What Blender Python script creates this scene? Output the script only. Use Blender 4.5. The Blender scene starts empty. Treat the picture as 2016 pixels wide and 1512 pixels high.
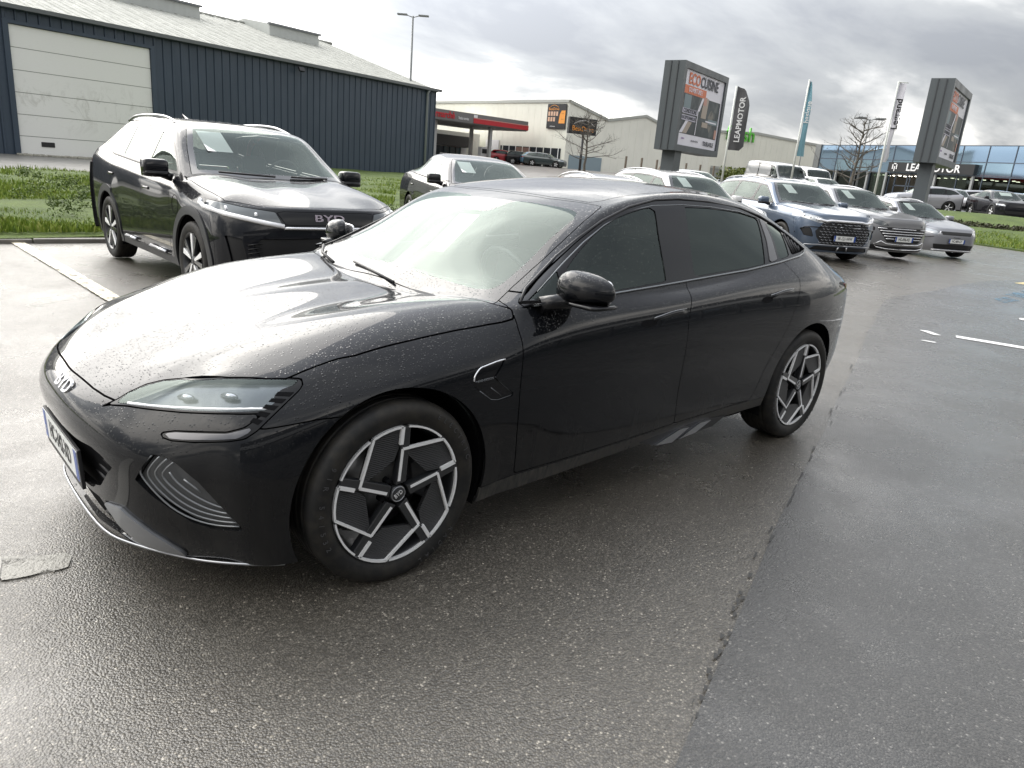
import bpy, bmesh, math, random, re
import numpy as np
from mathutils import Vector, Matrix
rad = math.radians
SC = bpy.context.scene
COL = SC.collection

# ------------------------------------------------------------------ camera
CAM_LOC = (1.33597061, 2.87570158, 1.47709300)
CAM_YAW, CAM_PITCH, CAM_ROLL, CAM_F = -2.32454886, -0.288618953, 0.0858426744, 1430.59996
def camera_axes():
    d = Vector((math.cos(CAM_PITCH) * math.cos(CAM_YAW), math.cos(CAM_PITCH) * math.sin(CAM_YAW), math.sin(CAM_PITCH)))
    r = d.cross(Vector((0, 0, 1))).normalized(); u = r.cross(d)
    r2 = r * math.cos(CAM_ROLL) + u * math.sin(CAM_ROLL); u2 = -r * math.sin(CAM_ROLL) + u * math.cos(CAM_ROLL)
    return r2, u2, d
cam_data = bpy.data.cameras.new('camera')
camera = bpy.data.objects.new('camera', cam_data); COL.objects.link(camera)
_r, _u, _d = camera_axes()
camera.matrix_world = Matrix(((_r.x, _u.x, -_d.x, CAM_LOC[0]), (_r.y, _u.y, -_d.y, CAM_LOC[1]), (_r.z, _u.z, -_d.z, CAM_LOC[2]), (0, 0, 0, 1)))
cam_data.sensor_fit = 'HORIZONTAL'; cam_data.sensor_width = 36.0
cam_data.lens = CAM_F / 2016.0 * 36.0
cam_data.clip_start = 0.05; cam_data.clip_end = 6000
SC.camera = camera
SC.render.resolution_x, SC.render.resolution_y = 1024, 768
SC.view_settings.view_transform = 'Standard'
SC.view_settings.look = 'None'
SC.view_settings.gamma = 1.0
SC.view_settings.use_curve_mapping = False
SC.view_settings.exposure = 0.38
SC.render.engine = 'CYCLES'
SC.cycles.max_bounces = 8; SC.cycles.transparent_max_bounces = 12
SC.cycles.use_denoising = True
SC.cycles.caustics_reflective = False; SC.cycles.caustics_refractive = False
SC.cycles.sample_clamp_indirect = 6.0

# ------------------------------------------------------------------ sky and sun
SUN_AZ, SUN_EL = rad(-88), rad(36)          # azimuth counted from +X towards +Y
SUN_DIR = Vector((math.cos(SUN_EL) * math.cos(SUN_AZ), math.cos(SUN_EL) * math.sin(SUN_AZ), math.sin(SUN_EL)))
def build_world():
    w = bpy.data.worlds.new('World'); SC.world = w; w.use_nodes = True
    nt = w.node_tree; nt.nodes.clear(); N = nt.nodes.new; L = nt.links.new
    out = N('ShaderNodeOutputWorld'); bg = N('ShaderNodeBackground'); bg.inputs['Strength'].default_value = 0.1
    sky = N('ShaderNodeTexSky'); sky.sky_type = 'NISHITA'; sky.sun_disc = False
    sky.sun_elevation = SUN_EL; sky.sun_rotation = rad(90) - SUN_AZ; sky.air_density = 1.0; sky.dust_density = 2.0
    tc = N('ShaderNodeTexCoord')
    nrm = N('ShaderNodeVectorMath'); nrm.operation = 'NORMALIZE'; L(tc.outputs['Generated'], nrm.inputs[0])
    sep = N('ShaderNodeSeparateXYZ'); L(nrm.outputs[0], sep.inputs[0])
    def M(op, a, b=None, clamp=False):
        m = N('ShaderNodeMath'); m.operation = op; m.use_clamp = clamp
        for k, v in enumerate((a, b)):
            if v is None: continue
            if isinstance(v, (int, float)): m.inputs[k].default_value = v
            else: L(v, m.inputs[k])
        return m.outputs[0]
    z = M('ADD', M('MAXIMUM', sep.outputs['Z'], 0.0), 0.22)
    px, py = M('DIVIDE', sep.outputs['X'], z), M('DIVIDE', sep.outputs['Y'], z)
    cb = N('ShaderNodeCombineXYZ'); L(px, cb.inputs[0]); L(py, cb.inputs[1])
    mp = N('ShaderNodeMapping'); L(cb.outputs[0], mp.inputs['Vector'])
    mp.inputs['Rotation'].default_value = (0, 0, SKY_ROT); mp.inputs['Scale'].default_value = (0.62, 1.0, 1.0)
    mp.inputs['Location'].default_value = SKY_OFF
    def noise(scale, det, rough, dist=0.0, vec=None):
        n = N('ShaderNodeTexNoise'); n.inputs['Scale'].default_value = scale; n.inputs['Detail'].default_value = det
        n.inputs['Roughness'].default_value = rough; n.inputs['Distortion'].default_value = dist
        L(vec or mp.outputs[0], n.inputs['Vector']); return n.outputs['Fac']
    big = noise(0.62, 6.0, 0.52, 0.35); small = noise(2.3, 6.0, 0.6, 0.3)
    f = M('ADD', M('MULTIPLY', big, 0.76), M('MULTIPLY', small, 0.24))
    def ramp(fac, stops):
        r = N('ShaderNodeValToRGB'); L(fac, r.inputs[0]); e = r.color_ramp.elements
        e[0].position, e[0].color = stops[0][0], (*stops[0][1], 1); e[1].position, e[1].color = stops[-1][0], (*stops[-1][1], 1)
        for p, c in stops[1:-1]:
            q = e.new(p); q.color = (*c, 1)
        return r.outputs[0]
    cloud = ramp(f, SKY_STOPS)
    # brighter where the thin cloud lets the sun through
    dt = N('ShaderNodeVectorMath'); dt.operation = 'DOT_PRODUCT'; L(nrm.outputs[0], dt.inputs[0]); dt.inputs[1].default_value = SUN_DIR
    g = M('POWER', M('MAXIMUM', M('ADD', M('MULTIPLY', dt.outputs['Value'], 0.5), 0.5), 0.0), SKY_GLOW[1])
    gain = M('MULTIPLY', M('ADD', M('MULTIPLY', g, SKY_GLOW[0]), SKY_GLOW[2]), M('ADD', 1.0, M('MULTIPLY', M('MAXIMUM', sep.outputs['Z'], 0.0), 3.2)))
    sc = N('ShaderNodeVectorMath'); sc.operation = 'SCALE'; L(cloud, sc.inputs[0]); L(gain, sc.inputs['Scale'])
    mx = N('ShaderNodeMix'); mx.data_type = 'RGBA'; mx.inputs['Factor'].default_value = 0.93
    L(sky.outputs[0], mx.inputs['A']); L(sc.outputs[0], mx.inputs['B'])
    L(mx.outputs['Result'], bg.inputs['Color']); L(bg.outputs[0], out.inputs['Surface'])
SKY_ROT = rad(50); SKY_OFF = (7.0, 4.0, 0.0)
SKY_STOPS = [(0.40, (2.3, 2.4, 2.6)), (0.47, (3.2, 3.3, 3.4)), (0.52, (5.4, 5.4, 5.35)), (0.575, (11.0, 10.6, 10.0))]
SKY_GLOW = (1.9, 5.0, 0.78)
build_world()
sun_data = bpy.data.lights.new('sun', 'SUN'); sun_data.energy = 1.5; sun_data.angle = rad(56); sun_data.color = (1.0, 0.93, 0.84)
sun = bpy.data.objects.new('sun', sun_data); COL.objects.link(sun)
sun.rotation_euler = (-SUN_DIR).to_track_quat('-Z', 'Y').to_euler()

# ------------------------------------------------------------------ object helpers
def props(o, label=None, cat=None, group=None, kind=None):
    if label: o['label'] = label
    if cat: o['category'] = cat
    if group: o['group'] = group
    if kind: o['kind'] = kind
    return o
def thing(name, label, cat, loc=(0, 0, 0), rz=0.0, group=None):
    o = bpy.data.objects.new(name, None); COL.objects.link(o)
    o.empty_display_size = 0.2
    o.location = loc; o.rotation_euler = (0, 0, rz)
    return props(o, label, cat, group)
class MB:
    """collects geometry for one mesh object"""
    def __init__(s): s.v = []; s.f = []; s.sm = []
    def add(s, vs, fs, smooth=False):
        n = len(s.v); s.v += [tuple(p) for p in vs]; s.f += [tuple(i + n for i in f) for f in fs]; s.sm += [smooth] * len(fs); return s
    def box(s, c, d, rz=0.0, mat=None):
        x, y, z = d[0] / 2, d[1] / 2, d[2] / 2; ca, sa = math.cos(rz), math.sin(rz); P = []
        for sx, sy, sz in ((-1,-1,-1),(1,-1,-1),(1,1,-1),(-1,1,-1),(-1,-1,1),(1,-1,1),(1,1,1),(-1,1,1)):
            p = (sx * x, sy * y, sz * z)
            if mat is not None: q = mat @ Vector(p); P.append((c[0] + q.x, c[1] + q.y, c[2] + q.z))
            else: P.append((c[0] + p[0] * ca - p[1] * sa, c[1] + p[0] * sa + p[1] * ca, c[2] + p[2]))
        return s.add(P, [(0,3,2,1),(4,5,6,7),(0,1,5,4),(1,2,6,5),(2,3,7,6),(3,0,4,7)])
    def bbox(s, a, b): return s.box([(a[i] + b[i]) / 2 for i in range(3)], [abs(b[i] - a[i]) for i in range(3)])
    def tube(s, pts, r, n=8, cap=True, closed=False):
        pts = [Vector(p) for p in pts]; m = len(pts); rs = r if isinstance(r, (list, tuple)) else [r] * m
        base = len(s.v); up = None
        for i, p in enumerate(pts):
            a = pts[(i - 1) % m] if (i or closed) else p; b = pts[(i + 1) % m] if (i < m - 1 or closed) else p
            t = (b - a).normalized()
            if up is None: up = Vector((0, 0, 1)) if abs(t.z) < 0.9 else Vector((1, 0, 0))
            e1 = (up - t * up.dot(t)).normalized(); e2 = t.cross(e1); up = e1
            for k in range(n):
                an = 2 * math.pi * k / n; s.v.append(tuple(p + (e1 * math.cos(an) + e2 * math.sin(an)) * rs[i]))
        for i in range(m if closed else m - 1):
            j = (i + 1) % m
            for k in range(n):
                s.f.append((base + i * n + k, base + i * n + (k + 1) % n, base + j * n + (k + 1) % n, base + j * n + k)); s.sm.append(True)
        if cap and not closed:
            s.f.append(tuple(base + k for k in reversed(range(n)))); s.sm.append(False)
            s.f.append(tuple(base + (m - 1) * n + k for k in range(n))); s.sm.append(False)
        return s
    def lathe(s, prof, c=(0, 0, 0), axis='y', n=32, smooth=True, closed=False):
        """prof = [(radius, along)], revolved about axis"""
        base = len(s.v); m = len(prof)
        for (r, h) in prof:
            for k in range(n):
                a = 2 * math.pi * k / n; p, q = r * math.cos(a), r * math.sin(a)
                if axis == 'y': s.v.append((c[0] + p, c[1] + h, c[2] + q))
                elif axis == 'x': s.v.append((c[0] + h, c[1] + p, c[2] + q))
                else: s.v.append((c[0] + p, c[1] + q, c[2] + h))
        for i in range(m if closed else m - 1):
            j = (i + 1) % m
            for k in range(n):
                q = (base + i * n + k, base + i * n + (k + 1) % n, base + j * n + (k + 1) % n, base + j * n + k)
                s.f.append(q if axis != 'y' else q[::-1]); s.sm.append(smooth)
        return s
    def prism(s, poly, h0, h1, frame=None):
        """poly 2D extruded; frame = (origin, ex, ey, ez)"""
        o, ex, ey, ez = [Vector(q) for q in (frame or ((0,0,0),(1,0,0),(0,1,0),(0,0,1)))]
        n = len(poly); base = len(s.v)
        for h in (h0, h1):
            for (a, b) in poly: s.v.append(tuple(o + ex * a + ey * b + ez * h))
        s.f.append(tuple(base + k for k in reversed(range(n)))); s.f.append(tuple(base + n + k for k in range(n))); s.sm += [False, False]
        for k in range(n):
            j = (k + 1) % n; s.f.append((base + k, base + j, base + n + j, base + n + k)); s.sm.append(False)
        return s
    def obj(s, name, mat, parent=None, bevel=0.0, fix=True):
        me = bpy.data.meshes.new(name); me.from_pydata(s.v, [], s.f)
        me.polygons.foreach_set('use_smooth', s.sm)
        if fix:
            bm = bmesh.new(); bm.from_mesh(me); bmesh.ops.recalc_face_normals(bm, faces=bm.faces)
            if bevel: bmesh.ops.bevel(bm, geom=[e for e in bm.edges if len(e.link_faces) == 2 and e.calc_face_angle(0) > 0.6], offset=bevel, segments=2, affect='EDGES', profile=0.5)
            bm.to_mesh(me); bm.free()
        if mat: me.materials.append(mat)
        o = bpy.data.objects.new(name, me); COL.objects.link(o)
        if parent: o.parent = parent
        return o
def copy_tree(o, parent=None):
    c = o.copy(); COL.objects.link(c); c.parent = parent
    for ch in o.children: copy_tree(ch, c)
    return c
def text_mesh(body, size, mat, parent, frame, name='lettering', align='CENTER', depth=0.004, squeeze=1.0, bold=0.0):
    """flat lettering standing on a plane; frame=(origin, ex, ey) in the parent's space"""
    cu = bpy.data.curves.new(name, 'FONT'); cu.body = body; cu.size = size; cu.align_x = align; cu.align_y = 'CENTER'
    cu.extrude = depth / 2; cu.offset = bold; cu.resolution_u = 3
    to = bpy.data.objects.new('tmp', cu); COL.objects.link(to)
    me = bpy.data.meshes.new_from_object(to.evaluated_get(bpy.context.evaluated_depsgraph_get()))
    bpy.data.objects.remove(to); bpy.data.curves.remove(cu)
    o, ex, ey = [Vector(q) for q in frame]; ex = ex.normalized(); ey = ey.normalized(); ez = ex.cross(ey)
    M = Matrix(((ex.x * squeeze, ey.x, ez.x, o.x), (ex.y * squeeze, ey.y, ez.y, o.y), (ex.z * squeeze, ey.z, ez.z, o.z), (0, 0, 0, 1)))
    me.transform(M); me.materials.clear(); me.materials.append(mat)
    ob = bpy.data.objects.new(name, me); COL.objects.link(ob); ob.parent = parent
    return ob

# ------------------------------------------------------------------ materials
MATS = {}
def mat(name, col=(0.5, 0.5, 0.5), rough=0.5, metal=0.0, coat=0.0, spec=0.5, emit=None, es=1.0, ior=None):
    if name in MATS: return MATS[name]
    m = bpy.data.materials.new(name); m.use_nodes = True; b = m.node_tree.nodes['Principled BSDF']
    b.inputs['Base Color'].default_value = (*col, 1); b.inputs['Roughness'].default_value = rough
    b.inputs['Metallic'].default_value = metal; b.inputs['Coat Weight'].default_value = coat
    b.inputs['Coat Roughness'].default_value = 0.03; b.inputs['Specular IOR Level'].default_value = spec
    if emit: b.inputs['Emission Color'].default_value = (*emit, 1); b.inputs['Emission Strength'].default_value = es
    MATS[name] = m; return m
class NG:
    """short node-writing helper"""
    def __init__(s, m): s.m = m; s.t = m.node_tree; s.b = s.t.nodes['Principled BSDF']
    def n(s, typ, **kw):
        o = s.t.nodes.new(typ)
        for k, v in kw.items():
            if k.startswith('i_'): s.put(o.inputs[k[2:].replace('_', ' ')], v)
            else: setattr(o, k, v)
        return o
    def put(s, sock, v):
        if isinstance(v, bpy.types.NodeSocket): s.t.links.new(v, sock)
        else: sock.default_value = v
    def math(s, op, a, b=0.0, clamp=False):
        o = s.t.nodes.new('ShaderNodeMath'); o.operation = op; o.use_clamp = clamp; s.put(o.inputs[0], a); s.put(o.inputs[1], b); return o.outputs[0]
    def coord(s, kind='Object', scale=None, rot=None, loc=None):
        c = s.t.nodes.new('ShaderNodeTexCoord').outputs[kind] if kind != 'Position' else s.t.nodes.new('ShaderNodeNewGeometry').outputs['Position']
        if scale or rot or loc:
            mp = s.t.nodes.new('ShaderNodeMapping'); s.put(mp.inputs['Vector'], c)
            if scale: mp.inputs['Scale'].default_value = scale
            if rot: mp.inputs['Rotation'].default_value = rot
            if loc: mp.inputs['Location'].default_value = loc
            c = mp.outputs[0]
        return c
    def noise(s, vec, scale, detail=4.0, rough=0.5, dist=0.0, out='Fac'):
        o = s.t.nodes.new('ShaderNodeTexNoise'); s.put(o.inputs['Vector'], vec); o.inputs['Scale'].default_value = scale
        o.inputs['Detail'].default_value = detail; o.inputs['Roughness'].default_value = rough; o.inputs['Distortion'].default_value = dist
        return o.outputs[out]
    def vor(s, vec, scale, feature='F1', out='Distance', rnd=1.0):
        o = s.t.nodes.new('ShaderNodeTexVoronoi'); o.feature = feature; s.put(o.inputs['Vector'], vec); o.inputs['Scale'].default_value = scale
        o.inputs['Randomness'].default_value = rnd; return o.outputs[out]
    def ramp(s, fac, stops, interp='LINEAR'):
        r = s.t.nodes.new('ShaderNodeValToRGB'); s.put(r.inputs[0], fac); r.color_ramp.interpolation = interp; e = r.color_ramp.elements
        c4 = lambda c: (c, c, c, 1) if isinstance(c, (int, float)) else (*c, 1)
        e[0].position = stops[0][0]; e[0].color = c4(stops[0][1]); e[1].position = stops[-1][0]; e[1].color = c4(stops[-1][1])
        for p, c in stops[1:-1]: q = e.new(p); q.color = c4(c)
        return r.outputs[0]
    def mix(s, fac, a, b, blend='MIX'):
        o = s.t.nodes.new('ShaderNodeMix'); o.data_type = 'RGBA'; o.blend_type = blend; s.put(o.inputs['Factor'], fac)
        c4 = lambda c: c if isinstance(c, bpy.types.NodeSocket) else (*c, 1) if len(c) == 3 else c
        s.put(o.inputs['A'], c4(a)); s.put(o.inputs['B'], c4(b)); return o.outputs['Result']
    def maprange(s, v, a, b, c=0.0, d=1.0, smooth=False):
        o = s.t.nodes.new('ShaderNodeMapRange'); s.put(o.inputs['Value'], v)
        if smooth: o.interpolation_type = 'SMOOTHSTEP'
        for k, x in (('From Min', a), ('From Max', b), ('To Min', c), ('To Max', d)): s.put(o.inputs[k], x)
        return o.outputs[0]
    def bump(s, h, strength=0.5, dist=0.01, normal=None):
        o = s.t.nodes.new('ShaderNodeBump'); s.put(o.inputs['Height'], h); o.inputs['Strength'].default_value = strength; o.inputs['Distance'].default_value = dist
        if normal is not None: s.put(o.inputs['Normal'], normal)
        return o.outputs[0]
    def set(s, **kw):
        for k, v in kw.items():
            sock = s.b.inputs[k.replace('_', ' ')]
            if not isinstance(v, bpy.types.NodeSocket) and isinstance(v, tuple) and len(v) == 3: v = (*v, 1)
            s.put(sock, v)
def droplets(g, scale, size=0.33, keep=0.45):
    """round rain beads on upward surfaces: returns a height and a coverage mask"""
    co = g.coord('Position')
    jit = g.noise(co, scale * 0.9, 2.0, 0.5, out='Color')
    v = g.n('ShaderNodeVectorMath', operation='SCALE'); g.put(v.inputs[0], jit); v.inputs['Scale'].default_value = 0.35 / scale
    a = g.n('ShaderNodeVectorMath', operation='ADD'); g.put(a.inputs[0], co); g.put(a.inputs[1], v.outputs[0])
    vo = g.n('ShaderNodeTexVoronoi'); g.put(vo.inputs['Vector'], a.outputs[0]); vo.inputs['Scale'].default_value = scale
    sep = g.n('ShaderNodeSeparateColor'); g.put(sep.inputs[0], vo.outputs['Color'])
    on = g.math('LESS_THAN', sep.outputs[0], keep)
    rad_ = g.math('ADD', g.math('MULTIPLY', sep.outputs[1], size * 0.7), size * 0.45)
    h = g.math('SUBTRACT', 1.0, g.math('DIVIDE', vo.outputs['Distance'], rad_), clamp=True)
    h = g.math('POWER', h, 0.6)
    return g.math('MULTIPLY', h, on)
def paint(name, col, metal=0.0, rough=0.35, drops=0.0, dirt=0.0, flake=0.0, dscale=95.0):
    if name in MATS: return MATS[name]
    m = mat(name, col, rough, metal, coat=1.0, spec=0.5 if metal else (0.04 if max(col) < .05 else .3)); g = NG(m)
    g.b.inputs['Coat Roughness'].default_value = 0.03; g.b.inputs['Coat IOR'].default_value = 1.42 if max(col) < .03 else 1.5
    if drops:
        nz = g.n('ShaderNodeSeparateXYZ'); g.put(nz.inputs[0], g.n('ShaderNodeNewGeometry').outputs['Normal'])
        up = g.maprange(nz.outputs['Z'], 0.15, 0.65)
        wet = g.noise(g.coord('Position'), 2.3, 3.0, 0.6)
        upw = g.math('MULTIPLY', up, g.maprange(wet, 0.3, 0.6, 0.45, 1.0))
        h1 = droplets(g, dscale, 0.36, 0.46); h2 = droplets(g, dscale * 2.1, 0.30, 0.30)
        h = g.math('ADD', h1, g.math('MULTIPLY', h2, 0.5))
        h = g.math('MULTIPLY', h, g.math('ADD', g.math('MULTIPLY', upw, 0.97), 0.012))
        nb = g.bump(h, drops, 0.0055); g.set(Coat_Normal=nb, Normal=nb)
    if dirt:
        # road film and dried runs on the lower doors
        co = g.coord('Position'); sp = g.n('ShaderNodeSeparateXYZ'); g.put(sp.inputs[0], co)
        low = g.maprange(sp.outputs['Z'], 0.62, 0.22)
        run = g.noise(g.coord('Position', scale=(9.0, 9.0, 0.7)), 1.6, 5.0, 0.65)
        d = g.math('MULTIPLY', g.math('MULTIPLY', low, g.maprange(run, 0.35, 0.75)), dirt, clamp=True)
        g.set(Base_Color=g.mix(d, col, (0.09, 0.085, 0.075)), Coat_Weight=g.math('SUBTRACT', 1.0, g.math('MULTIPLY', d, 0.8)))
    return m
def glass(name, tint=(0.55, 0.62, 0.58), trans=0.6, rough=0.02, drops=0.0, ior=1.45):
    """car / shop glazing: a thin sheet, part mirror, part see-through"""
    if name in MATS: return MATS[name]
    m = bpy.data.materials.new(name); m.use_nodes = True; t = m.node_tree; t.nodes.clear()
    out = t.nodes.new('ShaderNodeOutputMaterial'); mx = t.nodes.new('ShaderNodeMixShader'); tr = t.nodes.new('ShaderNodeBsdfTransparent')
    gl = t.nodes.new('ShaderNodeBsdfGlossy'); fr = t.nodes.new('ShaderNodeFresnel'); fr.inputs['IOR'].default_value = ior
    gl.inputs['Roughness'].default_value = rough; gl.inputs['Color'].default_value = (0.84, 0.95, 0.90, 1)
    tr.inputs['Color'].default_value = (*[c * trans for c in tint], 1)
    ma = t.nodes.new('ShaderNodeMath'); ma.operation = 'MULTIPLY_ADD'; ma.inputs[1].default_value = 1.0; ma.inputs[2].default_value = 0.03; ma.use_clamp = True
    t.links.new(fr.outputs[0], ma.inputs[0]); t.links.new(ma.outputs[0], mx.inputs[0]); t.links.new(tr.outputs[0], mx.inputs[1]); t.links.new(gl.outputs[0], mx.inputs[2])
    t.links.new(mx.outputs[0], out.inputs['Surface'])
    if drops:
        g = NG.__new__(NG); g.m = m; g.t = t
        h = droplets(g, 110.0, 0.30, 0.35); nb = g.bump(h, drops, 0.003)
        t.links.new(nb, gl.inputs['Normal']); t.links.new(nb, fr.inputs['Normal'])
    MATS[name] = m; return m

# ------------------------------------------------------------------ car body machinery
# A car body is one smooth surface: stations round the waist (nose centre -> side -> tail centre) by six rows
# (sill ... shoulder), a bonnet grid, and a cabin grid. It is subdivided, then cut into its panels.
NR = 6
def cage_mesh(sp):
    """sp: band[20][6], hood[5][3], cab[8][3], rail[6]; all (x,y,z) on the left half. Returns verts, quads, creases."""
    V = []; F = []; CR = []
    def av(p): V.append(tuple(p)); return len(V) - 1
    B = [[av(p) for p in st] for st in sp['band']]           # 20 stations
    ns = len(B)
    for i in range(ns - 1):
        for j in range(NR - 1): F.append((B[i][j], B[i + 1][j], B[i + 1][j + 1], B[i][j + 1]))
    H = [[B[k][5] for k in range(4)]] + [[av(p) for p in row] + [B[4 + i][5]] for i, row in enumerate(sp['hood'])]
    for i in range(5):
        for k in range(3): F.append((H[i][k], H[i][k + 1], H[i + 1][k + 1], H[i + 1][k]))
    A = [av(p) for p in sp['rail']]                            # A1..A6
    W = [H[5]]
    for i, row in enumerate(sp['cab']):
        ids = [av(p) for p in row]
        W.append(ids + [A[i] if i < 6 else B[14][5] if i == 6 else B[15][5]])
    W.append([B[19][5], B[18][5], B[17][5], B[16][5]])
    for i in range(len(W) - 1):
        for k in range(3): F.append((W[i][k], W[i][k + 1], W[i + 1][k + 1], W[i + 1][k]))
    # side glass
    F.append((B[8][5], B[9][5], A[0]))
    for k in range(5): F.append((B[9 + k][5], B[10 + k][5], A[k + 1], A[k]))
    cr = sp.get('crease', {})
    def C(a, b, w): CR.append((a, b, w))
    for k in range(8, 14): C(B[k][5], B[k + 1][5], cr.get('belt', 0.7))
    C(B[8][5], A[0], cr.get('pillar', 0.35))
    for k in range(5): C(A[k], A[k + 1], cr.get('rail', 0.35))
    C(A[5], B[14][5], cr.get('rail', 0.35))
    for k in range(3): C(H[5][k], H[5][k + 1], cr.get('cowl', 0.9))
    for k in range(3): C(W[2][k], W[2][k + 1], cr.get('header', 0.15))
    for k in range(ns - 1): C(B[k][5], B[k + 1][5], cr.get('edge', 0.25)) if not 8 <= k < 14 else None
    for k in range(15, ns - 1): C(B[k][5], B[k + 1][5], cr.get('tail', 0.5))
    for k in range(3, 16):
        w = cr.get('shoulder', 0.2); C(B[k][4], B[k + 1][4], w)
    for (i, j, w) in cr.get('extra', []): C(B[i][j], B[i + 1][j], w)
    return V, F, CR
def mirror_cage(V, F, CR):
    n = len(V); m = {}; V2 = list(V)
    for i, p in enumerate(V):
        if abs(p[1]) < 1e-6: m[i] = i
        else: m[i] = len(V2); V2.append((p[0], -p[1], p[2]))
    F2 = list(F) + [tuple(m[i] for i in reversed(f)) for f in F]
    C2 = list(CR) + [(m[a], m[b], w) for a, b, w in CR if (m[a], m[b]) != (a, b)]
    return V2, F2, C2
def subdivide(V, F, CR, level, fit=6):
    me = bpy.data.meshes.new('t'); me.from_pydata(V, [], F); me.update()
    at = me.attributes.new('crease_edge', 'FLOAT', 'EDGE'); ek = {tuple(sorted(e.vertices)): e.index for e in me.edges}
    for a, b, w in CR:
        k = ek.get((min(a, b), max(a, b)))
        if k is not None: at.data[k].value = max(at.data[k].value, w)
    ob = bpy.data.objects.new('t', me); COL.objects.link(ob)
    md = ob.modifiers.new('s', 'SUBSURF'); md.use_limit_surface = True; md.quality = 3; md.use_creases = True; md.boundary_smooth = 'ALL'
    T = np.array(V); n = len(V); cage = T.copy()
    md.levels = md.render_levels = 1
    def ev():
        bpy.context.view_layer.update()
        e = ob.evaluated_get(bpy.context.evaluated_depsgraph_get()); return e.data
    for _ in range(fit):
        d = ev(); P = np.empty(len(d.vertices) * 3); d.vertices.foreach_get('co', P); P = P.reshape(-1, 3)[:n]
        cage += (T - P) * 0.8; cage[np.abs(T[:, 1]) < 1e-6, 1] = 0.0
        me.vertices.foreach_set('co', cage.ravel()); me.update()
    md.levels = md.render_levels = level
    d = ev(); nv = len(d.vertices)
    P = np.empty(nv * 3); d.vertices.foreach_get('co', P); P = P.reshape(-1, 3)
    Nn = np.empty(nv * 3); d.vertex_normals.foreach_get('vector', Nn); Nn = Nn.reshape(-1, 3)
    Q = np.empty(len(d.polygons) * 4, dtype=np.int64); d.polygons.foreach_get('vertices', Q) if len(d.loops) == len(d.polygons) * 4 else None
    faces = Q.reshape(-1, 4)
    bpy.data.objects.remove(ob); bpy.data.meshes.remove(me)
    P[np.abs(P[:, 1]) < 1e-5, 1] = 0.0
    return Sheet(P, Nn, faces)
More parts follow.
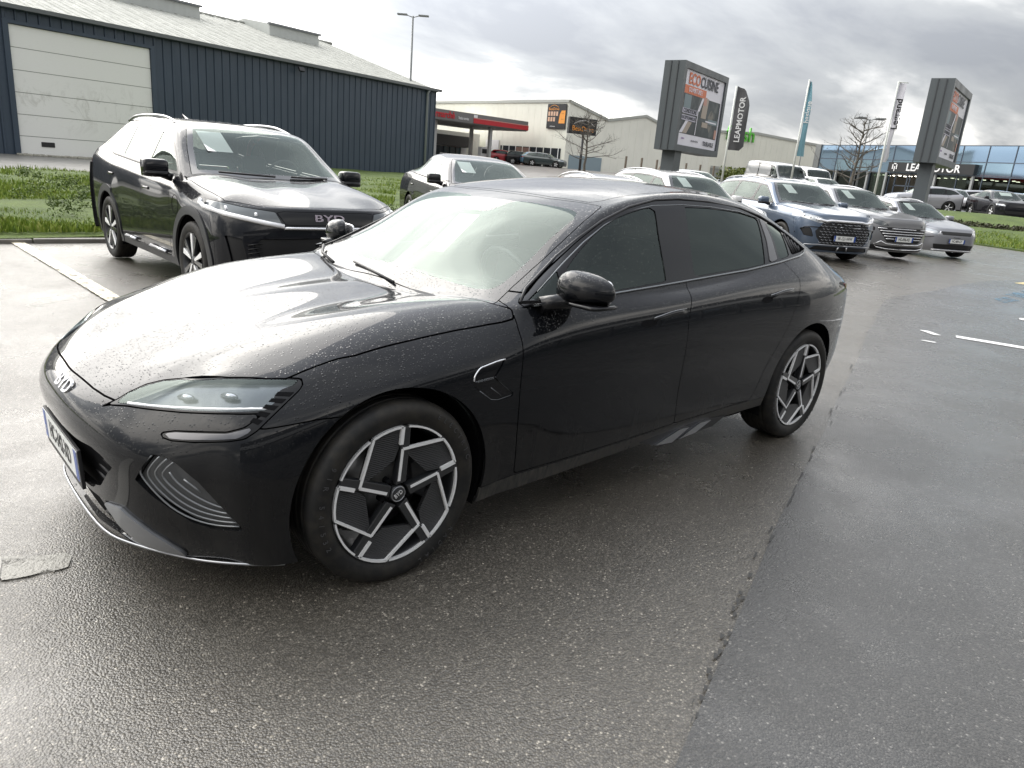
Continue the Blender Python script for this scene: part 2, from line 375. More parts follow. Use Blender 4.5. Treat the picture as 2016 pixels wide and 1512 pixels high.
class Sheet:
    """vertices, normals, quads (array) and odd polygons (list)"""
    def __init__(s, V, N, Q, X=()): s.V, s.N, s.Q, s.X = V, N, np.asarray(Q, dtype=np.int64).reshape(-1, 4), list(X)
    def empty(s): return len(s.Q) == 0 and not s.X
    def pack(s):
        used = np.zeros(len(s.V), bool); used[s.Q.ravel()] = True
        for f in s.X: used[list(f)] = True
        idx = np.cumsum(used) - 1
        return Sheet(s.V[used], s.N[used], idx[s.Q], [tuple(int(idx[i]) for i in f) for f in s.X])
    def keep(s, f):
        """the part where f > 0, cut exactly along f = 0"""
        V, N = s.V, s.N; pos = f > 0
        q = pos[s.Q]; full = q.all(1); part = q.any(1) & ~full
        newV = []; newN = []; cache = {}; X = []
        base = len(V)
        def cut(a, b):
            k = (a, b) if a < b else (b, a)
            if k not in cache:
                t = f[a] / (f[a] - f[b]); cache[k] = base + len(newV)
                newV.append(V[a] + (V[b] - V[a]) * t); nn = N[a] + (N[b] - N[a]) * t; newN.append(nn / (np.linalg.norm(nn) + 1e-9))
            return cache[k]
        for poly in [tuple(r) for r in s.Q[part].tolist()] + s.X:
            out = []; m = len(poly)
            for i in range(m):
                a, b = poly[i], poly[(i + 1) % m]
                if pos[a]: out.append(a)
                if pos[a] != pos[b]: out.append(cut(a, b))
            if len(out) >= 3: X.append(tuple(out))
        V2 = np.vstack([V, np.array(newV)]) if newV else V; N2 = np.vstack([N, np.array(newN)]) if newN else N
        return Sheet(V2, N2, s.Q[full], X).pack()
    def split(s, fun, gap=0.0):
        f = fun(s.V, s.N) if callable(fun) else fun
        return s.keep(f - gap / 2), s.keep(-f - gap / 2)
    def offset(s, d): return Sheet(s.V + s.N * d, s.N, s.Q, s.X)
    def boundary(s):
        E = {}
        q = s.Q
        if len(q):
            e = np.concatenate([q[:, [0, 1]], q[:, [1, 2]], q[:, [2, 3]], q[:, [3, 0]]]); 
        else: e = np.zeros((0, 2), np.int64)
        ex = [(f[i], f[(i + 1) % len(f)]) for f in s.X for i in range(len(f))]
        if ex: e = np.vstack([e, np.array(ex, dtype=np.int64)])
        k = np.sort(e, 1); key = k[:, 0] * (len(s.V) + 1) + k[:, 1]
        u, inv, cnt = np.unique(key, return_inverse=True, return_counts=True)
        return e[cnt[inv] == 1]
    def renorm(s):
        N = np.zeros_like(s.V)
        def acc(F_):
            a, b, c, d = (s.V[F_[:, k]] for k in range(4)); n = np.cross(c - a, d - b)
            for k in range(4): np.add.at(N, F_[:, k], n)
        if len(s.Q): acc(s.Q)
        for f in s.X:
            n = np.cross(s.V[f[1]] - s.V[f[0]], s.V[f[2]] - s.V[f[0]])
            for i in f: N[i] += n
        l = np.linalg.norm(N, axis=1, keepdims=True); ok = l[:, 0] > 1e-12; N[ok] /= l[ok]; N[~ok] = s.N[~ok]
        return Sheet(s.V, N, s.Q, s.X)
    def obj(s, name, material, parent, skirt=0.012, flip=False, skirt_dir=None):
        if s.empty(): return None
        V, N = s.V, s.N; be = s.boundary() if skirt else np.zeros((0, 2), np.int64)
        polys = s.Q.tolist() + [list(f) for f in s.X]; sm = [True] * len(polys)
        VV = V; NN = N
        if len(be):
            ub, inv = np.unique(be, return_inverse=True); inv = inv.reshape(-1, 2); n0 = len(V); nb = len(ub)
            dirv = -N[ub] if skirt_dir is None else np.tile(np.array(skirt_dir, float), (nb, 1))
            tan = V[be[:, 1]] - V[be[:, 0]]; out = np.cross(tan, N[be[:, 0]]); acc = np.zeros((nb, 3)); np.add.at(acc, inv[:, 0], out); np.add.at(acc, inv[:, 1], out)
            acc /= (np.linalg.norm(acc, axis=1, keepdims=True) + 1e-9)
            VV = np.vstack([V, V[ub], V[ub] + dirv * skirt]); NN = np.vstack([N, acc, acc])
            for (a, b) in inv: polys.append([n0 + b, n0 + a, n0 + nb + a, n0 + nb + b]); sm.append(True)
        me = bpy.data.meshes.new(name); me.from_pydata(VV.tolist(), [], polys)
        me.polygons.foreach_set('use_smooth', sm); me.validate(clean_customdata=False)
        if len(me.vertices) == len(NN): me.normals_split_custom_set_from_vertices(NN.tolist())
        me.materials.append(material)
        o = bpy.data.objects.new(name, me); COL.objects.link(o)
        if parent: o.parent = parent
        return o
    def sides(s):
        return s.keep(s.V[:, 1] + 1e-9), s.keep(-s.V[:, 1] + 1e-9)
def sdf_poly(P, poly):
    """signed distance (positive inside) of 2D points to a polygon"""
    poly = np.asarray(poly, float); n = len(poly); d = np.full(len(P), 1e9); inside = np.zeros(len(P), bool)
    for i in range(n):
        a = poly[i]; b = poly[(i + 1) % n]; e = b - a; w = P - a
        t = np.clip((w @ e) / (e @ e + 1e-12), 0, 1); d = np.minimum(d, np.linalg.norm(w - t[:, None] * e, axis=1))
        c = ((a[1] <= P[:, 1]) & (b[1] > P[:, 1])) | ((b[1] <= P[:, 1]) & (a[1] > P[:, 1]))
        with np.errstate(divide='ignore', invalid='ignore'): xx = a[0] + (P[:, 1] - a[1]) * e[0] / np.where(e[1] == 0, 1e-12, e[1])
        inside ^= c & (P[:, 0] < xx)
    return np.where(inside, d, -d)
def smooth_poly(pts, n=6):
    """closed Catmull-Rom through pts"""
    pts = [np.array(p, float) for p in pts]; m = len(pts); out = []
    for i in range(m):
        p0, p1, p2, p3 = pts[i - 1], pts[i], pts[(i + 1) % m], pts[(i + 2) % m]
        for k in range(n):
            t = k / n; out.append(0.5 * (2 * p1 + (p2 - p0) * t + (2 * p0 - 5 * p1 + 4 * p2 - p3) * t * t + (3 * p1 - p0 - 3 * p2 + p3) * t ** 3))
    return out
def spline(pts, n=8):
    pts = [np.array(p, float) for p in pts]; m = len(pts); out = []
    for i in range(m - 1):
        p0, p1, p2, p3 = pts[max(i - 1, 0)], pts[i], pts[i + 1], pts[min(i + 2, m - 1)]
        for k in range(n):
            t = k / n; out.append(0.5 * (2 * p1 + (p2 - p0) * t + (2 * p0 - 5 * p1 + 4 * p2 - p3) * t * t + (3 * p1 - p0 - 3 * p2 + p3) * t ** 3))
    return out + [pts[-1]]
def side_mask(poly, cond=None):
    """polygon in (x,z), both sides"""
    def f(V, N):
        s = sdf_poly(V[:, [0, 2]], poly); s = np.minimum(s, np.abs(V[:, 1]) - 0.30)
        return np.minimum(s, cond(V, N)) if cond else s
    return f
def top_mask(poly, cond=None):
    def f(V, N):
        s = sdf_poly(np.stack([V[:, 0], np.abs(V[:, 1])], 1), poly)
        return np.minimum(s, cond(V, N)) if cond else s
    return f
def front_mask(poly, cond=None):
    """polygon in (|y|, z), front only"""
    def f(V, N):
        s = sdf_poly(np.stack([np.abs(V[:, 1]), V[:, 2]], 1), poly); s = np.minimum(s, V[:, 0] - 0.25)
        return np.minimum(s, cond(V, N)) if cond else s
    return f
def oblique_mask(pts3, U, Vv, cond=None):
    """3D outline seen along a fixed body direction given by two axes"""
    U = np.array(U, float); Vv = np.array(Vv, float); U /= np.linalg.norm(U); Vv /= np.linalg.norm(Vv)
    Q = np.array(pts3, float); poly = np.stack([Q @ U, Q @ Vv], 1)
    def f(V, N):
        P = V.copy(); P[:, 1] = np.abs(P[:, 1]); s = sdf_poly(np.stack([P @ U, P @ Vv], 1), poly)
        return np.minimum(s, cond(P, N)) if cond else s
    return f
def circle_mask(cx, cz, r, side=True):
    def f(V, N):
        s = r - np.hypot(V[:, 0] - cx, V[:, 2] - cz); return np.minimum(s, np.abs(V[:, 1]) - 0.30)
    return f

# ------------------------------------------------------------------ shared car pieces
M_TYRE = mat('tyre_rubber', (0.014, 0.014, 0.014), 0.6, spec=.3)
def _tyre():
    g = NG(M_TYRE); co = g.coord('Object'); n = g.noise(co, 14, 5, 0.6)
    g.set(Base_Color=g.mix(g.maprange(n, 0.4, 0.75), (0.012, 0.012, 0.012), (0.038, 0.034, 0.028)), Normal=g.bump(g.noise(co, 160, 3, 0.6), 0.25, 0.002))
_tyre()
M_BLACK = mat('black_plastic', (0.018, 0.018, 0.02), 0.45)
M_GLOSSBLACK = mat('gloss_black_trim', (0.006, 0.006, 0.007), 0.10, spec=.4)
M_DARK = mat('dark_void', (0.006, 0.006, 0.007), 0.85, spec=0.1)
M_CHROME = mat('bright_trim', (0.88, 0.88, 0.90), 0.22, metal=.75)
M_SATIN = mat('satin_silver_trim', (0.42, 0.43, 0.45), 0.3, metal=1.0)
M_ALLOY = mat('machined_alloy', (0.88, 0.88, 0.88), 0.42, metal=.25)
M_RIMDARK = mat('dark_alloy', (0.022, 0.023, 0.025), 0.3, coat=0.4)
M_DISC = mat('brake_disc_steel', (0.28, 0.28, 0.28), 0.38, metal=1.0)
M_CALIPER = mat('brake_caliper', (0.12, 0.12, 0.125), 0.5, metal=0.4)
M_SEAT = mat('seat_fabric', (0.035, 0.035, 0.038), 0.8)
M_DASH = mat('dashboard_plastic', (0.05, 0.052, 0.055), 0.7)
M_PLATE = mat('plate_white', (0.75, 0.76, 0.74), 0.35)
M_PLATEBLUE = mat('plate_blue', (0.02, 0.07, 0.32), 0.35)
M_INK = mat('plate_ink', (0.012, 0.012, 0.014), 0.5)
M_PAPER = mat('paper', (0.82, 0.82, 0.82), 0.6)
M_CLEAR = glass('clear_lens', (0.95, 0.97, 1.0), 0.92, 0.01)
M_WS = glass('windscreen_glass', (0.90, 0.96, 0.92), 0.95, 0.01, drops=0.0, ior=1.34)
M_SIDEGLASS = glass('side_glass', (0.60, 0.72, 0.66), 0.55, 0.012, drops=0.35, ior=1.38)
M_PRIVACY = glass('privacy_glass', (0.30, 0.32, 0.33), 0.25, 0.015, ior=1.36)
M_DRL = mat('lamp_reflector_white', (0.95, 0.95, 0.97), 0.25, coat=1.0)
M_LAMPIN = mat('lamp_inside', (0.16, 0.17, 0.18), 0.25, metal=0.6)
M_RED = mat('tail_lamp_red', (0.25, 0.01, 0.01), 0.15, coat=1.0)

M_TYRELET = mat('tyre_lettering_rubber', (.05, .05, .052), .5)
def tyre_mb(R, w, rimr, s, n=64, cy=0.0):
    m = MB(); h = w / 2
    prof = [(rimr, -h * .84), (rimr + .008, -h * .92), (rimr + .50 * (R - rimr), -h * 1.02), (R - .022, -h * .98), (R - .008, -h * .88), (R - .001, -h * .74)]
    for g in (-.5, -.17, .17, .5): prof += [(R, h * (g - .09)), (R, h * (g - .045)), (R - .008, h * (g - .04)), (R - .008, h * (g + .04)), (R, h * (g + .045)), (R, h * (g + .09))]
    prof += [(R - .001, h * .74), (R - .008, h * .88), (R - .022, h * .98), (rimr + .50 * (R - rimr), h * 1.02), (rimr + .008, h * .92), (rimr, h * .84)]
    m.lathe(prof, (0, cy, 0), n=n); return m
def polar(r, deg): a = math.radians(deg); return (r * math.cos(a), r * math.sin(a))
def strip2d(pts, w):
    """outline of a constant-width stroke through 2D points (mitred)"""
    P = [Vector((p[0], p[1])) for p in pts]; L = []; Rr = []
    for i, p in enumerate(P):
        a = (p - P[i - 1]).normalized() if i else (P[1] - p).normalized(); b = (P[i + 1] - p).normalized() if i < len(P) - 1 else a
        n1 = Vector((-a.y, a.x)); n2 = Vector((-b.y, b.x)); n = (n1 + n2).normalized(); k = w / 2 / max(0.4, n.dot(n1))
        L.append(tuple(p + n * k)); Rr.append(tuple(p - n * k))
    return L + Rr[::-1]
def wheel(parent, x, y, z, s, R=.345, w=.225, rr=.257, style='star', detail=True, steer=0.0, alloy=None):
    """a wheel built flat in its own frame: local +Y is outboard, then placed"""
    n = 64 if detail else 28
    a1, a2 = (alloy or M_ALLOY), M_RIMDARK
    root = MB(); h = w / 2 * .86
    root.lathe([(rr + .002, h + .010), (rr - .004, h + .006), (rr - .016, h - .02), (rr - .026, -h * .2), (rr - .03, -h), (rr - .01, -h - .005)], n=n)
    rim = root.obj('wheel', a2, parent, fix=False)
    rim.location = (x, y, z); rim.rotation_euler = (0, 0, (0 if s > 0 else math.pi) + steer)
    tyre_mb(R, w, rr, 1, n).obj('tyre', M_TYRE, rim)
    if detail and style == 'star':
        tm = MB(); 
        for word, a0 in (('235/45 R19', 205), ('ELECTRIC', 60), ('RADIAL', 320)):
            for k, ch in enumerate(word):
                if ch == ' ': continue
                a = math.radians(a0 - k * 6.2 + (0 if a0 < 180 else 0)); rm = (rr + R) / 2 + .006; px, pz = rm * math.cos(a), rm * math.sin(a)
                up = Vector((-math.cos(a), 0, math.sin(a))); exv = Vector((-math.sin(a), 0, -math.cos(a)))
                if a0 == 205: up = -up; exv = -exv
                q = text_mesh(ch, .026, M_TYRELET, rim, ((-px, w / 2 * 1.003 + .0025, pz), exv, up), 'tyre_lettering', depth=.002)
    if style == 'none': return rim
    MB().lathe([(0, -.035), (rr * .74, -.035), (rr * .74, -.06), (0, -.06)], n=n).obj('brake_disc', M_DISC, rim)
    fr = lambda yy: ((0, yy, 0), (-1, 0, 0), (0, 0, 1), (0, 1, 0))
    if detail:
        cal = MB(); pts = [polar(r, a) for r, a in [(rr * .78, -28), (rr * .80, 0), (rr * .78, 28), (rr * .5, 26), (rr * .48, 0), (rr * .5, -26)]]
        cal.prism(pts, -.03, .01, fr(0)); cal.obj('brake_caliper', M_CALIPER, rim, bevel=.004)
    yf = w / 2 * .955          # spoke face plane
    if style == 'star':
        for k in range(5):
            b = 87 - 72 * k
            q = MB(); in_, o1, o2 = polar(rr * .17, b + 14), polar(rr * .17, b - 22), None
            body = [polar(rr * .16, b + 24), polar(rr * .68, b + 2.5), polar(rr * .985, b + 2.5), polar(rr * .985, b - 6), polar(rr * .70, b - 9), polar(rr * .20, b - 30)]
            q.prism(body, yf - .035, yf - .004, fr(0)); q.obj('spoke', a2, rim, bevel=.003)
            ins = [polar(rr * .66, b), polar(rr * .985, b - 43)] + [polar(rr * .985, b - 43 - t) for t in (9, 18)] + [polar(rr * .985, b - 70), polar(rr * .74, b - 70), polar(rr * .52, b - 60), polar(rr * .50, b - 30)]
            MB().prism(ins, yf - .026, yf - .010, fr(0)).obj('spoke_insert', MATS['ribbed_plastic'], rim)
            st = MB()
            main = [polar(rr * .20, b + 5), polar(rr * .665, b), polar(rr * .985, b - 43.5)] + [polar(rr * .985, b - 43.5 - t) for t in (7, 14, 21)] + [polar(rr * .985, b - 70.5), polar(rr * .735, b - 69.5)]
            wd = .0112
            for i in range(len(main) - 1):
                ww = wd * (1.0 if i in (0,) else .8 if i == 1 else .75 if i < len(main) - 2 else 1.25)
                st.prism(strip2d([main[i], main[i + 1]], ww), yf - .012, yf + (.0 if i else -.003), fr(0))
            for j in range(1, 2):
                arc = [polar(rr * .985, b - 4 - t) for t in range(0, 37, 4)]
                st.prism(strip2d(arc, .007), yf - .012, yf - .001, fr(0))
            st.obj('spoke_edge', a1, rim)
        for k in range(5):
            c = polar(.055, 51 - 72 * k); MB().lathe([(0, yf - .02), (.011, yf - .02), (.012, yf - .03), (.012, yf - .05)], (-c[0], 0, c[1]), n=10).obj('wheel_bolt', M_DARK, rim)
        MB().lathe([(0, yf - .006), (.028, yf - .006), (.031, yf - .009), (.033, yf - .012), (.034, yf - .03)], n=24).obj('hub_cap', a2, rim)
        MB().lathe([(.026, yf - .0052), (.029, yf - .0052), (.029, yf - .0075), (.026, yf - .0075)], n=24, closed=True).obj('hub_ring', M_SATIN, rim)
        if detail: text_mesh('BYD', .024, M_ALLOY, rim, ((0, yf - .005, 0), (-1, 0, .6), (.6, 0, 1)), 'hub_lettering', depth=.001, squeeze=.8)
    elif style in ('five', 'twin'):
        for k in range(5):
            b = 80 - 72 * k
            for off in ((0,) if style == 'five' else (-13, 13)):
                wdt = (13, 7) if style == 'five' else (8, 6)
                body = [polar(rr * .18, b + off * .4 + wdt[0] * 2), polar(rr * .97, b + off + wdt[1]), polar(rr * .97, b + off - wdt[1]), polar(rr * .18, b + off * .4 - wdt[0] * 2)]
                q = MB(); q.prism(body, yf - .03, yf - .004, fr(0)); q.obj('spoke', a1 if (style == 'five' or off > 0) else a2, rim, bevel=.003 if detail else 0)
        MB().lathe([(0, yf - .004), (.05, yf - .008), (.06, yf - .03)], n=20).obj('hub_cap', a2, rim)
    return rim
_rb = mat('ribbed_plastic', (0.02, 0.02, 0.021), 0.5)
_g = NG(_rb); _w = _g.n('ShaderNodeTexWave'); _g.put(_w.inputs['Vector'], _g.coord('Object')); _w.inputs['Scale'].default_value = 45; _w.bands_direction = 'Z'
_g.set(Normal=_g.bump(_w.outputs[0], 0.8, 0.003))

def number_plate(parent, c, ex, ey, txt, w=.52, h=.11, right_band=True):
    """c centre, ex along the plate, ey up the plate (parent's space)"""
    c, ex, ey = Vector(c), Vector(ex).normalized(), Vector(ey).normalized(); ez = ex.cross(ey)
    F = (c, ex, ey, ez)
    fr = MB(); fr.prism([(-w/2-.006, -h/2-.028), (w/2+.006, -h/2-.028), (w/2+.006, h/2+.006), (-w/2-.006, h/2+.006)], -.012, 0, F)
    f = fr.obj('plate_frame', M_BLACK, parent, bevel=.002)
    p = MB().prism([(-w/2, -h/2), (w/2, -h/2), (w/2, h/2), (-w/2, h/2)], .0005, .003, F).obj('number_plate', M_PLATE, parent)
    MB().prism([(-w/2, -h/2), (-w/2 + .042, -h/2), (-w/2 + .042, h/2), (-w/2, h/2)], .003, .0036, F).obj('plate_band', M_PLATEBLUE, p)
    if right_band: MB().prism([(w/2 - .042, -h/2), (w/2, -h/2), (w/2, h/2), (w/2 - .042, h/2)], .003, .0036, F).obj('plate_band', M_PLATEBLUE, p)
    text_mesh(txt, h * .86, M_INK, p, (c + ez * .0038, ex, ey), 'plate_lettering', depth=.001, squeeze=.70, bold=.0012)
    text_mesh('F', h * .36, M_PLATE, p, (c + ez * .0042 - ex * (w/2 - .021) - ey * h * .22, ex, ey), 'plate_country_letter', depth=.0006)
    return p
def rounded(m, c, d, r=.03, rz=0.0, seg=None):
    """a soft box added to MB m: superellipsoid"""
    n1, n2 = 14, 8; base = len(m.v); ca, sa = math.cos(rz), math.sin(rz)
    def sg(v, e): return math.copysign(abs(v) ** e, v)
    e = .38
    for i in range(n2 + 1):
        ph = -math.pi / 2 + math.pi * i / n2
        for k in range(n1):
            th = 2 * math.pi * k / n1
            x = sg(math.cos(ph), e) * sg(math.cos(th), e) * d[0] / 2; y = sg(math.cos(ph), e) * sg(math.sin(th), e) * d[1] / 2; z = sg(math.sin(ph), e) * d[2] / 2
            m.v.append((c[0] + x * ca - y * sa, c[1] + x * sa + y * ca, c[2] + z))
    for i in range(n2):
        for k in range(n1): m.f.append((base + i * n1 + k, base + i * n1 + (k + 1) % n1, base + (i + 1) * n1 + (k + 1) % n1, base + (i + 1) * n1 + k)); m.sm.append(True)
    return m
def interior(parent, xf, zf, w=1.4, x_seat=-1.45, zs=.35, x_rear=-2.35, ztop=1.15, lhd=1):
    m = MB(); m.box((xf - .15, 0, zf - .12), (.5, w, .22)); rounded(m, (xf - .22, 0, zf - .06), (.42, w, .16)); m.obj('dashboard', M_DASH, parent)
    for s in (1, -1):
        q = MB(); rounded(q, (x_seat, .37 * s, zs + .12), (.52, .5, .18)); rounded(q, (x_seat - .30, .37 * s, zs + .42), (.16, .48, .62)); rounded(q, (x_seat - .36, .37 * s, zs + .80), (.10, .26, .18)); q.obj('seat', M_SEAT, parent)
    q = MB(); rounded(q, (x_rear, 0, zs + .12), (.5, 1.25, .18)); rounded(q, (x_rear - .30, 0, zs + .42), (.16, 1.25, .60)); q.obj('rear_seat', M_SEAT, parent)
    st = MB(); c = Vector((xf - .52, .37 * lhd, zf + .02)); pts = [c + Vector((math.sin(a) * .07, math.cos(a) * .18, math.sin(a) * .17)) for a in [2 * math.pi * k / 20 for k in range(20)]]
    st.tube(pts, .014, 6, closed=True); st.tube([c + Vector((0, -.17, 0)), c + Vector((0, .17, 0))], .015, 6); st.obj('steering_wheel', M_BLACK, parent)
def liners(parent, S, wheels, R=.40, depth=.30):
    for (cx, cz) in wheels:
        for s in (1, -1):
            m = MB(); n = 22; y0, y1 = s * .885, s * (.885 - depth)
            prof = [(cx + math.cos(a) * R, cz + math.sin(a) * R) for a in [math.pi * (-0.12 + 1.24 * k / n) for k in range(n + 1)]]
            vs = [(x, y0, z) for x, z in prof] + [(x, y1, z) for x, z in prof]; k = n + 1
            m.add(vs, [(i, i + 1, k + i + 1, k + i) for i in range(n)], True); m.add([(x, y1, z) for x, z in prof], [tuple(range(k))])
            m.obj('wheel_arch_liner', M_DARK, parent)
def cut_sides(sheet, name, material, parent, **kw):
    for h in sheet.sides(): h.obj(name, material, parent, **kw)

# ------------------------------------------------------------------ ground
HP = np.array([(0,0,0),(6,6,0),(-10,0,0),(-20,0,0),(-24,-3.5,0),(-15,-5,.12),(-8,-5,.12),(-2,-4,.11),(3,-4,.08),(-28,-7,.05),(-31,-6.5,.05),(-35,-7.2,.4),(-42,-9,.93),(-47,-9,.98),(-52,-9,1.15),(-46,-14,1.0),(-42,-17,.95),(-28,-16,.4),(-35,-20,.8),(-23,-14,.2),(-24,-22,.2),(-5,-20,.12),(-5,-40,.1),(3,-40,.1),(-33,-46,.2),(-25,-32,.15),(-45,-40,1.2),(-60,-60,1.85),(-46,-62,1.3),(-62,-80,2.2),(-90,-45,2.1),(-80,-20,1.8),(-62,-20,1.5),(-110,-60,2.4),(-36,5,.3),(-60,10,1.2),(15,15,0),(15,-10,.05),(20,-40,.1),(-3,20,0),(-20,20,.1),(-160,-100,3),(-160,60,3),(-100,-160,3),(60,60,0),(60,-120,0),(0,150,0)], float)
def hgt(x, y):
    x = np.asarray(x, float); y = np.asarray(y, float); sh = x.shape; P = np.stack([x.ravel(), y.ravel()], 1)
    d = np.sqrt(((P[:, None, :] - HP[None, :, :2]) ** 2).sum(-1)) + .8; w = d ** -4.0
    h = (w * HP[:, 2]).sum(1) / w.sum(1)
    near = np.clip((np.hypot(P[:, 0] + 2, P[:, 1] - 1) - 3) / 6, 0, 1); near = np.maximum(near, np.clip((-1.2 - P[:, 1]) / 2.5, 0, 1))
    return (h * near).reshape(sh)
def hz(x, y): return float(hgt(np.array([x]), np.array([y]))[0])
def grid_sheet(xs, ys, dz=0.0, bumpy=None):
    X, Y = np.meshgrid(xs, ys, indexing='ij'); Z = hgt(X, Y) + dz
    if bumpy is not None: Z = Z + bumpy(X, Y)
    nx, ny = X.shape; V = np.stack([X.ravel(), Y.ravel(), Z.ravel()], 1)
    i, j = np.meshgrid(np.arange(nx - 1), np.arange(ny - 1), indexing='ij'); a = (i * ny + j).ravel()
    Q = np.stack([a, a + ny, a + ny + 1, a + 1], 1); N = np.tile([0., 0., 1.], (len(V), 1)); return Sheet(V, N, Q)
def patch(name, material, poly, dz, step=.6, jitter=0.0, jf=1.0, bumpy=None, skirt=0.0, seed=0):
    P = np.array(poly, float)
    if jitter:
        rng = random.Random(seed); out = []
        for k in range(len(P)):
            a, b = P[k], P[(k + 1) % len(P)]; n = max(1, int(np.linalg.norm(b - a) / jf)); n = min(n, 60); nn = np.array((-(b - a)[1], (b - a)[0])) / (np.linalg.norm(b - a) + 1e-9)
            for t in range(n): out.append(a + (b - a) * t / n + nn * (rng.random() - .5) * 2 * jitter)
        P = np.array(out)
    lo, hi = P.min(0) - step, P.max(0) + step
    S = grid_sheet(np.arange(lo[0], hi[0] + step, step), np.arange(lo[1], hi[1] + step, step), dz, bumpy)
    S = S.keep(sdf_poly(S.V[:, :2], P))
    o = S.obj(name, material, None, skirt=skirt, skirt_dir=(0, 0, -1)); 
    for f in (): pass
    o.data.polygons.foreach_set('use_smooth', [True] * len(o.data.polygons)); return o
def asphalt(name, fine, dark, light, tint, wet, bump_s, bscale=1.0):
    m = mat(name); g = NG(m); co = g.coord('Position')
    v1 = g.vor(co, 105 * bscale, out='Distance'); c1 = g.vor(co, 105 * bscale, out='Color'); v2 = g.vor(co, 260 * bscale)
    sp = g.n('ShaderNodeSeparateColor'); g.put(sp.inputs[0], c1)
    big = g.noise(co, .55, 5, .55); mid = g.noise(co, 7.0, 5, .6); fin = g.noise(co, 60.0, 4, .6)
    stone = g.ramp(sp.outputs[0], [(0, dark), (.55, tuple(.6 * a + .4 * b for a, b in zip(dark, light))), (.96, light), (.995, tuple(min(.6, c * 2.6) for c in light))])
    base = g.mix(g.maprange(big, .35, .68, 0, .5), stone, tint); base = g.mix(g.maprange(mid, .3, .75, 0, .35), base, dark)
    # pits between the stones
    pit = g.maprange(v1, .25, .62); base = g.mix(g.math('MULTIPLY', pit, .55), base, tuple(c * .45 for c in dark))
    h = g.math('ADD', g.math('MULTIPLY', g.math('SUBTRACT', 1.0, v1), .7), g.math('ADD', g.math('MULTIPLY', g.math('SUBTRACT', 1.0, v2), .22), g.math('MULTIPLY', fin, .22))); h = g.math('ADD', h, g.math('MULTIPLY', sp.outputs[1], .55))
    film = g.maprange(g.noise(co, .8, 6, .62, .4), .42, .74)              # standing water film
    far = g.n('ShaderNodeCameraData').outputs['View Distance'] if False else None
    film = g.math('MULTIPLY', film, wet)
    hh = g.math('MULTIPLY', h, g.math('SUBTRACT', 1.0, g.math('MULTIPLY', film, .75)))
    g.set(Base_Color=base, Roughness=g.math('SUBTRACT', g.maprange(g.noise(co, 3.0, 4, .6), .3, .7, fine - .07, fine + .08), g.math('MULTIPLY', film, .14)), Specular_IOR_Level=.5, Normal=g.bump(hh, bump_s, .010),
          Coat_Weight=g.math('ADD', .40, g.math('MULTIPLY', film, .6)), Coat_Roughness=.17)
    nb = g.bump(hh, bump_s * .55, .008); g.set(Coat_Normal=nb); return m
M_ASPH = asphalt('wet_asphalt_old', .34, (.062, .056, .047), (.215, .196, .164), (.118, .103, .080), .7, .5, 1.35)
M_ASPH2 = asphalt('wet_asphalt_new', .30, (.036, .035, .033), (.108, .103, .095), (.056, .0535, .050), .7, .40, 1.3)
def road_paint(name, col, wear=.45, rough=.4, scale=9):
    m = mat(name, col, rough); g = NG(m); co = g.coord('Position'); n = g.noise(co, scale, 6, .7); n2 = g.noise(co, 70, 3, .6)
    a = g.maprange(g.math('ADD', g.math('MULTIPLY', n, .7), g.math('MULTIPLY', n2, .3)), wear - .06, wear + .05)
    g.set(Base_Color=g.mix(n, tuple(c * .8 for c in col), col), Alpha=a, Normal=g.bump(n2, .9, .008), Coat_Weight=.08, Coat_Roughness=.3); return m
def conc(name, col, rough=.7, scale=1.0, wet=.0, var=.25):
    m = mat(name, col, rough); g = NG(m); co = g.coord('Position'); n = g.noise(co, 1.2 * scale, 6, .6); n2 = g.noise(co, 22 * scale, 4, .6)
    c = g.mix(g.maprange(n, .3, .7), tuple(x * (1 - var) for x in col), tuple(x * (1 + var * .6) for x in col)); c = g.mix(g.maprange(n2, .3, .8, 0, .3), c, tuple(x * .6 for x in col))
    g.set(Base_Color=c, Normal=g.bump(n2, .25, .01), Coat_Weight=wet, Coat_Roughness=.2); return m
xs = np.concatenate([np.linspace(-1500, -200, 12)[:-1], np.linspace(-200, -60, 40)[:-1], np.arange(-60, 12, 1.0), np.linspace(12, 100, 20), np.linspace(150, 1200, 8)])
ys = np.concatenate([np.linspace(-1500, -200, 12)[:-1], np.linspace(-200, -70, 36)[:-1], np.arange(-70, 12, 1.0), np.linspace(12, 100, 20), np.linspace(150, 1200, 8)])
gs = grid_sheet(xs, ys); go = gs.obj('ground', M_ASPH, None, skirt=0); props(go, kind='structure')
seam = [(-36,-1.2),(-16.1,-1.55),(-12.36,-1.49),(-10.6,-1.54),(-8.4,-.80),(-6.44,-.11),(-4.05,.72),(-2.71,1.18),(-1.42,1.59),(-.91,1.78),(-.5,1.93),(-.11,2.09),(.6,2.35),(3,3.4),(9,6),(9,24),(-36,24)]
ap = patch('asphalt_patch', M_ASPH2, seam, .0045, .8, .035, .16, seed=3); props(ap, kind='structure')
